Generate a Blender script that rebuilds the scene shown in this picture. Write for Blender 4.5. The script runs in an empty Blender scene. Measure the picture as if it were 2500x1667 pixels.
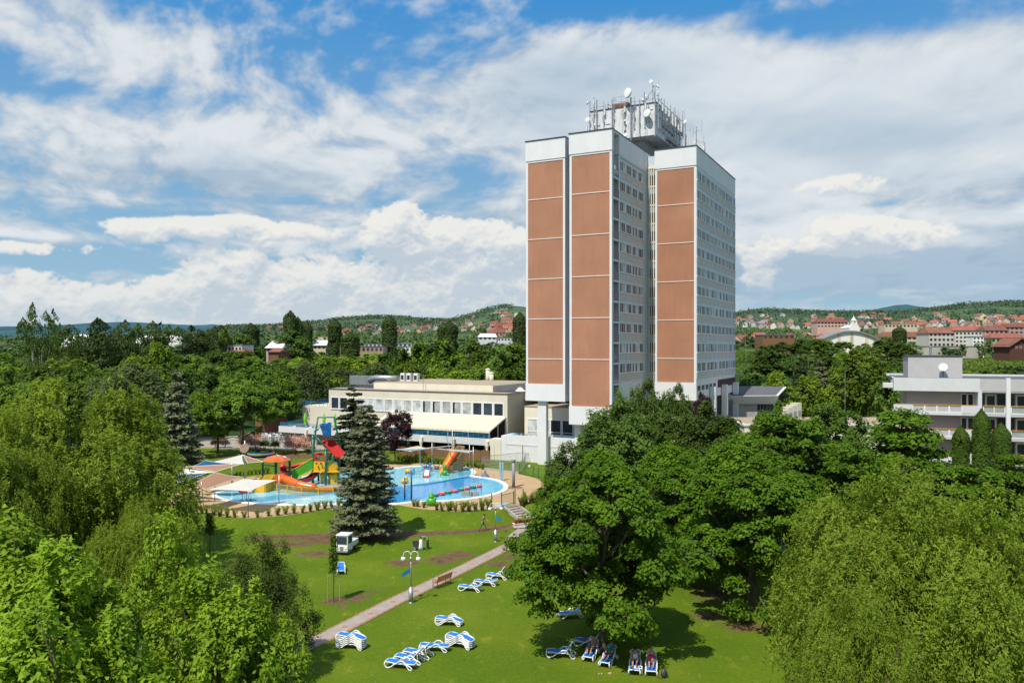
import bpy, math, random
import numpy as np
from mathutils import Vector, Matrix, noise
rnd = random.Random(11)
PI = math.pi; R = math.radians
scene = bpy.context.scene
col = bpy.data.collections.new("place"); scene.collection.children.link(col)
F, CX, HY, CH = 1944.0, 1250.0, 845.0, 19.0        # survey constants: focal length, principal axis, horizon line, eye height
def W(u, v, Y): return Vector(((u-CX)/F*Y, Y, CH-(v-HY)/F*Y))
def G(u, v, z=0.0):
    Y = (CH-z)*F/(v-HY); return Vector(((u-CX)/F*Y, Y, z))
def q4(x, y): return 400+.2551*x, 980+.2551*y
def q5(x, y): return 860+.2551*x, 1040+.2551*y
def q6(x, y): return 760+.2551*x, 1300+.2551*y
def q7(x, y): return 1250+.2551*x, 1300+.2551*y
def G4(x, y, z=1.0): return G(*q4(x, y), z)
def G5(x, y, z=1.0): return G(*q5(x, y), z)
def G6(x, y, z=0.0): return G(*q6(x, y), z)
def G7(x, y, z=0.0): return G(*q7(x, y), z)
# ------------------------------------------------------------------ naming
def tag(o, label=None, cat=None, group=None, kind=None):
    if label: o["label"] = label
    if cat: o["category"] = cat
    if group: o["group"] = group
    if kind: o["kind"] = kind
    return o
def empty(name, loc, rz=0.0, label=None, cat=None, group=None):
    o = bpy.data.objects.new(name, None); col.objects.link(o)
    o.empty_display_size = .3; o.location = loc; o.rotation_euler = (0, 0, rz)
    return tag(o, label, cat, group)
def inst(name, me, parent=None, loc=(0, 0, 0), rz=0.0, scale=None):
    o = bpy.data.objects.new(name, me); col.objects.link(o)
    o.parent = parent; o.location = loc; o.rotation_euler = (0, 0, rz)
    if scale is not None: o.scale = scale
    return o
kids = {}
def copy_tree(o, parent=None):
    c = o.copy(); col.objects.link(c); c.parent = parent
    for ch in list(o.children): copy_tree(ch, c)
    return c
# ------------------------------------------------------------------ mesh builder
class MB:
    def __init__(s): s.v = []; s.f = []; s.m = []
    def add(s, vs, fs, m=0):
        n = len(s.v); s.v += [tuple(p) for p in vs]
        for f in fs: s.f.append(tuple(i+n for i in f)); s.m.append(m)
        return s
    def box(s, x0, x1, y0, y1, z0, z1, m=0):
        return s.add([(x0,y0,z0),(x1,y0,z0),(x1,y1,z0),(x0,y1,z0),(x0,y0,z1),(x1,y0,z1),(x1,y1,z1),(x0,y1,z1)],
            [(0,3,2,1),(4,5,6,7),(0,1,5,4),(1,2,6,5),(2,3,7,6),(3,0,4,7)], m)
    def bar(s, p, q, w, h=None, m=0):
        p = Vector(p); q = Vector(q); h = h or w; d = (q-p)
        if d.length < 1e-6: return s
        d.normalize(); up = Vector((0,0,1)) if abs(d.z) < .98 else Vector((0,1,0))
        a = d.cross(up).normalized()*w/2; b = a.cross(d).normalized()*h/2
        vs = [c+sx*a+sz*b for c in (p, q) for sx, sz in ((-1,-1),(1,-1),(1,1),(-1,1))]
        return s.add(vs, [(3,2,1,0),(4,5,6,7),(0,1,5,4),(1,2,6,5),(2,3,7,6),(3,0,4,7)], m)
    def tube(s, pts, r, n=8, m=0, cap=True):
        pts = [Vector(p) for p in pts]; k = len(pts)
        rs = r if isinstance(r, (list, tuple)) else [r]*k
        prev = None; vs = []
        for i, p in enumerate(pts):
            d = (pts[min(i+1, k-1)]-pts[max(i-1, 0)]).normalized()
            if prev is None:
                a = d.cross(Vector((0,0,1)) if abs(d.z) < .9 else Vector((1,0,0))).normalized()
            else:
                a = (prev-d*prev.dot(d)); a = a.normalized() if a.length > 1e-6 else d.orthogonal().normalized()
            prev = a; b = d.cross(a)
            for j in range(n):
                t = 2*PI*j/n; vs.append(p+(a*math.cos(t)+b*math.sin(t))*rs[i])
        fs = [(i*n+j, i*n+(j+1) % n, (i+1)*n+(j+1) % n, (i+1)*n+j) for i in range(k-1) for j in range(n)]
        if cap: fs += [tuple(range(n-1, -1, -1)), tuple((k-1)*n+j for j in range(n))]
        return s.add(vs, fs, m)
    def lathe(s, prof, c=(0,0,0), n=16, m=0, axis=None):
        c = Vector(c); vs = []
        rot = Matrix.Identity(3) if axis is None else Vector((0,0,1)).rotation_difference(Vector(axis)).to_matrix()
        for r, z in prof:
            for j in range(n):
                t = 2*PI*j/n; vs.append(c+rot @ Vector((r*math.cos(t), r*math.sin(t), z)))
        k = len(prof)
        fs = [(i*n+j, i*n+(j+1) % n, (i+1)*n+(j+1) % n, (i+1)*n+j) for i in range(k-1) for j in range(n)]
        return s.add(vs, fs, m)
    def ball(s, c, r, n=12, m=0, sc=(1,1,1)):
        k = max(4, n//2); c = Vector(c); vs = []; fs = []
        for i in range(k+1):
            ph = PI*i/k
            for j in range(n):
                t = 2*PI*j/n
                vs.append(c+Vector((math.sin(ph)*math.cos(t)*r*sc[0], math.sin(ph)*math.sin(t)*r*sc[1], -math.cos(ph)*r*sc[2])))
        fs = [(i*n+j, i*n+(j+1) % n, (i+1)*n+(j+1) % n, (i+1)*n+j) for i in range(k) for j in range(n)]
        return s.add(vs, fs, m)
    def prism(s, poly, z0, z1, m=0):
        n = len(poly); vs = [(p[0], p[1], z0) for p in poly]+[(p[0], p[1], z1) for p in poly]
        a = sum(poly[i][0]*poly[(i+1) % n][1]-poly[(i+1) % n][0]*poly[i][1] for i in range(n))
        fs = [tuple(range(n-1, -1, -1)), tuple(range(n, 2*n))]+[(i, (i+1) % n, n+(i+1) % n, n+i) for i in range(n)]
        if a < 0: fs = [tuple(reversed(f)) for f in fs]
        return s.add(vs, fs, m)
    def mesh(s, name, mats, smooth=False, off=(0,0,0), bevel=0):
        me = bpy.data.meshes.new(name)
        ox, oy, oz = off
        me.from_pydata([(a-ox, b-oy, c-oz) for a, b, c in s.v], [], s.f)
        if not isinstance(mats, (list, tuple)): mats = [mats]
        for mm in mats: me.materials.append(mm)
        me.polygons.foreach_set("material_index", s.m)
        if smooth: me.polygons.foreach_set("use_smooth", [True]*len(s.f))
        me.update(); return me
    def build(s, name, mats, parent=None, smooth=False, off=(0,0,0), bevel=0):
        o = inst(name, s.mesh(name, mats, smooth), parent) if not any(off) else inst(name, s.mesh(name, mats, smooth, off), parent)
        if bevel:
            b = o.modifiers.new("b", "BEVEL"); b.width = bevel; b.segments = 2; b.limit_method = "ANGLE"
        return o
# ------------------------------------------------------------------ materials
def nodes_of(m):
    m.use_nodes = True; nt = m.node_tree; nt.nodes.clear(); return nt, nt.nodes, nt.links
def mat(name, c, rough=.7, var=.12, scale=1.0, bump=0.0, metal=0.0, dirt=0.0, dcol=(.18,.16,.13), spec=.5, streak=0.0, rand=0.0):
    m = bpy.data.materials.new(name); nt, N, L = nodes_of(m)
    out = N.new("ShaderNodeOutputMaterial"); b = N.new("ShaderNodeBsdfPrincipled"); L.new(b.outputs[0], out.inputs[0])
    b.inputs["Roughness"].default_value = rough; b.inputs["Metallic"].default_value = metal
    b.inputs["Specular IOR Level"].default_value = spec
    tc = N.new("ShaderNodeTexCoord"); n1 = N.new("ShaderNodeTexNoise"); n1.inputs["Scale"].default_value = scale
    n1.inputs["Detail"].default_value = 6; L.new(tc.outputs["Object"], n1.inputs["Vector"])
    mr = N.new("ShaderNodeMapRange"); mr.inputs[1].default_value = .3; mr.inputs[2].default_value = .7
    mr.inputs[3].default_value = 1-var; mr.inputs[4].default_value = 1+var; L.new(n1.outputs[0], mr.inputs[0])
    mx = N.new("ShaderNodeVectorMath"); mx.operation = "SCALE"; mx.inputs[0].default_value = c
    L.new(mr.outputs[0], mx.inputs["Scale"]); cur = mx.outputs[0]
    if rand:
        oi = N.new("ShaderNodeObjectInfo"); r2 = N.new("ShaderNodeMapRange"); r2.inputs[3].default_value = 1-rand; r2.inputs[4].default_value = 1+rand
        L.new(oi.outputs["Random"], r2.inputs[0]); sc = N.new("ShaderNodeVectorMath"); sc.operation = "SCALE"
        L.new(cur, sc.inputs[0]); L.new(r2.outputs[0], sc.inputs["Scale"]); cur = sc.outputs[0]
    if dirt or streak:
        mp = N.new("ShaderNodeMapping"); mp.inputs["Scale"].default_value = (1.3, 1.3, .12) if streak else (.5, .5, .5)
        L.new(tc.outputs["Object"], mp.inputs[0]); n2 = N.new("ShaderNodeTexNoise"); n2.inputs["Scale"].default_value = 1.6
        n2.inputs["Detail"].default_value = 8; n2.inputs["Roughness"].default_value = .65; L.new(mp.outputs[0], n2.inputs["Vector"])
        m2 = N.new("ShaderNodeMapRange"); m2.inputs[1].default_value = .48; m2.inputs[2].default_value = .75; m2.inputs[4].default_value = dirt or streak
        L.new(n2.outputs[0], m2.inputs[0]); mc = N.new("ShaderNodeMix"); mc.data_type = "RGBA"
        L.new(m2.outputs[0], mc.inputs[0]); L.new(cur, mc.inputs[6]); mc.inputs[7].default_value = (*dcol, 1); cur = mc.outputs[2]
    L.new(cur, b.inputs["Base Color"])
    if bump:
        bp = N.new("ShaderNodeBump"); bp.inputs["Strength"].default_value = bump; bp.inputs["Distance"].default_value = .05
        n3 = N.new("ShaderNodeTexNoise"); n3.inputs["Scale"].default_value = scale*6; n3.inputs["Detail"].default_value = 5
        L.new(tc.outputs["Object"], n3.inputs["Vector"]); L.new(n3.outputs[0], bp.inputs["Height"]); L.new(bp.outputs[0], b.inputs["Normal"])
    return m
def banded(name, c, c2, period, rough=.8, frac=.5, axis=2, var=.08):     # horizontal or vertical ribs / courses in the surface
    m = mat(name, c, rough, var, .8); nt = m.node_tree; N, L = nt.nodes, nt.links
    b = [n for n in N if n.type == "BSDF_PRINCIPLED"][0]; src = b.inputs["Base Color"].links[0].from_socket
    tc = [n for n in N if n.type == "TEX_COORD"][0]; sp = N.new("ShaderNodeSeparateXYZ"); L.new(tc.outputs["Object"], sp.inputs[0])
    mo = N.new("ShaderNodeMath"); mo.operation = "PINGPONG"; mo.inputs[1].default_value = period/2; L.new(sp.outputs[axis], mo.inputs[0])
    mr = N.new("ShaderNodeMapRange"); mr.inputs[1].default_value = period/2*(frac-.15); mr.inputs[2].default_value = period/2*(frac+.15); L.new(mo.outputs[0], mr.inputs[0])
    mc = N.new("ShaderNodeMix"); mc.data_type = "RGBA"; L.new(mr.outputs[0], mc.inputs[0]); L.new(src, mc.inputs[6]); mc.inputs[7].default_value = (*c2, 1)
    L.new(mc.outputs[2], b.inputs["Base Color"])
    bp = N.new("ShaderNodeBump"); bp.inputs["Distance"].default_value = .04; bp.inputs["Strength"].default_value = .6
    L.new(mr.outputs[0], bp.inputs["Height"]); L.new(bp.outputs[0], b.inputs["Normal"])
    return m
def foliage(name, dark, light, trans=.3, rough=.55, blossom=None, brand=.35):
    m = bpy.data.materials.new(name); nt, N, L = nodes_of(m)
    out = N.new("ShaderNodeOutputMaterial"); b = N.new("ShaderNodeBsdfPrincipled"); b.inputs["Roughness"].default_value = rough
    b.inputs["Specular IOR Level"].default_value = .14
    at = N.new("ShaderNodeAttribute"); at.attribute_name = "tint"; oi = N.new("ShaderNodeObjectInfo")
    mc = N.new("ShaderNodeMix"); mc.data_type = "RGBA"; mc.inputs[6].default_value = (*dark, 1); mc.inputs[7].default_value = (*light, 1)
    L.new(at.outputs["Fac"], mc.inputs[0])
    r2 = N.new("ShaderNodeMapRange"); r2.inputs[3].default_value = 1-brand; r2.inputs[4].default_value = 1+brand; L.new(oi.outputs["Random"], r2.inputs[0])
    sc = N.new("ShaderNodeVectorMath"); sc.operation = "SCALE"; L.new(mc.outputs[2], sc.inputs[0]); L.new(r2.outputs[0], sc.inputs["Scale"])
    cur = sc.outputs[0]
    if blossom:
        mr = N.new("ShaderNodeMapRange"); mr.inputs[1].default_value = blossom[3]; mr.inputs[2].default_value = blossom[3]+.02
        L.new(at.outputs["Fac"], mr.inputs[0]); m2 = N.new("ShaderNodeMix"); m2.data_type = "RGBA"; L.new(mr.outputs[0], m2.inputs[0])
        L.new(cur, m2.inputs[6]); m2.inputs[7].default_value = (*blossom[:3], 1); cur = m2.outputs[2]
    L.new(cur, b.inputs["Base Color"])
    tr = N.new("ShaderNodeBsdfTranslucent"); ts = N.new("ShaderNodeVectorMath"); ts.operation = "MULTIPLY"; ts.inputs[1].default_value = (1.5, 1.45, .6)
    L.new(cur, ts.inputs[0]); L.new(ts.outputs[0], tr.inputs[0])
    ms = N.new("ShaderNodeMixShader"); ms.inputs[0].default_value = trans; L.new(b.outputs[0], ms.inputs[1]); L.new(tr.outputs[0], ms.inputs[2])
    L.new(ms.outputs[0], out.inputs[0]); return m
def glass(name, c, rough=.08, var=.5, scale=.35):
    m = mat(name, c, rough, var, scale, spec=.9); return m
K = {}
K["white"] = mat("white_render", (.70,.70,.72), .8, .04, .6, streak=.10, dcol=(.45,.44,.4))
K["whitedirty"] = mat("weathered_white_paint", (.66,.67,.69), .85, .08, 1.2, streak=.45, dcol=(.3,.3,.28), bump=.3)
K["shade"] = mat("shade_blue_render", (.53,.61,.68), .8, .05, .5, streak=.25, dcol=(.33,.36,.36))  # white render with the blue of the shaded sides put into its colour
K["cream"] = mat("cream_render", (.62,.575,.475), .85, .05, .5, streak=.15, dcol=(.5,.42,.3))
K["creamlight"] = mat("cream_paint", (.72,.67,.55), .85, .05, .5, streak=.15, dcol=(.45,.4,.32))
K["brick"] = mat("terracotta_brick", (.400,.188,.112), .92, .12, .22, streak=.55, dcol=(.315,.155,.10), bump=.4)
K["joint"] = mat("pinkish_joint", (.72,.64,.58), .9, .08, 1)
K["spandrel"] = banded("ribbed_spandrel", (.62,.57,.55), (.50,.47,.46), .34, .85, .5)
K["winframe"] = mat("white_window_frame", (.75,.76,.76), .5, .03)
K["curtain"] = mat("pale_curtain_glass", (.42,.44,.44), .4, .45, .9, spec=.2, rand=.3)
K["darkglass"] = mat("dark_window_glass", (.030,.040,.055), .3, .6, .35, spec=.25, rand=.4)
K["blueglass"] = glass("blue_tinted_glass", (.04,.14,.2), .12)
K["pinkglass"] = mat("reddish_curtain_glass", (.22,.13,.11), .3, .3, .8, rand=.4)
K["gravel"] = mat("roof_gravel", (.36,.29,.21), .95, .2, 3, dirt=.3, dcol=(.25,.2,.15))
K["felt"] = mat("roof_felt", (.10,.10,.11), .85, .15, 1)
K["conc"] = mat("concrete", (.36,.35,.33), .9, .12, 1.2, streak=.35, dcol=(.2,.19,.17), bump=.2)
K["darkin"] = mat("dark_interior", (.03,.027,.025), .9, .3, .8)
K["metal"] = mat("galvanised_metal", (.42,.44,.46), .4, .08, 3, metal=.7)
K["dmetal"] = mat("dark_metal", (.06,.065,.075), .5, .15, 3, metal=.3)
K["awning"] = mat("cream_awning_cloth", (.60,.55,.43), .85, .03, .7)
K["blue"] = mat("blue_paint", (.02,.2,.42), .4, .1, 2)
K["railblue"] = mat("blue_rail_paint", (.03,.22,.42), .45, .12, 2)
K["yellow"] = mat("yellow_plastic", (.72,.4,.015), .35, .07, 1.2, spec=.6)
K["red"] = mat("red_plastic", (.6,.025,.02), .3, .08, 1.2, spec=.6)
K["orange"] = mat("orange_plastic", (.68,.12,.01), .25, .07, 1, spec=.6)
K["green"] = mat("green_plastic", (.07,.36,.02), .35, .07, 1, spec=.6)
K["gpole"] = mat("dark_green_pole", (.008,.13,.065), .35, .08, 1)
K["bucket"] = mat("blue_bucket", (.01,.2,.5), .35, .06, 1)
K["wood"] = banded("weathered_wood", (.23,.12,.05), (.10,.05,.025), .18, .85, .8)
K["benchwood"] = mat("orange_bench_wood", (.42,.16,.05), .6, .15, 3)
K["bark"] = mat("bark", (.10,.075,.05), .95, .3, 4, bump=.5)
K["palebark"] = mat("pale_bark", (.36,.34,.3), .9, .3, 3, bump=.4)
K["tarp_white"] = mat("white_sailcloth", (.78,.77,.72), .8, .02)
K["tarp_peach"] = mat("peach_sailcloth", (.46,.26,.17), .8, .03)
K["tarp_blue"] = mat("blue_sailcloth", (.015,.12,.3), .75, .05)
K["tarp_red"] = mat("red_sailcloth", (.5,.06,.07), .75, .05)
def clothy(m):
    nt = m.node_tree; N, L = nt.nodes, nt.links; b = [n for n in N if n.type == "BSDF_PRINCIPLED"][0]; src = b.inputs["Base Color"].links[0].from_socket
    out = [n for n in N if n.type == "OUTPUT_MATERIAL"][0]; tr = N.new("ShaderNodeBsdfTranslucent"); L.new(src, tr.inputs[0]); ms = N.new("ShaderNodeMixShader"); ms.inputs[0].default_value = .42
    L.new(b.outputs[0], ms.inputs[1]); L.new(tr.outputs[0], ms.inputs[2]); L.new(ms.outputs[0], out.inputs[0])
K["sail_white"] = mat("white_sail_fabric", (.82,.81,.76), .8, .02); clothy(K["sail_white"])
for k_ in ("tarp_peach", "tarp_blue", "tarp_red"): clothy(K[k_])
K["lframe"] = mat("white_resin", (.78,.78,.78), .4, .03)
K["sling"] = mat("blue_sling_fabric", (.012,.17,.56), .7, .1, 6)
K["roofred"] = mat("red_roof_tiles", (.25,.085,.06), .9, .2, .3, rand=.4)
K["rooforange"] = mat("orange_roof_tiles", (.26,.105,.068), .9, .25, .3, rand=.35)
K["roofgrey"] = mat("grey_roof", (.17,.17,.18), .9, .2, .3, rand=.3)
K["hwall"] = mat("house_render", (.5,.47,.42), .9, .06, .2, rand=.3)
K["hcream"] = mat("house_cream", (.52,.43,.3), .9, .06, .2, rand=.3)
K["hpink"] = mat("house_pink", (.45,.3,.24), .9, .06, .2, rand=.3)
K["rwall"] = mat("taupe_render", (.40,.345,.32), .85, .05, .8)
K["rfascia"] = mat("grey_white_render", (.60,.61,.63), .85, .05, .8, streak=.12, dcol=(.35,.35,.36))
K["lilac"] = mat("lilac_grey_render", (.46,.445,.465), .85, .05, .8)
K["amber"] = mat("amber_handrail", (.5,.27,.05), .5, .1, 2)
K["skin"] = mat("skin", (.42,.22,.14), .6, .06, 6)
K["hair"] = mat("dark_hair", (.025,.017,.012), .8, .2, 8)
K["stone"] = mat("pale_paving", (.36,.31,.26), .9, .12, 2, dirt=.2)
K["soilm"] = mat("bare_soil", (.13,.075,.05), .95, .3, 2, bump=.6)
# ------------------------------------------------------------------ terrain
def ip(x, pts):
    if x <= pts[0][0]: return pts[0][1]
    for (a, b), (c, d) in zip(pts, pts[1:]):
        if x <= c: return b+(d-b)*(x-a)/(c-a)
    return pts[-1][1]
def sm(t): t = min(1, max(0, t)); return t*t*(3-2*t)
front_px = [q4(-60,1000), q4(100,1030), q4(240,1045), q4(500,1095), q4(800,1118), q4(1150,1093), q4(1500,1043), q4(1700,1012), q5(420,752), q5(650,792), q5(1000,818), q5(1350,802), q5(1440,775)]
right_px = [q5(1570,752), q5(1610,758), q5(1850,700), q5(1900,630), q5(1850,560), q5(1760,500), q5(1600,460), q5(1400,420), q5(1200,400), q5(1100,380), q5(900,365), q5(650,358), q5(450,365), q5(200,372)]
left_px = [q4(1500,640), q4(1150,690), q4(870,712), q4(700,742), q4(250,830), q4(60,900)]
deck_poly = [G(u, v, 1.0) for u, v in front_px+right_px+left_px]
front_xy = sorted([(G(u, v, 1.0).x, G(u, v, 1.0).y) for u, v in front_px+right_px[:3]])
def yb(x):
    if x < front_xy[0][0]: return front_xy[0][1]+(front_xy[0][0]-x)*.12
    if x > front_xy[-1][0]: return front_xy[-1][1]+(x-front_xy[-1][0])*.15
    return ip(x, front_xy)
BASE = [(0,1),(150,1),(200,2.2),(300,6.5),(400,11),(600,18.0),(900,25),(1500,46)]
RIDGE = [(-900,150),(-300,150),(-100,130),(0,122)] 
ridge_px = [(-500,836),(0,834),(400,830),(500,812),(560,798),(650,797),(740,791),(800,784),(850,778),(920,774),(980,776),(1040,782),(1100,783),(1130,775),(1170,763),(1200,753),(1230,748),(1260,747),(1310,752),(1400,765),(1700,770),(1790,768),(1830,761),(1880,757),(1960,761),(2050,764),(2120,762),(2200,764),(2300,752),(2350,744),(2400,741),(2500,738),(3000,742)]
RY = 2300.0
def hz(u): return CH-(ip(u, ridge_px)-HY)/F*RY
ST0, ST1 = G(*q5(1500, 752), 1.05), G(*q5(1660, 880), .04)
def terrain(x, y):
    z = terrain0(x, y)
    if 80 < y < 95 and -4 < x < 5:
        dx, dy_ = ST1.x-ST0.x, ST1.y-ST0.y; l = math.hypot(dx, dy_); t = ((x-ST0.x)*dx+(y-ST0.y)*dy_)/l; s = abs((x-ST0.x)*dy_-(y-ST0.y)*dx)/l
        if s < 1.5 and -.3 < t < l+.8: z = min(z, max(0.0, 1-t/l)*.9-.15 if t < l else 0.0)
    return z
def terrain0(x, y):
    z = sm((y-(yb(x)-4.6))/4.2) if y < 150 else 1.0
    if y > 150:
        z = ip(y, BASE)
        z += (noise.noise(Vector((x*.006, y*.006, 0)))*3)*sm((y-220)/200)
        if y > 900:
            u = CX+F*x/y; t = (y-900)/(RY-900); hr = hz(u)
            if t <= 1: z = 25+(hr-25)*(t**1.25)+noise.noise(Vector((x*.002, y*.003, 7)))*7*math.sin(PI*t)*1.2
            else: z = hr-(y-RY)*.05
    return z
def hit(u, v, y0=150.0, y1=2300.0):
    Y = y0
    while Y < y1:
        p = W(u, v, Y)
        if p.z <= terrain(p.x, Y): return Vector((p.x, Y, terrain(p.x, Y)))
        Y *= 1.01
    p = W(u, v, y1); return Vector((p.x, y1, p.z))
# near ground: one fine sheet
soil_spots = []   # (x,y,rx,ry,rot,strength)
def spot(pt, rx, ry, rot=0, s=1.0): soil_spots.append((pt.x, pt.y, rx, ry, rot, s))
spot(G6(880,290), 2.1, 1.5, 0, 1); spot(G6(820,285), 1.6, 1.3, 0, .95); spot(G6(1250,260), 2.2, 2.3, .3, .9); spot(G6(1400,215), 2.4, 2.2, .2, .9)
spot(G6(1480,130), 1.2, 1.4, 0, .5); spot(G6(1800,300), 1.9, 1.7, 0, .8); spot(G6(1900,230), 1.4, 2.6, -.5, .7); spot(G6(2000,160), .8, 2.6, -.5, .6)
spot(G6(440,620), 1.6, 2.4, -.5, .75); spot(G6(230,650), 1.4, 1.2, 0, .95); spot(G6(640,540), 1.2, 3.5, -.7, .5); spot(G6(1000,380), 1.2, 3.5, -.7, .45)
spot(G6(60,200), 4.2, 2.8, 0, .7); spot(G6(150,60), 5, 2.6, 0, .9); spot(G6(-200,110), 5, 2, 0, .8); spot(G6(560,100), 1.6, .8, 0, .5)
spot(G6(-550,60), 3.5, 1.2, 0, .6); spot(G7(1880,800), 2.2, 1.6, 0, .8); spot(G7(2250,900), 3.2, 1.6, 0, .8); spot(G7(2000,600), 4, 4, 0, .7); spot(G6(300,700), 1, 1, 0, .7)
strip = [(G5(x, y, .0), w) for x, y, w in ((-900,1060,1.2),(-300,1050,2.0),(0,1048,3.4),(200,1050,3.2),(420,1042,2.8),(700,1028,1.8),(1000,1015,1.5),(1200,1000,1.4),(1400,975,1.5),(1600,938,1.0))]
bed = [(G4(x, y, 1.0), w) for x, y, w in ((860,500,2.2),(1000,490,4),(1200,505,3),(1450,520,2.5),(320,535,1.6),(500,530,1.2),(1700,540,2))]
def segd(px, py, pts):
    best = 9.0
    for (a, wa), (b, wb) in zip(pts, pts[1:]):
        dx, dy = b.x-a.x, b.y-a.y; t = max(0, min(1, ((px-a.x)*dx+(py-a.y)*dy)/(dx*dx+dy*dy+1e-9)))
        d = math.hypot(px-a.x-t*dx, py-a.y-t*dy)/((wa+(wb-wa)*t)*.5)
        if d < best: best = d
    return best
def soil(x, y):
    s = 0.0
    for sx, sy, rx, ry, ro, st in soil_spots:
        dx, dy = x-sx, y-sy
        if abs(dx) > 9 or abs(dy) > 9: continue
        c, n = math.cos(ro), math.sin(ro); a, b = (dx*c+dy*n)/rx, (-dx*n+dy*c)/ry
        s = max(s, st*max(0, 1.25-math.sqrt(a*a+b*b)))
    if 70 < y < 98 and -70 < x < 8: s = max(s, 2.2-1.5*segd(x, y, strip)) if segd(x, y, strip) < 1.5 else s
    if 108 < y < 150 and x < 5:
        d = segd(x, y, bed); s = max(s, 1.2*(1.4-d)) if d < 1.4 else s
    return min(1.0, s)
def grid_mesh(name, xs, ys, mats, attr=None):
    vs = []; at = []
    for y in ys:
        for x in xs:
            vs.append((x, y, terrain(x, y)))
            if attr: at.append(attr(x, y))
    nx = len(xs)
    fs = [(j*nx+i, j*nx+i+1, (j+1)*nx+i+1, (j+1)*nx+i) for j in range(len(ys)-1) for i in range(nx-1)]
    me = bpy.data.meshes.new(name); me.from_pydata(vs, [], fs); me.materials.append(mats)
    me.polygons.foreach_set("use_smooth", [True]*len(fs))
    if attr:
        a = me.attributes.new("soil", "FLOAT", "POINT"); a.data.foreach_set("value", at)
    return inst(name, me)
def lawn_mat():
    m = bpy.data.materials.new("lawn_grass"); nt, N, L = nodes_of(m)
    out = N.new("ShaderNodeOutputMaterial"); b = N.new("ShaderNodeBsdfPrincipled"); L.new(b.outputs[0], out.inputs[0])
    b.inputs["Roughness"].default_value = .9; b.inputs["Specular IOR Level"].default_value = .1
    tc = N.new("ShaderNodeTexCoord")
    def nz(s, d=6, r=.6, mp=None):
        n = N.new("ShaderNodeTexNoise"); n.inputs["Scale"].default_value = s; n.inputs["Detail"].default_value = d; n.inputs["Roughness"].default_value = r
        if mp:
            q = N.new("ShaderNodeMapping"); q.inputs["Scale"].default_value = mp; q.inputs["Rotation"].default_value = (0,0,.5); L.new(tc.outputs["Object"], q.inputs[0]); L.new(q.outputs[0], n.inputs["Vector"])
        else: L.new(tc.outputs["Object"], n.inputs["Vector"])
        return n.outputs[0]
    def ramp(s, stops):
        r = N.new("ShaderNodeValToRGB"); e = r.color_ramp.elements
        while len(e) < len(stops): e.new(.5)
        for k, (p, c) in zip(e, stops): k.position = p; k.color = (*c, 1)
        L.new(s, r.inputs[0]); return r.outputs[0]
    def mix(f, a, c2):
        q = N.new("ShaderNodeMix"); q.data_type = "RGBA"
        (L.new(f, q.inputs[0]) if not isinstance(f, float) else setattr(q.inputs[0], "default_value", f))
        (L.new(a, q.inputs[6]) if not isinstance(a, tuple) else setattr(q.inputs[6], "default_value", (*a, 1)))
        (L.new(c2, q.inputs[7]) if not isinstance(c2, tuple) else setattr(q.inputs[7], "default_value", (*c2, 1))); return q.outputs[2]
    big = ramp(nz(.12, 4, .6), [(.32,(.074,.132,.006)),(.5,(.108,.168,.008)),(.68,(.165,.210,.016))])
    fine = ramp(nz(4.0, 10, .75), [(.32,(.034,.074,.004)),(.55,(.095,.155,.008)),(.75,(.20,.25,.02))])
    c1 = mix(.45, big, fine)
    med = nz(.9, 8, .7, (1,.5,1)); mm = N.new("ShaderNodeMapRange"); mm.inputs[1].default_value = .56; mm.inputs[2].default_value = .72; mm.inputs[4].default_value = .75; L.new(med, mm.inputs[0])
    c2 = mix(mm.outputs[0], c1, (.235,.235,.030))
    # daisies
    vo = N.new("ShaderNodeTexVoronoi"); vo.inputs["Scale"].default_value = 2.2; L.new(tc.outputs["Object"], vo.inputs["Vector"])
    lt = N.new("ShaderNodeMath"); lt.operation = "LESS_THAN"; lt.inputs[1].default_value = .085; L.new(vo.outputs["Distance"], lt.inputs[0])
    dn = N.new("ShaderNodeMapRange"); dn.inputs[1].default_value = .5; dn.inputs[2].default_value = .62; L.new(nz(.22, 3), dn.inputs[0])
    ml = N.new("ShaderNodeMath"); ml.operation = "MULTIPLY"; L.new(lt.outputs[0], ml.inputs[0]); L.new(dn.outputs[0], ml.inputs[1])
    ml2 = N.new("ShaderNodeMath"); ml2.operation = "MULTIPLY"; ml2.inputs[1].default_value = .7; L.new(ml.outputs[0], ml2.inputs[0])
    c3 = mix(ml2.outputs[0], c2, (.5,.5,.4))
    at = N.new("ShaderNodeAttribute"); at.attribute_name = "soil"
    ad = N.new("ShaderNodeMath"); ad.operation = "ADD"; L.new(at.outputs["Fac"], ad.inputs[0]); L.new(nz(1.1, 8, .7), ad.inputs[1])
    ms = N.new("ShaderNodeMapRange"); ms.inputs[1].default_value = .9; ms.inputs[2].default_value = 1.3; L.new(ad.outputs[0], ms.inputs[0])
    sc = ramp(nz(1.5, 8, .7), [(.35,(.09,.05,.032)),(.6,(.17,.10,.06)),(.8,(.25,.16,.10))])
    c4 = mix(ms.outputs[0], c3, sc)
    L.new(c4, b.inputs["Base Color"])
    bp = N.new("ShaderNodeBump"); bp.inputs["Strength"].default_value = .7; bp.inputs["Distance"].default_value = .12; L.new(nz(5, 8, .8), bp.inputs["Height"]); L.new(bp.outputs[0], b.inputs["Normal"])
    return m
def frange(a, b, s):
    n = int(round((b-a)/s)); return [a+(b-a)*i/n for i in range(n+1)]
g = grid_mesh("lawn", frange(-75, 80, .55), frange(8, 150, .55), lawn_mat(), soil)
tag(g, "green lawn with brown soil patches around the pool and loungers", "lawn", kind="structure")
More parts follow.
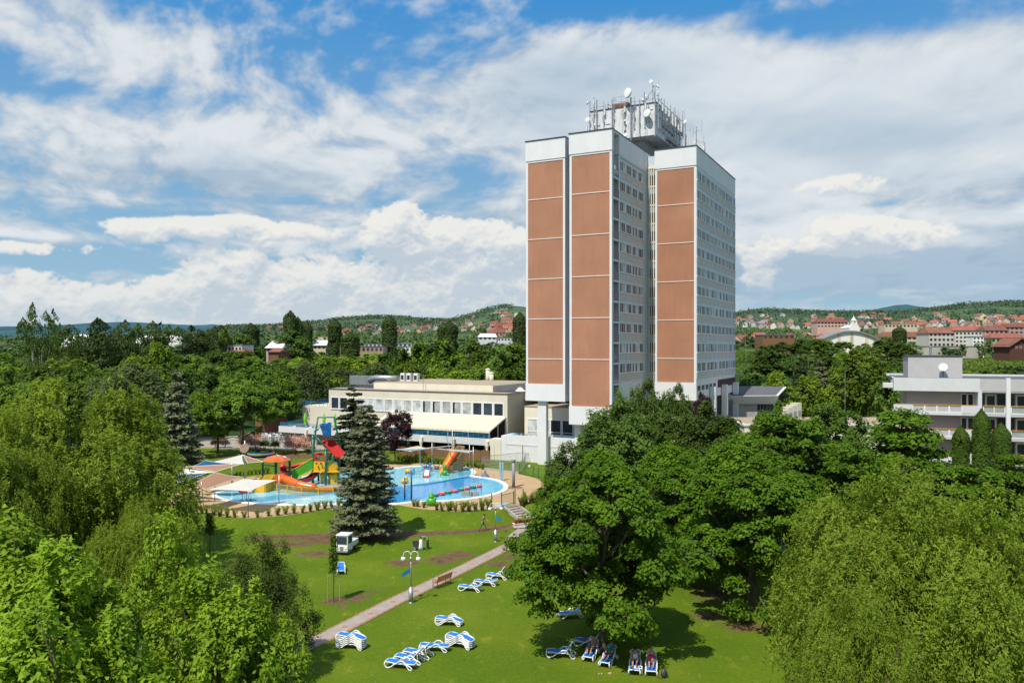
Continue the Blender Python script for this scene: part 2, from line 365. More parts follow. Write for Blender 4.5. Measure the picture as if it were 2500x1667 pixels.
# far ground
def field_mat():
    m = bpy.data.materials.new("fields_and_scrub"); nt, N, L = nodes_of(m)
    out = N.new("ShaderNodeOutputMaterial"); b = N.new("ShaderNodeBsdfPrincipled"); L.new(b.outputs[0], out.inputs[0])
    b.inputs["Roughness"].default_value = .95; b.inputs["Specular IOR Level"].default_value = .05
    tc = N.new("ShaderNodeTexCoord")
    n = N.new("ShaderNodeTexNoise"); n.inputs["Scale"].default_value = .006; n.inputs["Detail"].default_value = 7; n.inputs["Roughness"].default_value = .65; L.new(tc.outputs["Object"], n.inputs["Vector"])
    r = N.new("ShaderNodeValToRGB"); e = r.color_ramp.elements
    e[0].position = .36; e[0].color = (.022,.05,.014,1); e[1].position = .72; e[1].color = (.20,.21,.07,1)
    for p, c in ((.47,(.03,.065,.018)),(.52,(.075,.12,.025)),(.6,(.12,.17,.04))):
        k = e.new(p); k.color = (*c, 1)
    L.new(n.outputs[0], r.inputs[0])
    n2 = N.new("ShaderNodeTexNoise"); n2.inputs["Scale"].default_value = .12; n2.inputs["Detail"].default_value = 6; n2.inputs["Roughness"].default_value = .75; L.new(tc.outputs["Object"], n2.inputs["Vector"])
    mr = N.new("ShaderNodeMapRange"); mr.inputs[1].default_value = .35; mr.inputs[2].default_value = .65; mr.inputs[3].default_value = .45; mr.inputs[4].default_value = 1.3; L.new(n2.outputs[0], mr.inputs[0])
    sc = N.new("ShaderNodeVectorMath"); sc.operation = "SCALE"; L.new(r.outputs[0], sc.inputs[0]); L.new(mr.outputs[0], sc.inputs["Scale"])
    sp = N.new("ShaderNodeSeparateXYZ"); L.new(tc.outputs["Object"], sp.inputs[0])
    hzm = N.new("ShaderNodeMapRange"); hzm.inputs[1].default_value = 500; hzm.inputs[2].default_value = 2600; hzm.inputs[4].default_value = .5; L.new(sp.outputs[1], hzm.inputs[0])  # aerial haze painted into the ground colour, stronger with distance
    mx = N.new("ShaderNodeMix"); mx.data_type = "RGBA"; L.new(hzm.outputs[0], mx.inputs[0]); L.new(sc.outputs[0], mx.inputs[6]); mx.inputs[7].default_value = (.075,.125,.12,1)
    L.new(mx.outputs[2], b.inputs["Base Color"]); return m
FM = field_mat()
def polar(name, us, Ys, m, zf=None):
    vs = [((u-CX)/F*Y, Y, (zf or terrain)((u-CX)/F*Y, Y)) for Y in Ys for u in us]; nx = len(us)
    fs = [(j*nx+i, j*nx+i+1, (j+1)*nx+i+1, (j+1)*nx+i) for j in range(len(Ys)-1) for i in range(nx-1)]
    me = bpy.data.meshes.new(name); me.from_pydata(vs, [], fs); me.materials.append(m)
    me.polygons.foreach_set("use_smooth", [True]*len(fs)); return inst(name, me)
Ys = [149.9*(900/149.9)**(i/60) for i in range(61)]
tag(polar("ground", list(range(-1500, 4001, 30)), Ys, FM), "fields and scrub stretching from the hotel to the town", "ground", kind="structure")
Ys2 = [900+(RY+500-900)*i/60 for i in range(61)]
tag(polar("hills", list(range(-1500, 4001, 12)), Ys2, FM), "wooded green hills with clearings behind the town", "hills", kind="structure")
# skirts of ground out to the sides and behind
sk = MB(); sk.add([(-900,-300,-.35),(900,-300,-.35),(900,151,-.1),(-900,151,-.1)], [(0,1,2,3)])
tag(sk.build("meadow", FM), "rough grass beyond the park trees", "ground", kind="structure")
def farhill(name, prof, Y, c, label):
    m = mat(name+"_haze_green", c, .95, .22, .004, spec=0)  # distance haze is put into the ridge's base colour
    vs = []; fs = []; us = list(range(-1500, 4001, 8))
    for u in us:
        v = ip(u, prof)-abs(noise.noise(Vector((u*.03, Y, 0))))*1.2
        p = W(u, v, Y); vs += [tuple(p), (p.x*1.02, Y*1.02, p.z-3), (p.x*.8, Y*.8, -5)]
    for i in range(len(us)-1):
        a = i*3; fs += [(a+2, a+5, a+3, a), (a, a+3, a+4, a+1)]
    me = bpy.data.meshes.new(name); me.from_pydata(vs, [], fs); me.materials.append(m); me.polygons.foreach_set("use_smooth", [True]*len(fs))
    return tag(inst(name, me), label, "hills", kind="structure")
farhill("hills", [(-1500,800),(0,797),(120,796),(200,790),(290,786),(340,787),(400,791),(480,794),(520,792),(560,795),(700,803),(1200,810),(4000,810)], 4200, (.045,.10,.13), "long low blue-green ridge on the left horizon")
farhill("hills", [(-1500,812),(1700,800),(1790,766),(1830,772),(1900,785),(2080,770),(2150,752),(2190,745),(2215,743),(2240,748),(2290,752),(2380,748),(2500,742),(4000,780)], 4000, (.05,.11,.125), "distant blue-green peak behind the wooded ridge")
# ------------------------------------------------------------------ foliage library
def leaf_arrays(c, nrm, size, aspect, rng, axis=None):
    n = len(c); nrm = nrm/np.maximum(np.linalg.norm(nrm, axis=1, keepdims=True), 1e-6)
    a = rng.normal(size=(n, 3)) if axis is None else axis
    t = a-nrm*np.sum(a*nrm, axis=1, keepdims=True); t /= np.maximum(np.linalg.norm(t, axis=1, keepdims=True), 1e-6)
    b = np.cross(nrm, t); s = size[:, None]/2; w = s*aspect
    fold = nrm*s*.25
    v = np.stack([c+t*s, c+b*w-fold, c-t*s, c-b*w-fold], axis=1)
    return v.reshape(-1, 3)
def leaf_mesh(name, v, tint, mats):
    nq = len(v)//4; me = bpy.data.meshes.new(name); me.vertices.add(len(v)); me.vertices.foreach_set("co", v.astype(np.float32).ravel())
    me.loops.add(len(v)); me.loops.foreach_set("vertex_index", np.arange(len(v), dtype=np.int32))
    me.polygons.add(nq); me.polygons.foreach_set("loop_start", np.arange(0, len(v), 4, dtype=np.int32))
    try: me.polygons.foreach_set("loop_total", np.full(nq, 4, dtype=np.int32))
    except Exception: pass
    me.materials.append(mats); me.update(calc_edges=True)
    at = me.attributes.new("tint", "FLOAT", "FACE"); at.data.foreach_set("value", np.clip(tint, 0, 1).astype(np.float32)); return me
def sphere_dirs(n, rng, zmin=-.75):
    d = rng.normal(size=(n*2+20, 3)); d /= np.linalg.norm(d, axis=1, keepdims=True); d = d[d[:, 2] > zmin]; return d[:n]
def lobe_points(ncl, rng, seed, nl, zmin, rl0=.40, rc0=.60):
    """clump centres (unit crown) gathered on the outer sides of a few big boughs, and the direction each faces"""
    L0 = sphere_dirs(nl, rng, zmin); nl = len(L0)
    lc = L0*(rc0*(.75+.45*rng.random((nl, 1)))); rl = rl0*(.65+.6*rng.random(nl)); li = rng.integers(0, nl, ncl)
    q = rng.normal(size=(ncl, 3)); q /= np.linalg.norm(q, axis=1, keepdims=True); q = q+L0[li]*.55+np.array([0, 0, .35]); q /= np.linalg.norm(q, axis=1, keepdims=True)
    return lc[li]+q*(rl[li]*(.72+.28*rng.random(ncl)))[:, None], q, li, rng.random(nl)
def fit(P, Rr, zb, H):
    """bring a crown to its stated spread and height"""
    r = np.sqrt(P[:, 0]**2+P[:, 1]**2); s = Rr/np.percentile(r, 98.5); lo, hi = np.percentile(P[:, 2], .5), np.percentile(P[:, 2], 99.8)
    P = P.copy(); P[:, :2] *= s; P[:, 2] = zb+(P[:, 2]-lo)*(H-zb)/(hi-lo); return P, s, (lo, hi)
def crown_broad(name, seed, Rr, zb, H, ncl, npl, leaf, m, rc=.17, flat=.55, aspect=.6, lump=.3, inner=.42, droop=0.0, tier=False, taper=.22, zm=-.6):
    rng = np.random.default_rng(seed); U, d, li, lt = lobe_points(ncl, rng, seed, max(9, int(9+ncl*.055)), zm); n = ncl
    hh = (H-zb)/2; c = U*np.array([Rr, Rr, hh]); c[:, :2] *= (1.08-taper*U[:, 2:3]); c[:, 2] += zb+hh
    if tier: c[:, 2] = np.round(c[:, 2]/1.15)*1.15+rng.normal(size=n)*.12
    rcl = Rr*rc*(.6+.8*rng.random(n)); ct = .5*rng.random(n)+.5*lt[li]
    idx = np.repeat(np.arange(n), npl); N_ = len(idx)
    off = rng.normal(size=(N_, 3)); off /= np.linalg.norm(off, axis=1, keepdims=True); off *= rng.random((N_, 1))**.45
    off[:, 2] *= flat; p = c[idx]+off*rcl[idx][:, None]
    p[:, 2] -= droop*(np.linalg.norm(off[:, :2], axis=1)**2)*rcl[idx]
    nr = d[idx]*.45+np.array([0, 0, .75])+off*.5+rng.normal(size=(N_, 3))*.38
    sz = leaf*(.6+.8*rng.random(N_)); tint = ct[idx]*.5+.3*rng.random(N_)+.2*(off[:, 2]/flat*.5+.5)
    p, _s, (lo, hi) = fit(p, Rr, zb, H); c[:, :2] *= _s; c[:, 2] = zb+(c[:, 2]-lo)*(H-zb)/(hi-lo)
    return leaf_mesh(name, leaf_arrays(p, nr, sz, aspect, rng), tint, m), c, rcl
def crown_willow(name, seed, Rr, zb, H, ncl, nstr, leaf, m, slen=1.8, aspect=.3):
    rng = np.random.default_rng(seed); U, d, li, lt = lobe_points(ncl, rng, seed, 30, -.35, .36, .62); n = ncl; hh = (H-zb)/2
    c = U*np.array([Rr, Rr, hh]); c[:, 2] += zb+hh
    ct = .4*rng.random(n)+.6*lt[li]; P = []; A = []; T = []; NN = []
    per = 14
    idx = np.repeat(np.arange(n), nstr); S = len(idx)
    st = c[idx]+rng.normal(size=(S, 3))*Rr*.05
    out = d[idx]*np.array([1, 1, .2])+rng.normal(size=(S, 3))*.5; ln = slen*(.35+.9*rng.random(S)); tt = rng.random(S)
    for k in range(per):
        s = (k+rng.random(S))/per
        pos = st+out*(ln*.38*np.sqrt(s))[:, None]; pos[:, 2] += ln*(.32*s-1.0*s*s)
        pos += rng.normal(size=(S, 3))*.07
        ax = out*.35; ax[:, 2] += .3-1.7*s; ax += rng.normal(size=(S, 3))*.55
        P.append(pos); A.append(ax); T.append(ct[idx]*.35+tt*.3+.35*(1-s)); NN.append(d[idx]*.7+rng.normal(size=(S, 3))*.6+np.array([0, 0, .45]))
    P = np.concatenate(P); A = np.concatenate(A); T = np.concatenate(T); NN = np.concatenate(NN)
    P, _s, (lo, hi) = fit(P, Rr, zb, H); c[:, :2] *= _s; c[:, 2] = zb+(c[:, 2]-lo)*(H-zb)/(hi-lo)
    sz = leaf*(.6+.8*rng.random(len(P)))
    return leaf_mesh(name, leaf_arrays(P, NN, sz, aspect, rng, A), T, m), c, None
def crown_spruce(name, seed, Rr, H, nb, per, leaf, m, zb=.8, pw=.8):
    rng = np.random.default_rng(seed); z0 = zb+(H-zb)*(1-(rng.random(nb))**.62); z0 = np.minimum(z0, H*.985)
    z0 = z0+.22*np.sin(z0*5.5); az = rng.random(nb)*2*PI; L_ = Rr*((1-(z0-zb)/(H-zb+.2))**pw)*(.62+.48*rng.random(nb))+.18
    ct = rng.random(nb); P = []; A = []; T = []; NN = []
    dirx = np.stack([np.cos(az), np.sin(az), np.zeros(nb)], 1); side = np.stack([-np.sin(az), np.cos(az), np.zeros(nb)], 1)
    for k in range(per):
        s = (.18+.82*(rng.random(nb))**.7)
        pos = dirx*(L_*s)[:, None]; pos[:, 2] = z0-L_*(.42*s-.24*s*s)
        sw = (rng.random(nb)-.5)*2*(1.05-s)*.42*L_; pos += side*sw[:, None]; pos[:, 2] -= np.abs(sw)*.22+rng.random(nb)*.16
        ax = dirx*.8+side*np.sign(sw)[:, None]*.7+rng.normal(size=(nb, 3))*.25; ax[:, 2] -= .15
        P.append(pos); A.append(ax); T.append(ct*.35+.35*s+.3*rng.random(nb)); NN.append(np.array([0, 0, 1.0])+dirx*.35+rng.normal(size=(nb, 3))*.42)
    P = np.concatenate(P); sz = leaf*(.6+.8*rng.random(len(P)))
    return leaf_mesh(name, leaf_arrays(P, np.concatenate(NN), sz, .42, rng, np.concatenate(A)), np.concatenate(T), m), z0, L_
def crown_column(name, seed, Rr, zb, H, n, leaf, m, tip=.55, ncol=1, spread=0.0):
    rng = np.random.default_rng(seed); P = []; T = []; NN = []
    for cidx in range(ncol):
        off = rng.normal(size=2)*spread*Rr if ncol > 1 else np.zeros(2); hk = H*(1-.22*rng.random()) if cidx else H
        k = n//ncol; t = rng.random(k); ncl = max(12, k//40); zc = rng.random(ncl); ac = rng.random(ncl)*2*PI
        ci = rng.integers(0, ncl, k); z = zc[ci]+rng.normal(size=k)*.03; z = np.clip(z, 0, 1)
        prof = np.minimum(1, (z/.18)**.6)*np.where(z > tip, np.maximum(0, 1-((z-tip)/(1-tip))**1.6), 1.0)+.05
        rr = Rr*(.6 if ncol > 1 else 1)*prof*(.55+.5*rng.random(k)**.5); a = ac[ci]+rng.normal(size=k)*.45
        p = np.stack([np.cos(a)*rr+off[0]*(.4+z), np.sin(a)*rr+off[1]*(.4+z), zb+(hk-zb)*z], 1)
        P.append(p); T.append(rng.random(ncl)[ci]*.5+.5*rng.random(k)); q = np.stack([np.cos(a), np.sin(a), np.full(k, .55)], 1)+rng.normal(size=(k, 3))*.4; NN.append(q)
    P = np.concatenate(P); sz = leaf*(.6+.8*rng.random(len(P)))
    return leaf_mesh(name, leaf_arrays(P, np.concatenate(NN), sz, .6, rng), np.concatenate(T), m)
def trunk_mesh(name, seed, r, H, targets=None, m=None, nl=12, n=8, fork=.28):
    rg = random.Random(seed); b = MB()
    pts = [(0,0,-.3), (0,0,.4)]; x = y = 0
    for k in range(1, 7):
        x += rg.uniform(-1,1)*H*.012; y += rg.uniform(-1,1)*H*.012; pts.append((x, y, H*k/7))
    b.tube(pts, [r*1.35, r]+[r*(1-.13*k) for k in range(1, 7)], n)
    if targets is not None and len(targets):
        for k in range(nl):
            t = Vector([float(q) for q in targets[rg.randrange(len(targets))]]); z0 = min(H*.8, max(H*fork, t.z*.55)); s = Vector((x*z0/H, y*z0/H, z0))
            mid = s.lerp(t, .5)+Vector((rg.uniform(-.3,.3), rg.uniform(-.3,.3), -.1*(t-s).length))
            b.tube([s, s.lerp(mid, .5)+Vector((0,0,.1)), mid, t], [r*.5, r*.4, r*.27, r*.08], 5)
            for e in range(2):
                t2 = t+Vector((rg.uniform(-1,1), rg.uniform(-1,1), rg.uniform(-.2,.8)))*H*.09; b.tube([mid, mid.lerp(t2, .6), t2], [r*.2, r*.13, r*.04], 4)
    return b.mesh(name, m or K["bark"], True)
FO = {
 "maple": foliage("maple_leaves", (.022,.060,.003), (.122,.225,.009), .28, brand=.12),
 "maple_bright": foliage("bright_maple_leaves", (.065,.145,.006), (.320,.460,.030), .36, brand=.08),
 "willow": foliage("willow_leaves", (.085,.145,.010), (.315,.415,.050), .42, brand=.06),
 "smallleaf": foliage("small_dark_leaves", (.036,.074,.010), (.130,.190,.024), .25),
 "grey": foliage("greyish_leaves", (.032,.074,.010), (.130,.205,.034), .25),
 "linden": foliage("linden_leaves", (.034,.082,.006), (.160,.250,.024), .25, brand=.4),
 "dark": foliage("dark_leaves", (.024,.060,.008), (.110,.180,.024), .2, brand=.4),
 "light": foliage("light_leaves", (.070,.135,.008), (.230,.330,.026), .3, brand=.4),
 "blossom": foliage("leaves_with_pale_blossom", (.028,.072,.008), (.11,.17,.02), .25, blossom=(.40,.45,.27,.80)),
 "spruce": foliage("blue_spruce_needles", (.060,.086,.044), (.260,.280,.150), .08, brand=.1),
 "pine": foliage("dark_conifer_needles", (.018,.034,.014), (.06,.08,.032), .08, brand=.15),
 "plum": foliage("purple_leaves", (.016,.006,.008), (.060,.022,.028), .2, brand=.15),
 "poplar": foliage("poplar_leaves", (.024,.052,.012), (.080,.120,.028), .2, brand=.2),
 "birch": foliage("birch_leaves", (.045,.075,.022), (.12,.16,.05), .3, brand=.2),
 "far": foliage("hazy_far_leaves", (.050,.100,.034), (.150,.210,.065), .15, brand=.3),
 "thuja": foliage("thuja_sprays", (.022,.058,.006), (.085,.135,.014), .12, brand=.1),
 "pink": foliage("oleander_leaves_and_flowers", (.02,.05,.01), (.07,.11,.03), .2, blossom=(.80,.50,.44,.30)),
 "hedge": foliage("young_shrub_leaves", (.07,.12,.01), (.26,.33,.04), .3, brand=.15),
}
LIB = {}
def lib(kind, crown, trunk, w, h): LIB.setdefault(kind, []).append((crown, trunk, w, h))
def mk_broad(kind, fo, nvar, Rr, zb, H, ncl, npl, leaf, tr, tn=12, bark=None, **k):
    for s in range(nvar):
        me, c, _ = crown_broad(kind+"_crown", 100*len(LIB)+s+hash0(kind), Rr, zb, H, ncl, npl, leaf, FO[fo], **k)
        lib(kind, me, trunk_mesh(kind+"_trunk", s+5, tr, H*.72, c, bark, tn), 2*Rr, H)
def hash0(s): return sum(ord(c)*(i+1) for i, c in enumerate(s)) % 997
mk_broad("maple_near", "maple", 2, 6, 1.2, 11.5, 360, 210, .26, .28, 16, rc=.15, flat=.38, droop=.4, lump=.34, taper=.46, zm=-.95)
mk_broad("bright_near", "maple_bright", 2, 5.5, 1.2, 11.5, 330, 95, .31, .2, 30, rc=.12, flat=1.0, lump=.5, aspect=.5)
mk_broad("small_near", "smallleaf", 1, 4, 1.2, 9, 240, 170, .16, .2, 14, rc=.17, flat=.8, droop=.6, aspect=.45)
mk_broad("maple_mid", "maple", 2, 5.5, 2.0, 11, 230, 90, .36, .26, 12, rc=.16, flat=.4, droop=.3, tier=True)
mk_broad("grey_mid", "grey", 1, 5.2, 2.0, 11, 260, 90, .33, .24, 12, rc=.15, flat=.6)
mk_broad("blossom_mid", "blossom", 2, 5.2, 1.8, 11, 260, 90, .34, .24, 10, rc=.15, flat=.6)
mk_broad("linden", "linden", 2, 5.5, 3.9, 12.5, 200, 70, .42, .25, 10, rc=.17, flat=.5)
mk_broad("dark_broad", "dark", 2, 6, 2.0, 14, 130, 42, .72, .3, 8, rc=.2, flat=.6)
mk_broad("linden_far", "linden", 3, 6, 2.0, 14, 130, 42, .72, .3, 8, rc=.2, flat=.55)
mk_broad("light_far", "light", 2, 6, 2.0, 13, 130, 42, .68, .3, 8, rc=.19, flat=.7)
mk_broad("blossom_far", "blossom", 1, 6, 2.0, 13, 130, 42, .62, .3, 8, rc=.19, flat=.6)
mk_broad("dist", "far", 3, 6, 1.0, 12, 60, 16, 1.5, .3, 0, rc=.24, flat=.7)
mk_broad("plum", "plum", 1, 3.4, 1.8, 7.5, 160, 70, .26, .15, 10, rc=.17, flat=.7)
mk_broad("birch", "birch", 2, 4.5, 2.5, 13, 150, 42, .36, .14, 14, K["palebark"], rc=.17, flat=.9, lump=.5, droop=.8)
for s in range(2):
    me, c, _ = crown_willow("willow_crown", 31+s*7, 8 if s == 0 else 6.6, 1.0, 15 if s == 0 else 12, 560, 16, .32 if s == 0 else .2, FO["willow"], 1.5 if s == 0 else 1.15, .34)
    lib("willow", me, trunk_mesh("willow_trunk", 3+s, .35, 9, c, None, 14), 16 if s == 0 else 13.2, 15 if s == 0 else 12)
def trunk_spruce(seed, H, z0, L_):
    rg = random.Random(seed); b = MB(); b.tube([(0,0,-.2),(0,0,H*.5),(0,0,H*.96)], [.22,.13,.03], 8)
    for k in range(40):
        z = rg.uniform(.12, .9)*H; l = 3.4*(1-z/H)**.8*.8; a = rg.random()*6.28
        b.tube([(0,0,z),(math.cos(a)*l*.5, math.sin(a)*l*.5, z-l*.15),(math.cos(a)*l, math.sin(a)*l, z-l*.18)], [.05,.03,.01], 4)
    return b.mesh("spruce_trunk", K["bark"], True)
me, z0, L_ = crown_spruce("spruce_crown", 5, 3.5, 13.4, 820, 84, .27, FO["spruce"], 1.5, .52); lib("spruce", me, trunk_spruce(1, 13.4, z0, L_), 7, 13.4)
me, z0, L_ = crown_spruce("spruce_crown", 8, 3.6, 14, 800, 34, .48, FO["spruce"], 1.0, .8); lib("spruce_mid", me, trunk_spruce(2, 14, z0, L_), 7.2, 14)
me, z0, L_ = crown_spruce("conifer_crown", 9, 3.6, 12, 300, 60, .5, FO["pine"], .8, .62); lib("pine", me, trunk_spruce(3, 12, z0, L_), 7.2, 12)
for s in range(3):
    lib("poplar", crown_column("poplar_crown", 40+s, 2.6, 1.2, 22, 7500, .75, FO["poplar"], .86), trunk_mesh("poplar_trunk", s, .3, 15), 5.2, 22)
for s in range(2):
    lib("poplar_group", crown_column("poplar_crown", 60+s, 5, 1.5, 17, 13000, .6, FO["poplar"], .84, 9, .9), trunk_mesh("poplar_trunk", s, .3, 10), 12, 17)
lib("airy_poplar", crown_column("poplar_crown", 71, 4, 3.5, 20, 9000, .42, FO["grey"], .8, 8, .6), None, 9, 20)
lib("thuja", crown_column("thuja_crown", 77, 1.15, .1, 7.5, 14000, .22, FO["thuja"], .86), None, 2.3, 7.5)
def place_tree(kind, name, u, vt, Y, width, label, cat="tree", group=None, zb=None, x=None, var=None):
    X = (u-CX)/F*Y if x is None else x; z = terrain(X, Y) if zb is None else zb
    top = CH-(vt-HY)/F*Y; Ht = max(2.0, top-z)
    v = LIB[kind][(var if var is not None else rnd.randrange(len(LIB[kind]))) % len(LIB[kind])]
    t = empty(name, (X, Y, z), rnd.uniform(0, 6.28), label, cat, group)
    s = (width/v[2], width/v[2], Ht/v[3])
    inst("crown", v[0], t, scale=s)
    if v[1]: inst("trunk", v[1], t, scale=(s[0]**.5*s[2]**.5 if s[0] < 3 else s[0],)*2+(s[2],))
    return t
# ------------------------------------------------------------------ the hotel tower (local frame: x along the street fronts, y into the block)
TH = -math.asin(.46)
ex = Vector((math.cos(TH), math.sin(TH), 0)); dy = Vector((-math.sin(TH), math.cos(TH), 0))
def ED(e, d, z): return ex*e+dy*d+Vector((0, 0, z))
tower = empty("hotel_tower", ED(-43, 122, 1), TH, "tall hotel tower with terracotta brick ends, white parapets and rooms' window rows", "hotel tower")
TO = (-43, 122, 1)
def tb(b, name, mats, parent=None, **k): return b.build(name, mats, parent or tower, off=TO, **k)
FLO = [45-3.0*k for k in range(11)]     # sill heights
JO = [17+6.06*k for k in range(5)]
def slab(e0, e1, d0, d1, zbase, zbrick, label):
    b = MB(); b.box(e0, e1, d0+.18, d1, zbase, 47.2, 0)
    b.box(e0, e0+.34, d0, d0+.18, zbrick, 47.2, 0); b.box(e1-.34, e1, d0, d0+.18, zbrick, 47.2, 0)
    b.box(e0-.05, e1+.05, d0-.08, d0+.181, zbase, zbrick, 0)
    w = tb(b, "wall", [K["white"]])
    b = MB(); b.box(e0-.06, e1+.06, d0-.1, d1+.05, 47.2, 50.2, 0); p = tb(b, "parapet", [K["white"]])
    b = MB(); b.box(e0-.14, e1+.14, d0-.2, d1+.1, 50.2, 50.33, 0); b.build("coping", K["dmetal"], p, off=TO)
    b = MB(); b.box(e0+.34, e1-.34, d0+.06, d0+.179, zbrick, 47.0, 0); f = tb(b, "brick_facade", [K["brick"]])
    for z in JO+[46.9]:
        if z > zbrick+1: b = MB(); b.box(e0+.34, e1-.34, d0-.01, d0+.06, z, z+(.12 if z < 46 else .3), 0); b.build("facade_joint", K["joint" if z < 46 else "white"], f, off=TO)
slab(-54.2, -47.7, 109.3, 138, 10.7, 13.3, "left")
# middle slab: its right edge is hollow where the loggias are
b = MB(); e0, e1, d0 = -46.5, -39.9, 108.2
b.box(e0, e1-1.7, d0+.18, 140, 7.5, 47.2); b.box(e1-1.7, e1-.15, d0+3.2, 140, 7.5, 47.2); b.box(e1-1.7, e1, d0+.18, d0+.62, 7.5, 47.2)
b.box(e0, e0+.34, d0, d0+.18, 10.2, 47.2); b.box(e1-.34, e1, d0, d0+.18, 10.2, 47.2); b.box(e0-.05, e1+.05, d0-.08, d0+.181, 7.5, 10.2)
b.box(e1-.15, e1, d0+3.0, d0+3.4, 7.5, 47.2)
tb(b, "wall", [K["white"]])
b = MB(); b.box(e0-.06, e1-1.7, d0-.1, 140, 47.2, 50.2); b.box(e1-1.7, e1+.06, d0-.1, d0+.62, 47.2, 50.2); b.box(e1-1.7, e1+.06, d0+3.0, 140, 47.2, 50.2); b.box(e1-1.7, e1+.06, d0+.62, d0+3.0, 49.9, 50.2)
p = tb(b, "parapet", [K["white"]])
b = MB(); b.box(e0-.14, e1+.14, d0-.2, 140.1, 50.2, 50.33); b.build("coping", K["dmetal"], p, off=TO)
b = MB(); b.box(e0+.34, e1-.34, d0+.06, d0+.179, 10.2, 47.0); f = tb(b, "brick_facade", [K["brick"]])
for z in JO+[46.9]: b = MB(); b.box(e0+.34, e1-.34, d0-.01, d0+.06, z, z+(.12 if z < 46 else .3)); b.build("facade_joint", K["joint" if z < 46 else "white"], f, off=TO)
b = MB(); b.box(e1-1.69, e1-1.5, d0+.64, d0+3.0, 7.6, 47.2); tb(b, "loggia_back", [K["pinkglass"]])
slab(-38.2, -31.6, 123.4, 151.9, 10.5, 13.3, "right")
# core between the slabs
b = MB(); b.box(-54, -46.5, 138, 150, 10.7, 49.6); b.box(-47.7, -38.2, 125.2, 150, 7.5, 49.6); b.box(-39.9, -38.2, 124.5, 125.2, 7.5, 49.6)
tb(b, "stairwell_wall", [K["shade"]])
for k, zs in enumerate(FLO):
    b = MB(); b.box(-39.6, -38.35, 124.42, 124.52, zs-.15, zs+1.5)
    w = tb(b, "stairwell_window", [K["darkglass"]])
b = MB()
for i in range(5): b.box(-39.86+i*.37, -39.72+i*.37, 124.1, 124.5, 10.5, 47.6)
b.box(-39.9, -38.2, 124.3, 124.5, 47.6, 47.9)
for zs in FLO: b.box(-39.85, -38.25, 124.36, 124.5, zs-.42, zs-.16)
tb(b, "stairwell_fin", [K["creamlight"]])
# side facades
winmesh = {}
def winmesh_make(k):
    rg = random.Random(k); b = MB(); w, h = 2.3, 1.44
    mats = [K["winframe"], K["curtain"], K["darkglass"], K["pinkglass"]]
    split = rg.choice([(.33,.34,.33), (.33,.33,.34), (.5,.5)]); x = -w/2
    fr = MB(); fr.box(-.02,.09,-w/2,w/2,0,.07); fr.box(-.02,.09,-w/2,w/2,h-.07,h); fr.box(-.02,.09,-w/2,-w/2+.07,.07,h-.07); fr.box(-.02,.09,w/2-.07,w/2,.07,h-.07)
    for i, s in enumerate(split):
        x1 = x+s*w; b.box(.0,.03,x+.02,x1-.02,.05,h-.05, rg.choice([1,2,2,2,1,2,2,3]))
        if i: fr.box(-.02,.085,x-.04,x+.04,.07,h-.07)
        x = x1
    return b.mesh("pane", mats), fr.mesh("frame", K["winframe"])
WM = [winmesh_make(k) for k in range(9)]
stuffw = MB()
def facade(e, ds, w0, w1, rows, maxparts, dstart, dend):
    """e: wall face, ds: window centres"""
    b = MB(); s = MB(); le = MB()
    top = 47.2
    for zs in rows:
        s.box(e+.001, e+.12, dstart, dend, zs-1.15, zs-.08); le.box(e+.001, e+.2, dstart, dend, zs-.08, zs)
        b.box(e+.001, e+.1, dstart, dend, zs+1.44, min(top, zs+1.85))
        edges = [dstart]+sum([[d-1.15, d+1.15] for d in ds], [])+[dend]
        for i in range(0, len(edges), 2):
            if edges[i+1]-edges[i] > .02: b.box(e+.002, e+.09, edges[i], edges[i+1], zs, zs+1.44)
        for d in [(ds[i]+ds[i+1])/2 for i in range(len(ds)-1)]: b.box(e+.12, e+.15, d-.04, d+.04, zs-1.15, zs-.08)
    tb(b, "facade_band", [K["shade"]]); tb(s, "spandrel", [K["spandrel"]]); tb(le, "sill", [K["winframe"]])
    n = 0
    for zs in rows:
        for d in ds:
            pm, fm = WM[rnd.randrange(len(WM))]
            if n < maxparts:
                w = inst("window", pm, tower, (e+.012-TO[0], d-TO[1], zs-TO[2])); inst("frame", fm, w)
            else:
                for me in (pm, fm):
                    vs = [(v.co.x+e+.012, v.co.y+d, v.co.z+zs) for v in me.vertices]; base = len(stuffw.v); stuffw.v += vs
                    for p in me.polygons: stuffw.f.append(tuple(i+base for i in p.vertices)); stuffw.m.append(p.material_index if me is pm else 0)
            n += 1
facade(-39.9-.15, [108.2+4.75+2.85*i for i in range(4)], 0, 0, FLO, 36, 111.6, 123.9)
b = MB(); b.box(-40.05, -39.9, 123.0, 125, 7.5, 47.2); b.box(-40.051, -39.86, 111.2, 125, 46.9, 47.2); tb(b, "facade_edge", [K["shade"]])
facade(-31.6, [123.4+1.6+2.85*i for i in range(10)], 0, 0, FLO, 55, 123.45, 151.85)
so = tb(stuffw, "window", [K["winframe"], K["curtain"], K["darkglass"], K["pinkglass"]]); so["kind"] = "stuff"
# low storey of the right slab
for i in range(5):
    b = MB(); b.box(-31.6, -31.54, 124.3+2.6*i, 125.9+2.6*i, 12.0, 12.75); tb(b, "small_window", [K["darkglass"]])
b = MB(); b.box(-31.6, -31.5, 138, 151.8, 11.9, 13.2); tb(b, "louvre_panel", [banded("burgundy_louvre", (.08,.02,.03), (.03,.01,.015), .2)])
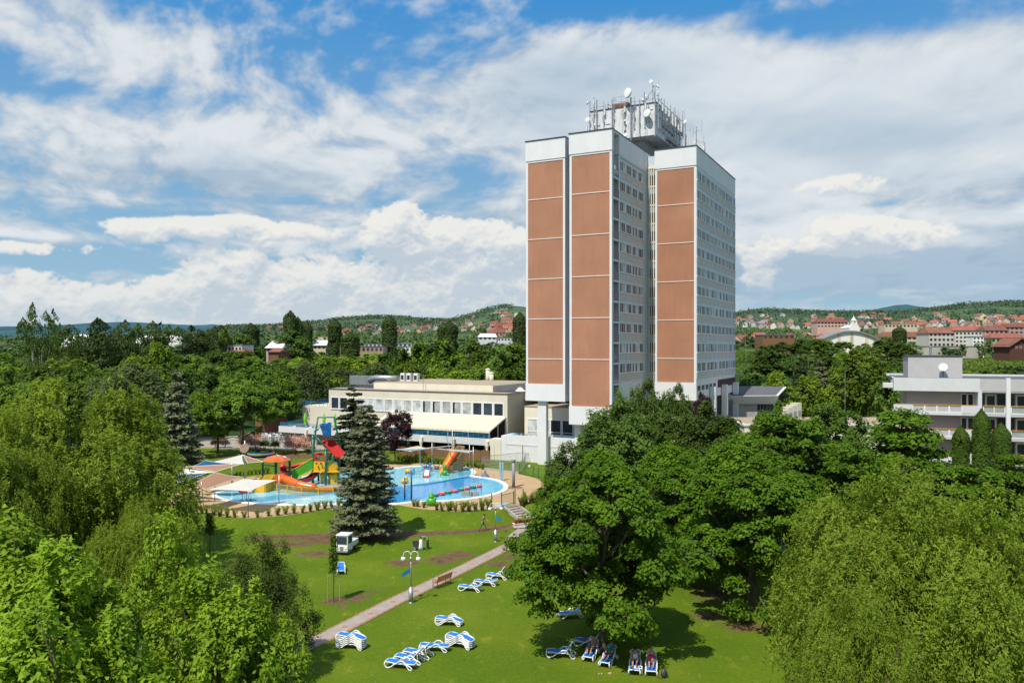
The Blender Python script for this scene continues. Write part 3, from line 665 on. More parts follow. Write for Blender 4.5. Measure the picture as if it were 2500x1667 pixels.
# balconies
for zs in FLO+[12.0]:
    z = zs-1.35
    b = MB(); b.box(-41.6, -39.85, 108.85, 111.15, z-.35, z); bal = tb(b, "balcony", [K["shade"]])
    b = MB(); b.box(-39.95, -39.88, 108.9, 111.1, z+.1, z+1.05); rl = b.build("glass_panel", K["blueglass"], bal, off=TO)
    b = MB(); b.box(-39.97, -39.84, 108.85, 111.15, z+1.05, z+1.12)
    for d in (108.9, 109.6, 110.35, 111.08): b.box(-39.96, -39.86, d-.025, d+.025, z, z+1.05)
    b.build("railing", K["railblue"], bal, off=TO)
    b = MB(); b.box(-41.55, -41.4, 109.2, 110.1, z, z+2.2); b.build("door", K["darkin"], bal, off=TO)
# pillars under the slabs
def pillar(e0, e1, d0, d1, z0, z1): b = MB(); b.box(e0, e1, d0, d1, z0, z1); tb(b, "pillar", [K["white"]])
pillar(-52.4, -51.0, 109.7, 110.5, 1, 10.7); pillar(-46.2, -45.3, 109.4, 110.4, 1, 7.5); pillar(-41.6, -40.6, 109.4, 110.4, 1, 7.5)
for d in (132, 140.5, 149.5): pillar(-31.5, -30.6, d, d+1.0, 1, 12.3)
pillar(-47.4, -46.6, 114, 116, 1, 11); pillar(-33, -32, 125, 126, 1, 10.5)
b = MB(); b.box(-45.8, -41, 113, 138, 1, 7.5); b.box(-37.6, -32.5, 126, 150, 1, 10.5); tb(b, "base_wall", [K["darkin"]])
# plant room on the roof
pr = MB(); pr.box(-49.5, -38.2, 124, 138.6, 52.9, 58.0); ph = tb(pr, "plant_room", [K["whitedirty"]])
b = MB(); b.box(-49.6, -38.1, 123.9, 138.7, 58.0, 58.15); b.build("roof_edge", K["dmetal"], ph, off=TO)
b = MB(); b.box(-47.5, -40.8, 126.2, 137, 49.6, 52.9); b.build("stem_wall", K["conc"], ph, off=TO)
b = MB(); b.box(-38.19, -37.9, 127, 134, 54.9, 55.6); b.box(-38.0, -37.6, 129, 136, 53.2, 53.6); b.build("ledge", K["conc"], ph, off=TO)
b = MB(); b.box(-45.9, -43.1, 124.5, 128, 58.15, 58.95); b.build("rusty_tank", mat("rust", (.22,.08,.03), .9, .3, 2), ph, off=TO)
b = MB()
for i in range(34):
    e = -49.3+rnd.random()*11; z = 53.2+rnd.random()*4.3
    if i % 3: b.box(e, e+.04, 123.93, 124, z-.9*rnd.random(), min(57.9, z+1.2*rnd.random()))
    else: b.box(e, e+.3+.6*rnd.random(), 123.9, 124, z, z+.035)
for i in range(34):
    d = 124.4+rnd.random()*14; z = 53.4+rnd.random()*4
    if i % 2: b.box(-38.2, -38.08, d, d+.1, z-.8*rnd.random(), min(57.9, z+1.6*rnd.random()))
    else: b.box(-38.2, -38.05, d, d+.6+1.4*rnd.random(), z, z+.05)
b.build("cable_run", K["metal"], ph, off=TO)
b = MB()
for i in range(10):
    t = i/9*2*PI; b.tube([(-44.7+1.5*math.cos(t), 126.5+1.5*math.sin(t), 58.1),(-44.7+1.5*math.cos(t), 126.5+1.5*math.sin(t), 60.2)], .025, 4)
b.tube([(-44.7+1.5*math.cos(i/16*2*PI), 126.5+1.5*math.sin(i/16*2*PI), 60.2) for i in range(17)], .025, 4); b.build("roof_railing", K["metal"], ph, off=TO)
# aerial masts, each a thing of its own
def dish(b, c, r, ax, m=0):
    r *= .84; b.lathe([(0,-.42*r),(r*.5,-.36*r),(r*.85,-.15*r),(r*.99,.0),(r*.99,.34*r),(r*.9,.36*r),(0,.38*r)], c, 20, m, ax)
def mast(e, d, z0, z1, label, dishes=(), panels=(), arms=(), r=.07):
    o = empty("antenna_mast", ED(e, d, z0), TH, label, "antenna", "antenna masts around the roof plant room")
    b = MB(); b.tube([(0,0,0),(0,0,z1-z0)], r, 7); b.box(-.12,.12,-.12,.12,0,.08)
    for z in (.3*(z1-z0), .65*(z1-z0)): b.box(-.13,.13,-.1,.25,z,z+.09)
    b.build("pole", K["metal"], o)
    for (dx, ddy, dz, rr, ax) in dishes:
        b = MB(); dish(b, (dx, ddy, dz), rr, ax); b.build("dish", K["winframe"], o, smooth=True)
        b = MB(); b.bar((0,0,dz), (dx,ddy,dz), .06); b.build("bracket", K["dmetal"], o)
    for (dx, ddy, dz, h) in panels:
        b = MB(); b.box(dx-.13, dx+.13, ddy-.08, ddy+.08, dz, dz+h); b.bar((0,0,dz+h*.3),(dx,ddy,dz+h*.3),.05); b.bar((0,0,dz+h*.8),(dx,ddy,dz+h*.8),.05); b.build("panel_aerial", K["rfascia"], o)
    for (dx, ddy, dz, h) in arms:
        b = MB(); b.bar((0,0,dz),(dx,ddy,dz),.05); b.tube([(dx,ddy,dz-h*.3),(dx,ddy,dz+h*.7)], .03, 5); b.build("whip_aerial", K["metal"], o)
    return o
FX = (-.25,-.95,.05)
mast(-49.6, 124, 53, 59.8, "mast at the plant room's left corner with two round drum aerials", [(-.3,-.3,6.5,.38,(-.8,-.5,.3)),(-.2,-.35,3.6,.55,FX)], [(-.5,-.1,.2,2.6)], [(.3,0,4.5,.8)])
mast(-48.3, 123.8, 53, 59.8, "plain tall pole second from the left of the plant room front", r=.11)
mast(-48.9, 124.1, 57.5, 60.4, "short mast carrying a small grey box left of the plain tall pole", panels=[(0,-.1,1.6,.9)])
mast(-46.6, 124.6, 58, 59.5, "slim short rod standing on the left roof edge", r=.04)
mast(-45.6, 123.8, 53.3, 59.6, "mast with three clamp brackets left of the rusty tank", r=.09)
mast(-43.4, 123.8, 53.5, 58.7, "short mast beside the rusty tank with a yellow tag box", panels=[(0,-.2,.6,.7)])
mast(-42.3, 123.5, 51.5, 59.3, "mast carrying the biggest white drum antenna above the roof", [(-.25,-.5,8.35,.95,(-.45,-.85,.12))], r=.1)
mast(-40.4, 124.6, 58.1, 60.2, "short mast with two round dishes turned sideways", [(.4,.1,1.2,.5,(.9,-.35,.1)),(-.2,.3,.9,.4,(-.8,.5,0))])
mast(-40.9, 123.7, 53.3, 58.8, "wall mast with ladder rungs in the middle of the plant room front")
o = mast(-39.4, 123.7, 55.1, 57.9, "pole holding the large white drum on the plant room front wall", [(0,-.45,1.15,.8,(-.35,-.93,.1))])
mast(-42.6, 121.8, 50.33, 53.2, "low mast with two white dishes at the foot of the plant room", [(.1,-.3,2.3,.5,(-.3,-.8,.5)),(.5,-.5,1.2,.55,FX)])
o = mast(-39.0, 124.8, 58.1, 61.2, "tallest lattice braced mast topped by a pale round drum", [(-.2,-.3,3.5,.42,FX),(.9,-.1,2.7,.36,(.9,-.3,.3)),(.8,-.1,1.7,.24,(.6,-.8,0))], arms=[(.9,0,2.9,1.2)])
b = MB()
for q in ((-1.8,0,.1),(.4,-.4,.1),(.2,1.2,.1)): b.tube([q,(0,0,2.4)], .05, 5)
b.build("brace", K["metal"], o)
mast(-37.9, 124.3, 54, 59.6, "slender mast on the front right corner with crossed small drums", [(-.25,0,5.3,.25,(-1,-.2,0)),(.4,0,4.6,.26,(1,-.3,0))])
mast(-38.3, 123.7, 52.6, 60.2, "mast running up the front right corner")
mast(-37.9, 133.8, 54, 59.8, "mast on the right side with three rod aerials", arms=[(.4,.3,4.2,1.4),(-.3,.3,4.6,1.2)], panels=[(.3,.2,4.4,1.2)])
mast(-37.7, 138.2, 53, 60.4, "white tube mast near the back right corner", panels=[(.1,0,5.6,2.2),(-.3,.3,3,2.0)], r=.11)
mast(-36.9, 136.6, 51, 58.2, "mast hung with long panel aerials over the right slab roof", [(.1,-.3,6.8,.4,(-.3,-.9,.2))], [(.4,0,1,3.2),(-.3,-.2,1.2,2.8),(0,.4,2,2.6),(.8,.3,1.8,2.9)], [(.8,.2,5.4,1.3)])
mast(-35.3, 138, 50.33, 57.2, "mast with a forked rack of whips above the right slab roof", [(-.3,-.1,4.1,.25,FX)], [(-.5,0,.6,2.8)], [(.9,.2,6.2,2.6),(-.6,.1,5.9,1.6),(1.2,.3,4.2,1.7)])
mast(-33.9, 138.3, 50.33, 54.4, "shortest cluster mast behind the right slab parapet", panels=[(.3,0,.8,1.5)], dishes=[(-.2,-.1,3.1,.22,FX)])
ordn = ["first", "second", "third", "fourth", "fifth", "sixth", "seventh"]
for i in range(6): mast(-48.8+i*1.75, 123.75, 54.5, 58.9+.5*(i % 3), "thin whip mast, %s from the left against the plant room front" % ordn[i], panels=[(.2,-.1,2.6,.9)] if i % 2 else [], arms=[(.25,-.1,3.4,1.3),(-.25,0,2.2,1.0)], dishes=[(.25,-.2,1.2,.2,FX)] if i % 3 == 0 else [], r=.05)
for i in range(7): mast(-37.85, 125.6+i*1.8, 54, 58.7+.7*(i % 2), "grey aerial mast, %s from the front on the plant room's right side" % ordn[i], panels=[(.3,.1,2.2,1.7),(-.1,.5,3.0,1.4)] if i > 2 else [(.25,0,3,.8)], arms=[(.35,.3,4.2,1.2)], dishes=[(.4,.1,2.0,.24,(.9,-.3,0))] if i % 2 else [], r=.055)
b = MB()
for z in (54.0, 56.0, 58.6): b.bar((-38.0,124,z),(-38.0,138.5,z),.07); b.bar((-49.4,123.85,z),(-38.2,123.85,z),.05) if z > 58 else None
for i in range(9): b.bar((-37.95,124.2+i*1.75,53.6),(-37.95,124.2+i*1.75,58.7),.06)
for i in range(14): b.bar((-49.3+i*.85,123.9,58.1),(-49.3+i*.85,123.9,58.65),.04)
b.build("steel_framework", K["metal"], ph, off=TO)
# a bit of washing on the top loggia
b = MB(); b.box(-39.93, -39.8, 109.1, 109.7, 44.6, 45.2); o = b.build("white_towel", K["tarp_white"]); 
o.data.transform(Matrix.Rotation(TH, 4, 'Z')); tag(o, "white towel hung over the topmost balcony rail", "towel")
# ------------------------------------------------------------------ restaurant building and terraces (same frame)
RO = (-60, 120, 1)
rest = empty("restaurant_building", ED(-60, 120, 1), TH, "low cream restaurant building with a long window row and flat gravel roof", "restaurant")
def rb(b, name, mats, parent=None, **k): return b.build(name, mats, parent or rest, off=RO, **k)
DF = 117.0
Yr = 132.2; Xr = -.0058*Yr; eR = ex.x*Xr+ex.y*Yr; DF = dy.x*Xr+dy.y*Yr; eL = eR-37.9
b = MB(); zt = 10.95
b.box(eL, eR, DF, DF+24, 3.4, zt); rb(b, "wall", [K["cream"]])
b = MB(); b.box(eL-.1, eR+.1, DF-.1, DF+24, zt, zt+.12); rb(b, "coping", [K["dmetal"]])
b = MB(); b.box(eL+8, eR-4.5, DF+3.2, DF+22, zt+.12, zt+1.25); up = rb(b, "upper_roof_wall", [K["creamlight"]])
b = MB(); b.box(eL+8.4, eR-4.9, DF+3.6, DF+21.6, zt+1.25, zt+1.32); b.build("gravel", K["gravel"], up, off=RO)
b = MB(); b.box(eL-.2, eR+.2, DF-.2+.3, DF+24.2, zt-.02, zt+.02); b.box(eR-4.5, eR+6, DF+6, DF+40, zt-1.2, zt-.2); b.box(eR-4.5, eR+14, DF+14, DF+44, 3, zt-.3); rb(b, "gravel_roof", [K["gravel"]])
b = MB(); b.box(eL+.4, eR-.4, DF+.3, DF+3, zt+.121, zt+.16); rb(b, "roof_gravel", [K["gravel"]])
nwin = 18; wspan = (eR-.6)-(eL+.5)
for i in range(nwin):
    c = eL+.5+(i+.5)*wspan/nwin; w = wspan/nwin*.40
    b = MB(); b.box(c-w, c+w, DF-.03, DF+.02, 7.45, 9.4, 1 if i < 15 and i not in (0, 1) else 0)
    if i in (10, 11, 13): b.box(c-w*.95, c-w*.5, DF-.035, DF-.03, 7.5, 9.35, 0)
    wi = rb(b, "window", [K["darkglass"], K["curtain"]])
    b = MB(); b.box(c-w-.16, c-w, DF-.09, DF, 7.3, 9.55); b.box(c+w, c+w+.16, DF-.09, DF, 7.3, 9.55); b.box(c-w, c+w, DF-.09, DF, 9.4, 9.55); b.box(c-w-.17, c+w+.17, DF-.14, DF, 7.22, 7.42)
    b.build("frame", K["winframe"], wi, off=RO)
# lower left wing
b = MB(); b.box(eL-7, eL-.01, DF+.6, DF+18, 3.4, 7.6); rb(b, "wing_wall", [K["cream"]])
b = MB()
for z in (8.0, 8.35): b.bar((eL-7, DF+.8, z),(eL, DF+.8, z), .07); b.bar((eL-7, DF+.8, z),(eL-7, DF+14, z), .07)
for i in range(8): b.bar((eL-7+i, DF+.8, 7.6),(eL-7+i, DF+.8, 8.35), .05)
rb(b, "wing_railing", [K["railblue"]])
# roof ducts
b = MB(); zz = zt+1.32
def Pp(u, v, d):   # point of the frame plane y=d seen in direction u,v (survey)
    r = (u-CX)/F; Y = d/(dy.x*r+dy.y); X = r*Y; return (ex.x*X+ex.y*Y, d, CH-(v-HY)/F*Y)
a = Pp(862, 930, DF+12); c = Pp(962, 928, DF+12); b.box(a[0], c[0], DF+11, DF+13, zt+.3, zz+.75); b.box(c[0]-1.5, c[0]+4.2, DF+11.2, DF+12.8, zz+.0, zz+.6)
for i in range(6): x = a[0]+(c[0]-a[0])*i/5; b.box(x-.06, x+.06, DF+10.95, DF+13.05, zt+.25, zz+.8)
dct = rb(b, "air_duct", [K["metal"]])
b = MB(); a = Pp(912, 935, DF+8); b.tube([(a[0]-1, DF+8, zz-.1),(a[0]+.4, DF+8, zz+.6),(a[0]+5.5, DF+8, zz+.6)], .55, 10); rb(b, "round_duct", [K["metal"]], smooth=True)
for u in (985, 1000, 1017):
    a = Pp(u, 930, DF+11); b = MB(); b.box(a[0]-.45, a[0]+.45, DF+10.6, DF+11.4, zz, zz+1.5); ac = rb(b, "cooling_unit", [K["winframe"]])
    b = MB(); b.box(a[0]-.32, a[0]+.32, DF+10.57, DF+10.6, zz+.25, zz+1.1); b.build("grille", K["darkin"], ac, off=RO)
for u, h in ((1191, 2.1), (1200, 1.4)):
    a = Pp(u, 930, DF+20); b = MB(); b.tube([(a[0], DF+20, zz-.5),(a[0], DF+20, zz+h)], .42, 10); b.lathe([(.5,0),(.5,.15),(0,.3)], (a[0], DF+20, zz+h), 10); rb(b, "vent_pipe", [K["creamlight"]], smooth=True)
b = MB(); a = Pp(1270, 955, DF+9); b.lathe([(1.6,0),(.5,.8),(.5,1.0),(0,1.1)], (a[0], DF+9, zt-.3), 4); rb(b, "roof_cowl", [K["tarp_white"]])
a = Pp(1037, 950, DF+3); b = MB(); b.tube([(a[0], DF+2.5, zt),(a[0], DF+2.5, zt+3)], .05, 5); rb(b, "rod", [K["metal"]])
# awning
TD = 111.2
eT0 = ex.x*W(686, 0, 147.5).x+ex.y*147.5; p = W(1196, 0, 127.2); eT1 = ex.x*p.x+ex.y*p.y
eA0 = Pp(905, 1040, TD)[0]
b = MB(); n = 26
for i in range(n):
    x0 = eA0+(eT1-eA0)*i/n; x1 = eA0+(eT1-eA0)*(i+1)/n-.03
    b.add([(x0,DF-.1,7.25),(x1,DF-.1,7.25),(x1,TD+.1,5.42),(x0,TD+.1,5.42),(x0,DF-.1,7.2),(x1,DF-.1,7.2),(x1,TD+.1,5.37),(x0,TD+.1,5.37),(x0,TD+.05,5.1),(x1,TD+.05,5.1)], [(0,3,2,1),(4,5,6,7),(3,8,9,2),(0,4,7,3),(1,2,6,5)])
aw = rb(b, "awning", [K["awning"]])
b = MB(); b.box(eA0, eT1-.3, DF-.06, DF-.01, 3.45, 7.0); b.build("awning_shade_sheet", K["darkin"], aw, off=RO)  # dark sheet added to stand for the shade under the awning
b = MB()
for i in range(7):
    x = eA0+(eT1-.2-eA0)*i/6; b.bar((x, TD+.25, 3.4),(x, TD+.25, 5.35), .12)
b.bar((eA0, TD+.25, 5.3),(eT1, TD+.25, 5.3), .12); b.bar((eT1-.1, TD+.2, 5.3),(eT1-.1, DF, 7.1), .1); b.bar((eT1-.1, TD+3, 3.4),(eT1-.1, TD+3, 6.2), .08)
b.build("awning_frame", K["winframe"], aw, off=RO)
# terrace
ter = empty("terrace", ED(-60, 112, 1), TH, "long raised dining terrace with blue rails and a white retaining wall", "terrace")
TRO = (-60, 112, 1)
def te(b, name, mats, parent=None, **k): return b.build(name, mats, parent or ter, off=TRO, **k)
eW0 = Pp(1237, 1100, TD)[0]; eW1 = -43.3
b = MB(); b.box(eT0, eW0, TD, DF-.01, 3.15, 3.4); te(b, "deck_slab", [K["conc"]])
b = MB(); b.box(eT0, eT1+.3, TD-.25, TD, 3.15, 4.25); b.box(eT0-.25, eT0, TD-.25, DF+8, 3.15, 4.25); b.box(eL-8, eL-7.01, DF+.6, DF+8, 3.15, 3.4); te(b, "fascia", [K["rfascia"]])
b = MB(); b.box(eT0, eL-7.01, DF-.01, DF+8, 3.1, 3.39); te(b, "side_deck", [K["conc"]])
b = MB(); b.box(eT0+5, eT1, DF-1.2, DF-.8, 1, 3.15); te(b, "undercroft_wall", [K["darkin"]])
b = MB(); b.box(eT0+.4, eT0+12, TD+2.5, TD+3.0, 1, 3.14); te(b, "undercroft_panel", [K["rwall"]])
b = MB()
for z in (4.45, 4.68, 4.9): b.bar((eT0, TD-.1, z),(eT1+.2, TD-.1, z), .06)
for z in (4.45, 4.68, 4.9): b.bar((eT0, TD-.1, z),(eT0, DF+8, z), .06)
for i in range(46): x = eT0+(eT1-eT0)*i/45; b.bar((x, TD-.1, 4.25),(x, TD-.1, 4.9), .05)
te(b, "rail", [K["railblue"]])
for i, u in enumerate((752, 838, 1033, 1111, 1193)):
    a = Pp(u, 1070, TD); b = MB(); b.box(a[0]-.25, a[0]+.25, TD-.75, TD-.25, 3.0, 3.9); b.box(a[0]-.15, a[0]+.15, TD-.7, TD-.4, 2.2, 3.0); te(b, "gutter_box", [K["creamlight"]])
for i in range(9):
    x = eT0+3+i*(eT1-eT0-4)/8; b = MB(); b.box(x-.2, x+.2, TD+.4, TD+.8, 1, 3.15); te(b, "post", [K["conc"]])
b = MB(); b.box(eT1+.3, eW0-.9, TD-.3, TD+1.5, .8, 4.3, 0); b.box(eW0-.9, eW0, TD-.15, TD+4, .8, 4.9, 1); b.box(eT1+1.0, eT1+1.06, TD-.32, TD-.3, 1, 3.3, 2); te(b, "pier", [K["creamlight"], K["white"], K["conc"]])
b = MB(); b.box(eW0, eW1, TD-.1, TD+.3, .6, 5.05); w = te(b, "retaining_wall", [K["white"]])
b = MB(); b.box(eW0, eW1, TD-.14, TD-.1, 3.5, 3.72)
for z in (1.6, 2.2, 2.8, 3.3): b.box(eW0, eW1, TD-.106, TD-.1, z, z+.03)
b.build("string_course", K["rfascia"], w, off=TRO)
b = MB(); b.box(eW0, -39.5, TD+.3, DF+3, 3.15, 4.1); te(b, "upper_deck", [K["conc"]])
b = MB(); b.bar((eW0, TD+.1, 5.35),(eW1, TD+.1, 5.35), .06); b.bar((eW0, TD+.1, 5.2),(eW1, TD+.1, 5.2), .04)
for i in range(12): x = eW0+(eW1-eW0)*i/11; b.bar((x, TD+.1, 5.05),(x, TD+.1, 5.35), .04)
te(b, "wall_rail", [K["railblue"]])
b = MB(); b.box(eW1-2.3, eW1+1.6, TD-2.3, TD+.3, 3.6, 5.0); bx_ = te(b, "balcony_box", [K["creamlight"]])
b = MB(); b.bar((eW1-2.3, TD-2.2, 5.3),(eW1+1.6, TD-2.2, 5.3), .06); b.bar((eW1-2.3, TD-2.2, 5.0),(eW1-2.3, TD-2.2, 5.3), .05); b.bar((eW1+1.5, TD-2.2, 5.0),(eW1+1.5, TD-2.2, 5.3), .05); b.build("rail", K["railblue"], bx_, off=TRO)
b = MB(); b.box(eW1, eW1+4, TD+1, TD+1.3, 1, 3.6); te(b, "lower_entrance", [K["darkglass"]])
b = MB(); b.tube([(eW0+2.9, TD-.2, .9),(eW0+2.9, TD-.2, 3.6)], .06, 6); te(b, "drainpipe", [mat("tan_pipe", (.4,.3,.2), .6)])
# the glazed room behind the upper deck
hall = empty("terrace_restaurant", ED(-52, 118, 4), TH, "cream single storey restaurant hall with glazing behind the upper terrace", "restaurant")
HO = (-52, 118, 4)
dH = DF+1.5
b = MB(); b.box(eW0-.5, -39, dH, dH+8, 4.1, 9.0); b.build("wall", K["creamlight"], hall, off=HO)
b = MB(); b.box(eW0-.5, -39, dH-.1, dH+8, 9.0, 9.1); b.box(eW0+.4, -40, dH+.5, dH+7, 9.1, 9.14); b.build("roof", K["gravel"], hall, off=HO)
for i in range(7):
    x = eW0+1.0+i*2.1
    if x > -41: break
    b = MB(); b.box(x-.85, x+.85, dH-.02, dH+.03, 4.6, 6.9, 0 if i else 1); wi = b.build("window", [K["darkglass"], K["curtain"]], hall, off=HO)
    b = MB(); b.box(x-1.0, x-.85, dH-.09, dH, 4.3, 7.05); b.box(x+.85, x+1.0, dH-.09, dH, 4.3, 7.05); b.box(x-.85, x+.85, dH-.09, dH, 6.9, 7.05); b.box(x-.85, x+.85, dH-.09, dH, 4.9, 5.0); b.build("frame", K["winframe"], wi, off=HO)
b = MB(); x = -46.2; b.lathe([(1.9,0),(1.7,.7),(1.1,1.3),(0,1.6)], (x, TD+3, 6.3), 14); b.build("canopy", K["conc"], hall, off=HO, smooth=True)
# closed green parasols, tables and guests on the terraces
for i, (u, v) in enumerate(((745, 997), (791, 999), (818, 1001))):
    p = Pp(u, v, TD+2.2+i*.5); wz = ED(p[0], p[1], 3.4)
    o = empty("closed_parasol", wz, 0, ["folded lime green parasol at the left end of the terrace", "folded lime green parasol right behind the hoop of the blue bucket", "folded lime green parasol touching the dark spruce"][i], "parasol", "folded green parasols on the terrace")
    b = MB(); b.tube([(0,0,0),(0,0,3.3)], .04, 6); b.lathe([(.3,0),(.3,.08),(0,.1)], (0,0,0), 10); b.build("pole", K["winframe"], o)
    b = MB(); b.lathe([(.05,.9),(.28,1.0),(.22,1.5),(.32,2.1),(.26,2.6),(.12,3.1),(.0,3.5)], (0,0,0), 8); b.build("canopy", mat("lime_cloth", (.2,.55,.02), .7, .1, 3), o)
tabm = MB(); tabm.box(-.4,.4,-.4,.4,.7,.75).tube([(0,0,0),(0,0,.7)], .04, 6).lathe([(.25,0),(.25,.04),(0,.05)], n=8); TABM = tabm.mesh("cafe_table", K["tarp_white"])
chm = MB(); chm.box(-.22,.22,-.22,.22,.4,.45).box(-.22,.22,.18,.22,.45,.85)
for sx in (-.2,.2):
    for sy in (-.2,.2): chm.bar((sx,sy,0),(sx,sy,.42), .04)
CHM = chm.mesh("terrace_chair", K["dmetal"])
for i in range(8):
    e = eT0+2.0+i*1.9; w = ED(e, TD+1.6+(i % 2), 3.4)
    tag(inst("cafe_table", TABM, None, w, TH), "small square cafe table on the open left terrace", "table", "cafe tables on the open terrace")
    for s in (-1, 1): tag(inst("terrace_chair", CHM, None, ED(e+s*.7, TD+1.6+(i % 2), 3.4), TH+s*1.57), "dark terrace chair beside a cafe table on the left terrace", "chair", "dark chairs on the open terrace")
for i in range(5):
    e = eW0+1.2+i*1.9; tag(inst("cafe_table", TABM, None, ED(e, TD+1.4, 4.1), TH), "white topped table along the rail of the upper terrace", "table", "tables on the upper terrace")
    for s in (-1, 1): tag(inst("terrace_chair", CHM, None, ED(e+s*.7, TD+1.4, 4.1), TH+s*1.57), "dark chair by a table on the upper terrace", "chair", "chairs on the upper terrace")
# ------------------------------------------------------------------ balcony building on the right
bp = W(2182, 0, 99); rbd = empty("balcony_building", (bp.x, 99, 0), R(-20), "grey white apartment hotel with amber railed balconies and roof stair box", "building")
def PX(u): r = (u-CX)/F; return (r*99-bp.x)/(math.cos(R(20))+math.sin(R(20))*r)
XL = 0; XM = PX(2393); XE = PX(2640)
zf = 15.1; fh = 2.9
b = MB(); b.box(PX(2219), XE, 2.2, 9, 0, zf-.1); rbd_w = b.build("wall", K["rwall"], rbd)
b = MB(); b.box(XL, XE, 2.0, 9.3, zf-.35, zf-.05); b.box(XL+.3, XE-.2, .3, 9, zf-.05, zf+.02); b.build("roof", K["felt"], rbd)
b = MB(); b.box(XL, XE, 9, 9.4, zf-.3, zf+.25); b.box(XL-1.1, XL, 1, 2.6, zf-1.3, zf-.75); b.build("parapet", K["rfascia"], rbd)
b = MB(); b.box(XL, XM, 0, .25, zf-1.45, zf); b.box(XL, XL+.25, .25, 4, zf-1.45, zf); b.box(XM, XE, .15, .4, zf-1.5, zf-.03, 1); b.box(XL, XM, 0, 2.2, zf-1.6, zf-1.45); b.box(XM, XE, .2, 2.2, zf-1.65, zf-1.5)
b.build("fascia", [K["rfascia"], K["lilac"]], rbd)
b = MB(); b.box(PX(2219), PX(2353), .9, 6, zf-.05, zf+2.62); st = b.build("stair_box", K["conc"] if False else K["lilac"], rbd)
b = MB(); b.box(PX(2219)-.08, PX(2353)+.08, .82, 6.1, zf+2.62, zf+2.74); b.build("coping", K["dmetal"], st)
b = MB(); b.tube([(PX(2284), 4, zf+2.7),(PX(2284), 4, zf+3.7)], .17, 8); b.lathe([(.22,0),(.22,.15),(0,.2)], (PX(2284), 4, zf+3.7), 8); b.build("vent_pipe", K["metal"], st)
def railing(x0, x1, y, z, par, n):
    b = MB(); b.bar((x0, y, z+1.02),(x1, y, z+1.02), .09, .07); b.bar((x0, y-.04, z+.9),(x1, y-.04, z+.9), .05); b.build("handrail", K["amber"], par)
for k in range(5):
    z = zf-1.5-fh*(k+1)+.15
    if z < 0: break
    b = MB(); b.box(XL, XM, 0, 2.2, z-.25, z+.1); b.box(XL, PX(2228), 0, .16, z-.25, z+.95); b.box(PX(2348), XM-.6, 0, .16, z-.25, z+.95); b.box(XM-.6, XM, 0, .3, z-.25, z+.95)
    b.box(PX(2228), PX(2348), .02, .16, z-.25, z+.02)
    bal = b.build("balcony", K["rfascia"], rbd)
    b = MB(); x0, x1 = PX(2228), PX(2348)
    for i in range(5): xx = x0+(x1-x0)*i/4; b.box(xx-.08, xx+.08, .02, .14, z+.16, z+.9)
    b.box(x0, x1, .01, .15, z+.06, z+.16); b.build("baluster", K["winframe"], bal)
    b = MB(); b.box(x0+.1, x1-.1, .07, .09, z+.16, z+.86); b.build("balcony_glass", K["lilac"], bal)
    railing(XL+.3, XM-.4, .08, z, bal, 6)
    # bays to the right
    xs = [XM, PX(2461), PX(2545), XE]
    for i in range(3):
        x0, x1 = xs[i]+.4, xs[i+1]-.25
        b = MB(); b.box(xs[i], xs[i+1], .3, 2.2, z-.3, z+.05); bb = b.build("balcony", K["lilac"], rbd)
        b = MB(); b.box(x0, x1, .3, .42, z+.05, z+.14)
        for t in (0, .5, 1): xx = x0+(x1-x0)*t; b.box(xx-.05, xx+.05, .3, .42, z+.14, z+.9)
        b.build("baluster", K["winframe"], bb)
        b = MB(); b.box(x0+.05, x1-.05, .35, .37, z+.14, z+.86); b.build("balcony_glass", mat("pale_glass", (.32,.36,.38), .2) if k == 0 and i == 0 else bpy.data.materials["pale_glass"], bb)
        railing(x0, x1, .34, z, bb, 3)
        xc = (x0+x1)/2
        b = MB(); b.box(xc-.42, xc+.42, 2.12, 2.19, z+.1, z+2.1); dr = b.build("door", K["darkglass"], rbd)
        b = MB(); b.box(xc-.6, xc-.42, 2.08, 2.19, z+.05, z+2.3); b.box(xc+.42, xc+.6, 2.08, 2.19, z+.05, z+2.3); b.box(xc-.42, xc+.42, 2.08, 2.19, z+2.1, z+2.3); b.build("frame", K["creamlight"], dr)
        for s in (-1, 1):
            b = MB(); b.box(xc+s*1.25-.55, xc+s*1.25+.55, 2.13, 2.19, z+.1, z+2.3); b.build("window", K["darkglass"], rbd)
    b = MB(); b.box(PX(2356), PX(2367.5), 2.12, 2.19, z+.55, z+2.2); b.box(PX(2372), PX(2383.5), 2.12, 2.19, z+.55, z+2.2); wi = b.build("window", K["darkglass"], rbd)
    b = MB(); b.box(PX(2353.5), PX(2356), 2.06, 2.19, z+.4, z+2.35); b.box(PX(2367.5), PX(2372), 2.06, 2.19, z+.4, z+2.35); b.box(PX(2383.5), PX(2388), 2.06, 2.19, z+.4, z+2.35); b.box(PX(2356), PX(2383.5), 2.06, 2.18, z+2.2, z+2.35); b.build("frame", K["creamlight"], wi)
for u in (2461.5, 2545):
    b = MB(); b.box(PX(u)-.22, PX(u)+.22, -.15, .3, 0, zf+.1); b.build("column", K["white"], rbd)
b = MB(); b.box(PX(2388), PX(2393)+.2, .02, 2.2, 0, zf-1.5); b.build("column", K["rfascia"], rbd)
def wallz(p): return p
o = empty("satellite_dish", (bp.x+PX(2304)*math.cos(R(20))+.4*math.sin(R(20)), 99-PX(2304)*math.sin(R(20))+.4*math.cos(R(20)), zf+.05), R(-20), "white satellite dish on the grey stair box of the balcony building", "satellite dish")
b = MB(); b.tube([(0,0,0),(0,-.02,1.2)], .05, 6); b.build("pole", K["dmetal"], o)
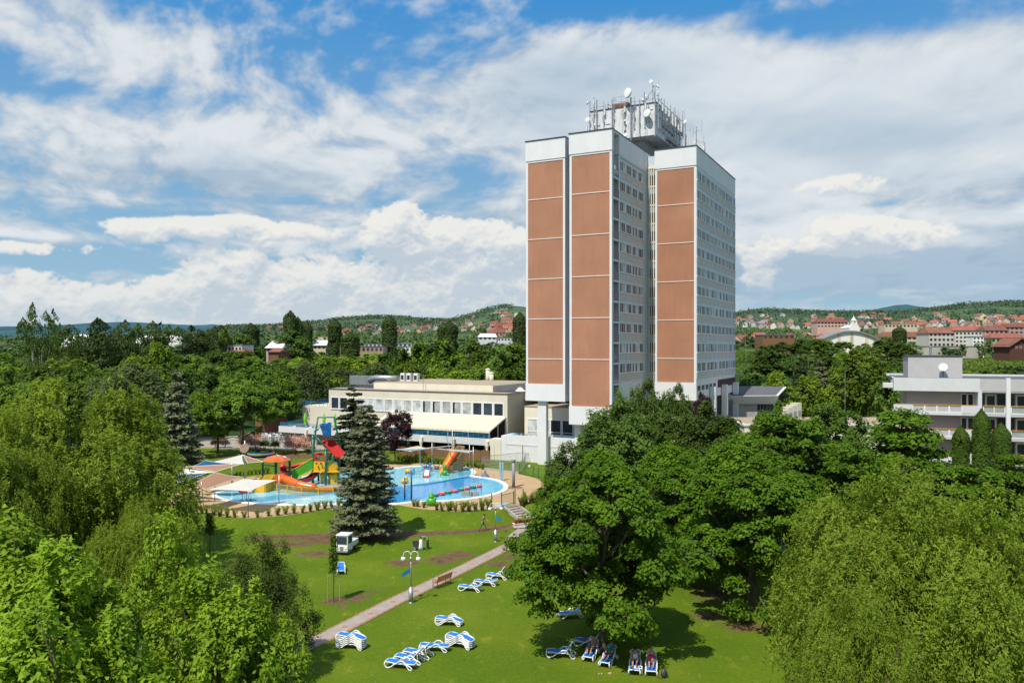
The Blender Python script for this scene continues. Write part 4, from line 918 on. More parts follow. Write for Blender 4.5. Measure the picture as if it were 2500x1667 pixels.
b = MB(); b.lathe([(0,0),(.3,.05),(.42,.1),(.5,.18),(.47,.17),(.28,.08),(0,.04)], (0,-.1,1.25), 20, 0, (-.2,-.9,.35)); b.build("dish", K["winframe"], o, smooth=True)
b = MB(); b.tube([(0,-.1,1.25),(-.1,-.55,1.45)], .02, 5); b.build("feed_arm", K["dmetal"], o)
# pavilion and flat roofs between tower and balcony building
pv = empty("entrance_pavilion", (W(1860, 0, 146).x, 146, 1), 0, "grey pavilion with an upturned flat roof right of the tower", "pavilion")
pw = lambda u: (u-1860)/F*146
b = MB(); z1 = 19-(975-845)/F*146-1; z0_ = 19-(985-845)/F*146-1
x0, x1 = pw(1784), pw(1948)
b.add([(x0,0,z1+.6),(pw(1900),0,z1+.7),(x1,6,z1+2.0),(x0+2,9,z1+2.0),(x0+1,1,z1-.9),(pw(1897),1,z1-.9),(x1-1.5,6,z1+.2),(x0+2,8,z1-.2)], [(0,1,2,3),(4,7,6,5),(0,4,5,1),(1,5,6,2),(2,6,7,3),(3,7,4,0)]); b.build("roof", K["rfascia"], pv)
b = MB(); b.add([(x0+.3,.3,z1+.72),(pw(1900)-.3,.3,z1+.82),(x1-.6,5.9,z1+2.08),(x0+2.2,8.6,z1+2.08)], [(0,1,2,3)]); b.build("roof_felt", K["felt"], pv)
b = MB(); b.box(x0+1.5, pw(1893), 1.6, 8, 0, z1-.5); b.build("wall", K["conc"], pv)
for i in range(5): b = MB(); xx = pw(1856+i*8); b.box(xx, xx+.45, 1.5, 1.6, z1-3.2, z1-1.0); b.build("window", K["darkglass"], pv)
for i, u in enumerate((1914, 1925, 1936, 1947)):
    p = W(u, 0, 143+i*2.2); o = empty("cooling_unit", (p.x, p.y, 5.2), .5, "tall white rooftop cooling unit number from the left beside the pavilion" if False else ["leftmost white cooling cabinet beside the grey pavilion", "second white cooling cabinet beside the grey pavilion", "third white cooling cabinet beside the grey pavilion", "rightmost white cooling cabinet beside the grey pavilion"][i], "cooling unit", "cooling cabinets beside the pavilion")
    b = MB(); b.box(-.55,.55,-.5,1.2,0,2.4+.25*i); b.build("casing", K["creamlight"], o)
    b = MB(); b.box(-.4,.4,-.54,-.5,.3,1.8); b.build("grille", K["conc"], o)
fr_ = empty("flat_roof_annex", (W(2030, 0, 128).x, 128, 0), 0, "low cream annex with gravel flat roof behind the maple tops", "building")
b = MB(); b.box(-14, 16, 0, 12, 0, 6.2); b.build("wall", K["creamlight"], fr_)
b = MB(); b.box(-14.2, 16.2, -.2, 12.2, 6.2, 6.5); b.build("parapet", K["white"], fr_)
b = MB(); b.box(-13.7, 15.7, .3, 11.7, 6.5, 6.56); b.build("gravel", K["gravel"], fr_)
b = MB(); b.tube([(11.5,3,6.5),(11.5,3,8.0)], .5, 12); b.ball((11.5,3,8.0), .5); b.build("vent_hood", mat("dark_pink_metal", (.25,.06,.08), .6), fr_)
# ------------------------------------------------------------------ pool deck and pool
b = MB(); b.prism([(p.x, p.y) for p in deck_poly], .85, 1.03)
dk = mat("sand_coloured_deck", (.42,.285,.155), .9, .06, .5, dirt=.10, bump=.15)
tag(b.build("pool_deck", dk), "sand coloured paving around the pool", "deck", kind="structure")
pool_px = [q5(1460,578), q5(1425,625), q5(1330,655), q5(1200,680), q5(1050,700), q5(900,712), q5(760,718), q5(620,718), q4(2150,985), q4(1850,980), q4(1600,978), q4(1400,985), q4(1200,985), q4(1050,980), q4(900,975), q4(760,962), q4(640,945), q4(550,925), q4(500,903), q4(510,880), q4(570,862), q4(700,848), q4(860,838), q4(1000,790), q4(1200,745), q4(1400,715), q4(1600,690), q4(1800,660), q4(2000,640), q4(2250,640), q5(470,405), q5(540,392), q5(650,386), q5(770,382), q5(900,381), q5(1010,388), q5(1090,402), q5(1140,425), q5(1148,448), q5(1130,470), q5(1125,483), q5(1180,490), q5(1270,500), q5(1350,515), q5(1420,540)]
pool_poly = [G(u, v, 1.03) for u, v in pool_px]
def smooth_poly(P, it=2):
    for _ in range(it):
        Q = []
        for i in range(len(P)): a, b2 = P[i], P[(i+1) % len(P)]; Q += [a*.75+b2*.25, a*.25+b2*.75]
        P = Q
    return P
pool_poly = smooth_poly(pool_poly, 1)
def inside(x, y, P):
    c = False; n = len(P); j = n-1
    for i in range(n):
        if (P[i].y > y) != (P[j].y > y) and x < (P[j].x-P[i].x)*(y-P[i].y)/(P[j].y-P[i].y)+P[i].x: c = not c
        j = i
    return c
# water: fan grid clipped to outline by colouring faces in a fine grid; outline band closes the edge
cx_ = sum(p.x for p in pool_poly)/len(pool_poly); cy_ = sum(p.y for p in pool_poly)/len(pool_poly)
me = bpy.data.meshes.new("water"); me.from_pydata([(p.x, p.y, 1.045) for p in pool_poly], [], [tuple(range(len(pool_poly)))])
def water_mat():
    m = bpy.data.materials.new("pool_water"); nt, N, L = nodes_of(m)
    out = N.new("ShaderNodeOutputMaterial"); b = N.new("ShaderNodeBsdfPrincipled"); L.new(b.outputs[0], out.inputs[0])
    b.inputs["Roughness"].default_value = .06; b.inputs["Specular IOR Level"].default_value = .45
    tc = N.new("ShaderNodeTexCoord"); sp = N.new("ShaderNodeSeparateXYZ"); L.new(tc.outputs["Object"], sp.inputs[0])
    def math_(op, a, b2, c=None):
        q = N.new("ShaderNodeMath"); q.operation = op
        for i, z in enumerate((a, b2, c)):
            if z is None: continue
            (L.new(z, q.inputs[i]) if not isinstance(z, (int, float)) else setattr(q.inputs[i], "default_value", z))
        return q.outputs[0]
    nz = N.new("ShaderNodeTexNoise"); nz.inputs["Scale"].default_value = .5; nz.inputs["Detail"].default_value = 4; L.new(tc.outputs["Object"], nz.inputs["Vector"])
    wob = math_("MULTIPLY", math_("SUBTRACT", nz.outputs[0], .5), 1.4)
    def half(a, c, w=.5):      # 1 on the left side of the line a->c
        dx, dy_ = c.x-a.x, c.y-a.y; l = math.hypot(dx, dy_); nx, ny = -dy_/l, dx/l
        d = math_("ADD", math_("ADD", math_("MULTIPLY", sp.outputs[0], nx), math_("MULTIPLY", sp.outputs[1], ny)), -(nx*a.x+ny*a.y))
        d = math_("ADD", d, wob); q = N.new("ShaderNodeMapRange"); q.inputs[1].default_value = -w; q.inputs[2].default_value = w; L.new(d, q.inputs[0]); return q.outputs[0]
    def mixc(f, a, c2):
        q = N.new("ShaderNodeMix"); q.data_type = "RGBA"; L.new(f, q.inputs[0])
        for i, z in ((6, a), (7, c2)):
            (L.new(z, q.inputs[i]) if not isinstance(z, tuple) else setattr(q.inputs[i], "default_value", (*z, 1)))
        return q.outputs[2]
    shallow, midc, deep = (.20,.53,.66), (.07,.42,.64), (.012,.25,.58)
    # deep lane of the big pool between the rope and the sloping floor
    below_rope = math_("SUBTRACT", 1.0, half(G5(560,565), G5(1110,485), .25))
    above_slope = half(G5(640,712), G5(1250,520), .5)
    dp = math_("MULTIPLY", below_rope, above_slope)
    c = mixc(below_rope, shallow, midc)
    c = mixc(math_("MULTIPLY", dp, .92), c, deep)
    # left splash basin: pale with a darker ramp band
    leftp = math_("LESS_THAN", sp.outputs[0], G4(1900, 900).x)
    l1 = half(G4(800,975), G4(1750,880), .35); l2 = math_("SUBTRACT", 1.0, half(G4(800,925), G4(1750,838), .35))
    bandm = math_("MULTIPLY", math_("MULTIPLY", l1, l2), leftp)
    c2 = mixc(bandm, (.26,.59,.70), (.05,.38,.62))
    c = mixc(leftp, c, c2)
    # waist strip in the toddler pool: darker ring on its far right
    rr = math_("GREATER_THAN", sp.outputs[0], G5(1030,420).x)
    far = math_("GREATER_THAN", sp.outputs[1], G5(1100,480).y)
    c = mixc(math_("MULTIPLY", math_("MULTIPLY", rr, far), .8), c, (.06,.40,.62))
    # tile mottling
    vo = N.new("ShaderNodeTexVoronoi"); vo.inputs["Scale"].default_value = 1.1; vo.feature = "SMOOTH_F1"; L.new(tc.outputs["Object"], vo.inputs["Vector"])
    mr = N.new("ShaderNodeMapRange"); mr.inputs[1].default_value = .1; mr.inputs[2].default_value = .8; mr.inputs[3].default_value = 1.12; mr.inputs[4].default_value = .9; L.new(vo.outputs["Distance"], mr.inputs[0])
    sc = N.new("ShaderNodeVectorMath"); sc.operation = "SCALE"; L.new(c, sc.inputs[0]); L.new(mr.outputs[0], sc.inputs["Scale"]); L.new(sc.outputs[0], b.inputs["Base Color"])
    bp = N.new("ShaderNodeBump"); bp.inputs["Strength"].default_value = .25; bp.inputs["Distance"].default_value = .06
    n2 = N.new("ShaderNodeTexNoise"); n2.inputs["Scale"].default_value = 3.5; n2.inputs["Detail"].default_value = 3; L.new(tc.outputs["Object"], n2.inputs["Vector"]); L.new(n2.outputs[0], bp.inputs["Height"]); L.new(bp.outputs[0], b.inputs["Normal"])
    return m
me.materials.append(water_mat()); tag(inst("water", me), "clear blue pool water, pale in the shallows", "water", kind="structure")
b = MB(); n = len(pool_poly)
rimw = .55; vs = []
for i, p in enumerate(pool_poly):
    a, c = pool_poly[i-1], pool_poly[(i+1) % n]; t = (c-a); t.z = 0; t.normalize(); nn = Vector((t.y, -t.x, 0))
    if inside(p.x+nn.x*.5, p.y+nn.y*.5, pool_poly): nn = -nn
    vs += [(p.x-nn.x*.04, p.y-nn.y*.04, 1.0), (p.x-nn.x*.04, p.y-nn.y*.04, 1.11), (p.x+nn.x*rimw, p.y+nn.y*rimw, 1.11), (p.x+nn.x*(rimw+.02), p.y+nn.y*(rimw+.02), 1.0)]
fs = []
for i in range(n):
    j = (i+1) % n
    for k in range(3): fs.append((i*4+k, i*4+k+1, j*4+k+1, j*4+k))
b.add(vs, fs); tag(b.build("pool_rim", K["tarp_white"]), "white tiled rim around the pool", "pool rim", kind="structure")
# strip between pools: rope line
pts = [G5(x, y, 1.12) for x, y in ((560,566),(700,553),(820,535),(930,515),(1040,495),(1112,484))]
o = empty("pool_rope", pts[0], 0, "dark float rope across the deep part of the pool", "rope")
bb = MB(); loc = pts[0]; bb.tube([p-loc for p in pts], .03, 5); bb.build("line", K["dmetal"], o)
bb = MB()
for i in range(46):
    t = i/45*(len(pts)-1); k = min(int(t), len(pts)-2); p = pts[k].lerp(pts[k+1], t-k)-loc; bb.ball(p, .08, 6)
bb.build("float_bead", K["railblue"], o)
for i, (x, y) in enumerate(((790,658),(855,645),(918,632),(980,620),(1040,606),(1098,594),(1155,581),(1212,571))):
    p = G5(x, y, 1.2); c = "red" if i % 2 else "green"
    if i == 0: c = "green"
    o = empty("stepping_float", (p.x, p.y, 1.05), 0, ["green float nearest the spruce in the stepping line", "red float second from the spruce in the stepping line", "green float between the two left red floats", "red float in the middle of the stepping line", "green float behind the pool ladder arch", "red float behind the pool ladder", "green float last but one towards the rim", "red float closest to the pool's right rim"][i], "float", "round stepping floats across the pool")
    m_ = K["red"] if c == "red" else K["gpole"]
    b = MB(); b.lathe([(0,.02),(.36,.0),(.45,.08),(.46,.16),(.40,.24),(.3,.25),(.26,.2),(0,.19)], (0,0,0), 20); b.build("ring", m_, o, smooth=True)
    b = MB(); b.tube([(-.3,0,.2),(-.15,0,.3),(.15,0,.3),(.3,0,.2)], .02, 5); b.build("grab_rope", K["tarp_white"], o)
# ladder and rails
def rail_arch(name, pts, r, m, label, cat, group=None):
    p0 = pts[0]; o = empty(name, p0, 0, label, cat, group); b = MB(); b.tube([p-p0 for p in pts], r, 6); b.build("tube", m, o, smooth=True); return o
for i, (x, y) in enumerate(((1075,690),(1190,672))):
    p = G5(x, y, 1.1); rail_arch("pool_ladder", [p, p+Vector((0,0,1.3)), p+Vector((.2,.6,1.55)), p+Vector((.5,1.6,1.2)), p+Vector((.5,1.6,.0))], .04, K["metal"], ["steel pool ladder rail on the left of the steps", "steel pool ladder rail on the right of the steps"][i], "ladder", "steel rails at the pool steps")
p = G5(1130, 660, 1.1); o = empty("pool_steps", p, 0, "pale steps between the ladder rails", "steps"); b = MB()
for i in range(4): b.box(-1.1, .9, i*.3, i*.3+.3, -.05, .02+.10*(3-i)+.1)
b.build("step", K["stone"], o)
for i, x in enumerate((545,640,745,850,960,1050)):
    p = G5(x, 492-(i-2)*3, 1.08); rail_arch("hand_rail", [p, p+Vector((0,0,.75)), p+Vector((1.0,.1,.75)), p+Vector((1.0,.1,0))], .03, K["metal"], "low steel hand rail standing along the toddler pool edge", "rail", "steel hand rails along the toddler pool")
for i, (x, y) in enumerate(((1235,485),(1325,505))):
    p = G5(x, y, 1.03); rail_arch("hand_rail", [p, p+Vector((0,0,.85)), p+Vector((.45,.1,.85)), p+Vector((.45,.1,0))], .03, K["metal"], ["steel rail by the pool's right side next to the blue cover bundle", "steel rail right of the blue cover bundle"][i], "rail")
# toddler pool figures -----------------------------------------------------------------
def figure(name, x, y, label, cat, z=1.05): p = G5(x, y, z); return empty(name, p, 0, label, cat)
def blob(pts, par, name, m, rs):    # one skinned-like body from balls and tubes
    b = MB()
    for (c, r, s) in rs: b.ball(c, r, 14, 0, s)
    for p in pts: b.tube(p[0], p[1], 8)
    return b.build(name, m, par, smooth=True)
o = figure("water_toy_octopus", 700, 420, "dark blue octopus shaped water toy behind the small red slide", "water toy"); o.scale = (.72,.72,.72)
blob([([(0,0,.7),(s*.35,.1,.55),(s*.75,.15,.9),(s*.8,.1,1.25)], [.16,.14,.11,.07]) for s in (-1,1)]+[([(0,0,.5),(s*.4,-.3,.25),(s*.7,-.4,.05)], [.15,.12,.07]) for s in (-1,1)]+[([(.8,.3,0),(.85,.3,.8),(1.0,.3,1.2)], [.2,.22,.16])], o, "body", K["blue"], [((0,0,.75),.4,(1,1,1.15)),((.95,.3,1.2),.26,(1,1,1)),((-.3,.05,1.25),.2,(1,1,1)),((.85,.3,.3),.34,(1.2,1,.9))])
blob([], o, "eye", K["tarp_white"], [((-.12,-.36,.95),.09,(1,1,1)),((.12,-.36,.95),.09,(1,1,1))])
o = figure("toddler_slide", 707, 485, "small red and white toddler slide standing in shallow water", "slide")
b = MB(); b.add([(-.35,0,.08),(.35,0,.08),(.35,.9,.75),(-.35,.9,.75)], [(0,1,2,3)]); b.add([(-.35,.9,.75),(.35,.9,.75),(.35,1.3,.75),(-.35,1.3,.75)], [(0,1,2,3)])
for i in range(3): b.box(-.34,.34,.2+i*.25,.28+i*.25,.15+.19*i,.3+.19*i)
b.build("chute", K["tarp_white"], o)
for s in (-1,1): b = MB(); b.bar((s*.4,0,.15),(s*.4,.95,.95),.1,.14); b.bar((s*.4,.95,.95),(s*.4,.95,1.35),.08); b.bar((s*.4,1.3,0),(s*.4,1.3,1.35),.08); b.bar((s*.4,.95,1.35),(s*.4,1.3,1.35),.08); b.build("side_rail", K["red"], o)
b = MB(); b.box(-.45,.45,-.2,.05,.02,.16); b.box(-.45,.45,-.6,-.35,.0,.12); b.build("foot_board", K["red"], o)
o = figure("water_toy_frog", 885, 470, "green frog water toy at the foot of the boat slide", "water toy")
blob([([(s*.2,0,.3),(s*.5,-.15,.2),(s*.6,-.3,.03)], [.16,.13,.1]) for s in (-1,1)]+[([(0,0,.7),(0,-.15,1.2),(.05,-.35,1.35)], [.25,.22,.12])], o, "body", K["green"], [((0,.1,.45),.42,(1,1,1.1)),((0,-.1,1.15),.3,(1,1,.9)),((-.15,-.12,1.42),.12,(1,1,1)),((.15,-.12,1.42),.12,(1,1,1))])
o = figure("water_toy_turtle", 535, 455, "yellow shelled turtle water toy left in the toddler pool", "water toy"); o.scale = (.75,.75,.75)
blob([], o, "shell", K["yellow"], [((0,0,.55),.6,(1.1,1,.7))]); blob([([(0,-.4,.4),(.6,-.5,.35),(1.0,-.5,.3)], [.22,.24,.3])], o, "body", K["blue"], [((1.0,-.4,.35),.36,(1,1,1)),((1.1,-.3,.85),.2,(1,1,1)),((-.4,-.2,.15),.2,(1,1,1))])
o = figure("water_toy_crab", 808, 412, "small reddish crab water toy at the pool's far rim", "water toy")
blob([([(s*.2,0,.4),(s*.45,0,.6),(s*.4,0,.8)], [.08,.08,.05]) for s in (-1,1)], o, "body", mat("coral_plastic", (.4,.1,.05), .4), [((0,0,.3),.35,(1.2,1,.8))])
for i, (x, y) in enumerate(((330,560),(500,545))):
    o = figure("pool_buoy", x, y, ["yellow water toy seen just left behind the spruce branches", "yellow water toy seen right of the spruce tips"][i], "water toy")
    blob([], o, "body", K["yellow"], [((0,0,.3),.45,(1.2,1,.7)),((.2,0,.65),.25,(1,1,1))])
# boat slide
p = G5(930, 442, 1.05); o = empty("boat_slide", p, .95, "yellow and red water slide set in a wooden boat hull", "water slide"); o.scale = (1.25, 1.2, 1.15)
zz = 1/73.0
b = MB(); secs = []
for t, x, z, w, h in ((0,-1.2,.1,.45,.35),(.25,-.6,.55,.5,.5),(.5,.1,1.15,.55,.6),(.75,.8,1.85,.6,.7),(1,1.4,2.3,.62,.9)):
    secs.append([(x-.1,-w,z+h),(x,-w*.85,z+.05),(x,-w*.4,z),(x,w*.4,z),(x,w*.85,z+.05),(x-.1,w,z+h)])
vs = [v for s in secs for v in s]; fs = [(i*6+k, i*6+k+1, (i+1)*6+k+1, (i+1)*6+k) for i in range(4) for k in range(5)]
b.add(vs, fs, 0); b.add([(x, y, z-.06) for x, y, z in vs], [tuple(reversed(f)) for f in fs], 0); sl = b.build("chute", mat("orange_yellow_plastic", (.7,.36,.06), .35), o, smooth=True)
b = MB(); vs2 = []
for s in secs: vs2 += [(s[2][0]-.03, s[2][1]*1.2, s[2][2]+.05), (s[3][0]-.03, s[3][1]*1.2, s[3][2]+.05)]
b.add(vs2, [(i*2, i*2+1, i*2+3, i*2+2) for i in range(4)]); b.build("slide_bed", K["red"], o)
b = MB(); vs = []
for t, x, z0, z1, w in ((0,-.9,.0,.5,.2),(1,-.2,.0,1.1,.75),(2,.7,.0,1.9,.95),(3,1.5,.1,2.6,.9),(4,2.1,.5,3.1,.55)):
    vs += [(x,-w,z1),(x,-w*.8,z0),(x,w*.8,z0),(x,w,z1)]
b.add(vs, [(i*4+k, (i+1)*4+k, (i+1)*4+k+1, i*4+k+1) for i in range(4) for k in range(3)]+[(16,19,18,17)]); b.build("boat_hull", banded("boat_planks", (.34,.24,.12), (.26,.15,.06), .3, .6), o)
b = MB(); b.tube([(.4,0,1.5),(-.2,-.1,3.3),(-.8,-.2,4.6)], [.06,.05,.03], 6); b.tube([(1.2,.3,2),(1.3,.3,4.8)], .04, 6); b.build("rigging_pole", K["metal"], o)
# green pear shaped figure at the near edge
p = G5(755, 762, 1.03); o = empty("inflatable_frog_bin", p, 0, "shiny green pear shaped figure at the deck edge among the young shrubs", "figure")
blob([([(0,0,.7),(.05,0,1.3),(.02,0,1.55)], [.3,.2,.05])]+[([(s*.3,-.1,.3),(s*.62,-.2,.2)], [.2,.12]) for s in (-1,1)], o, "body", K["green"], [((0,0,.5),.52,(1.1,.9,.95)),((0,0,1.0),.32,(1,1,1)),((.4,0,.8),.2,(1,1,1))])
# poles, shower, railing
for i, (x, y, t) in enumerate(((1416,522,345),(1438,520,350))):
    p = G5(x, y, 1.03); top = CH-(q5(0,t)[1]-HY)/F*p.y; o = empty("marker_post", p, 0, ["left one of the pair of tall grey blue posts by the deck", "right one of the pair of tall grey blue posts by the deck"][i], "post", "pair of grey blue posts")
    b = MB(); b.box(-.13,.13,-.1,.1,0,top-1.03); b.build("shaft", mat("grey_blue_paint", (.3,.42,.48), .5) if i == 0 else bpy.data.materials["grey_blue_paint"], o)
    b = MB(); b.box(-.2,.2,-.2,.2,0,.06); b.build("foot_plate", K["metal"], o)
p = G5(1543, 585, 1.03); o = empty("deck_shower", p, 0, "grey shower column with round brown drain base on the deck", "shower")
b = MB(); b.tube([(0,0,0),(0,0,3.3)], .2, 12); b.build("column", mat("shower_grey", (.28,.27,.28), .5), o, smooth=True)
b = MB(); b.tube([(0,0,3.3),(0,0,3.5)], .3, 12); b.build("shower_head", K["metal"], o)
b = MB(); b.lathe([(0,.02),(1.05,.02),(1.1,0)], (.1,-.1,0), 20); b.build("drain_base", mat("brown_drain", (.2,.12,.07), .8), o)
b = MB(); b.tube([(-.22,0,1.4),(.22,0,1.4)], .05, 6); b.build("tap", K["metal"], o)
# metal railing enclosure
P = [G5(1232,412,1.0), G5(1597,455,1.0), G5(1500,385,1.0)]
o = empty("metal_railing", P[0], 0, "galvanised railing enclosure between deck and lawn", "railing")
def fence_run(b, a, c, h, n, r=.02):
    for z in (.15, h): b.bar(a+Vector((0,0,z)), c+Vector((0,0,z)), .05)
    for i in range(n+1): q = a.lerp(c, i/n); b.bar(q+Vector((0,0,.0 if i % 8 == 0 else .15)), q+Vector((0,0,h)), r if i % 8 else r*2)
for a, c, n in ((P[0], P[1], 60), (P[1], P[2]+Vector((3,5,0)), 20), (P[0], P[0]+Vector((.5,3.0,0)), 14), (P[0]+Vector((.5,3.0,0)), P[2]+Vector((3,5,0)), 56)):
    b = MB(); fence_run(b, a-P[0], c-P[0], 1.5, n); b.build("rail_panel", K["metal"], o)
b = MB(); b.bar(P[0]-P[0]+Vector((.1,0,.1)), P[1]-P[0]+Vector((0,0,.1)), .3, .3); b.build("kerb", K["conc"], o)
# wood fence
A = G5(440, 300, 1.05); B = G5(1310, 348, 1.05); o = empty("wooden_fence", A, 0, "brown slatted garden fence with arched panels under the terrace", "fence")
n = 10; dv = (B-A)/n; hd = dv.copy(); hd.z = 0; hd.normalize(); pn = Vector((-hd.y, hd.x, 0))
for i in range(n):
    a = dv*i+dv*.03; L_ = dv.length*.94; b = MB(); m = 8; vs = []
    for k in range(m+1):
        q = a+hd*L_*k/m; h = 1.72+.2*math.sin(PI*k/m); vs += [q+Vector((0,0,.05)), q+Vector((0,0,h)), q+pn*.05+Vector((0,0,.05)), q+pn*.05+Vector((0,0,h))]
    fs = [];
    for k in range(m): j = k*4; fs += [(j, j+4, j+5, j+1), (j+2, j+3, j+7, j+6), (j+1, j+5, j+7, j+3)]
    b.add(vs, fs); b.build("slat_panel", K["wood"], o)
for i in range(n+1):
    b = MB(); q = dv*i; b.box(q.x-.05, q.x+.05, q.y-.09, q.y+.03, 0, 1.85); b.build("post", mat("fence_post_wood", (.2,.13,.08), .9) if i == 0 else bpy.data.materials["fence_post_wood"], o)
# ------------------------------------------------------------------ shade sails and their poles
def sail(corners, m, label, sag=.18, group="shade sails over the deck"):
    c = sum(corners, Vector())/len(corners); o = empty("shade_sail", c, 0, label, "shade sail", group)
    b = MB(); n = 12; k = len(corners)
    edge = []
    for i in range(k):
        a, d = corners[i], corners[(i+1) % k]
        for t in range(n): s = t/n; q = a.lerp(d, s); q = q.lerp(c, sag*4*s*(1-s)*.5); edge.append(q-c)
    vs = [Vector((0,0,0))]; fs = []
    rings = 6
    for r_ in range(1, rings+1):
        for q in edge: s = r_/rings; vs.append(Vector((q.x*s, q.y*s, q.z*s**1.6-.25*(1-s*s)*0)))
    ne = len(edge)
    for i in range(ne): fs.append((0, 1+i, 1+(i+1) % ne))
    for r_ in range(rings-1):
        for i in range(ne): j = (i+1) % ne; a0 = 1+r_*ne; fs.append((a0+i, a0+ne+i, a0+ne+j, a0+j))
    b.add(vs, fs); b.build("cloth", m, o, smooth=True)
    b = MB(); b.tube([q for q in edge]+[edge[0]], .025, 4); b.build("edge_rope", K["tarp_white"], o)
    return o
def H4(x, y, z): return G(*q4(x, y), z)
sail([H4(440,842,3.5), H4(762,742,4.1), H4(1078,750,3.7), H4(830,857,3.6)], K["sail_white"], "large white shade sail in front at the yellow stairs")
sail([H4(195,815,3.6), H4(490,678,4.6), H4(755,720,3.9), H4(400,838,3.6)], K["tarp_peach"], "large peach shade sail behind the front white one")
sail([H4(140,625,4.6), H4(765,592,4.9), H4(500,672,4.2)], K["tarp_peach"], "long thin peach sail slanting above the others", .12)
sail([H4(262,625,4.5), H4(395,563,4.7), H4(690,602,4.5)], K["tarp_blue"], "small dark blue sail peak at the back")
sail([H4(460,580,4.3), H4(752,508,4.5), H4(765,598,4.3)], K["sail_white"], "white triangular sail tied to the tall centre mast")
sail([H4(752,508,4.5), H4(955,575,4.3), H4(800,588,4.3)], K["tarp_peach"], "peach sail on the right of the tall centre mast")
sail([H4(110,632,4.6), H4(490,676,4.6), H4(70,700,4.0)], K["sail_white"], "white sail at the left beside the willow")
sail([H4(40,705,4.2), H4(425,680,4.6), H4(140,778,3.6)], K["tarp_blue"], "blue sail at the left beside the willow")
def H5(x, y, z): return G(*q5(x, y), z)
sail([H5(420,222,4.4), H5(640,205,4.8), H5(760,212,4.5), H5(560,240,4.2)], K["sail_white"], "white sail over the toddler pool next to the spruce")
sail([H5(500,215,4.9), H5(625,190,5.2), H5(712,213,4.9)], mat("sand_sailcloth", (.55,.40,.22), .8, .03), "sand coloured sail above the white one by the spruce", .1)
sail([H5(715,209,5.0), H5(965,186,5.2), H5(800,216,4.8)], K["tarp_red"], "thin red sail over the wooden fence", .1)
sail([H5(790,214,4.7), H5(1155,238,4.7), H5(1112,256,4.3)], K["sail_white"], "white sail above the boat slide", .1)
def pole(p, z1, label, lean=(0,0), r=.055, m=None):
    o = empty("sail_pole", p, 0, label, "pole", "steel poles holding the shade sails")
    b = MB(); b.tube([(0,0,0),(lean[0],lean[1],z1-p.z)], r, 8); b.build("shaft", m or K["metal"], o, smooth=True)
    b = MB(); b.lathe([(.14,0),(.14,.03),(.06,.06)], n=10); b.build("foot_plate", K["dmetal"], o)
pole(G4(385,1035), 4.1, "leaning steel pole at the left front of the hedge", (-.35,.1)); pole(G4(808,1108), 4.2, "steel pole at the hedge in front of the white sail")
pole(G4(1103,980), 4.3, "thin steel pole at the right tip of the front white sail"); pole(G4(488,955), 3.9, "thin pole at the left tip of the front white sail")
pole(G4(775,740), 6.2, "tall mast with round seat-like disc between the sails", r=.09); pole(G4(652,778), 3.6, "thick short post below the long peach sail", r=.12)
pole(G4(770,968), 3.6, "thin pole beside the red net stand", r=.035)
pole(G5(649,385), 5.3, "left steel pole of the toddler pool sails"); pole(G5(763,425), 5.0, "second steel pole of the toddler pool sails")
pole(G5(958,300), 5.3, "short visible pole above the boat slide"); pole(G5(1122,400), 4.5, "left pole of the pair right of the boat slide"); pole(G5(1158,470), 5.0, "right pole of the pair right of the boat slide")
pole(G5(566,712), 4.4, "dark steel post at the near pool edge right of the spruce", r=.1, m=K["dmetal"]); pole(G5(502,705), 3.6, "dark steel post half hidden by spruce branches", r=.09, m=K["dmetal"])
# disc on mast
p = G4(770, 745); o = empty("round_disc", (p.x, p.y, 5.2), 0, "dark round disc hanging on the tall mast between sails", "disc")
b = MB(); b.lathe([(0,-.03),(.62,-.03),(.66,0),(.62,.03),(0,.03)], n=24, axis=(-.1,-1,.4)); b.build("panel", mat("mottled_brown", (.22,.15,.09), .6, .4, 4), o)
# ------------------------------------------------------------------ water play tower
O = G4(1550, 795, 1.03); Y0 = O.y
play = empty("water_play_tower", O, 0, "colourful water play tower with blue tipping bucket, slides and green poles", "water play tower")
def T(x, y, dd=0.0): return W(*q4(x, y), Y0+dd)-O
def pipe(b, pts, r=.13, n=10): return b.tube(pts, r, n)
# poles
for i, (x, yt, dd, r) in enumerate(((1427,320,0,.16),(1550,442,-.3,.17),(1672,545,.4,.15),(1205,545,-1.5,.16),(1072,575,-2.5,.17),(947,575,-1.0,.13),(1480,470,3.2,.14),(1620,470,3.4,.14))):
    top = T(x, yt, dd); b = MB(); pipe(b, [Vector((top.x, top.y, 0)), top], r)
    for z in (top.z*.45, top.z*.93): pipe(b, [Vector((top.x, top.y, z)), Vector((top.x, top.y, z+.18))], r*1.25)
    b.build("pole", K["gpole"], play, smooth=True)
b = MB(); a1, a2 = T(1427,780,0), T(1475,152,0); pipe(b, [T(1430,470), T(1445,330), a2], .11); pipe(b, [T(1675,560,.5), T(1690,430,2.0), T(1660,300,1.4), T(1632,150,.4)], .11); pipe(b, [T(1470,152), T(1634,150,.4)], .08)
pipe(b, [T(1447,322), T(1555,445,-.3)], .1); pipe(b, [T(1655,300,1.4), T(1600,370,1.8)], .05); pipe(b, [T(1440,290), T(1480,262)], .12)
b.build("hoop_frame", K["gpole"], play, smooth=True)
c = T(1548, 215); b = MB(); h = 1.55
b.lathe([(0,-h),(.52,-h),(.60,-h*.6),(.76,0),(.80,0),(.80,.05),(.74,.05),(.70,-.1),(.5,-h+.1),(0,-h+.1)], c, 24, 0, (-.12,-.1,1)); bk = b.build("tipping_bucket", K["bucket"], play, smooth=True)
b = MB(); pipe(b, [T(1480,250), T(1620,240)], .05); b.build("axle", K["metal"], bk)
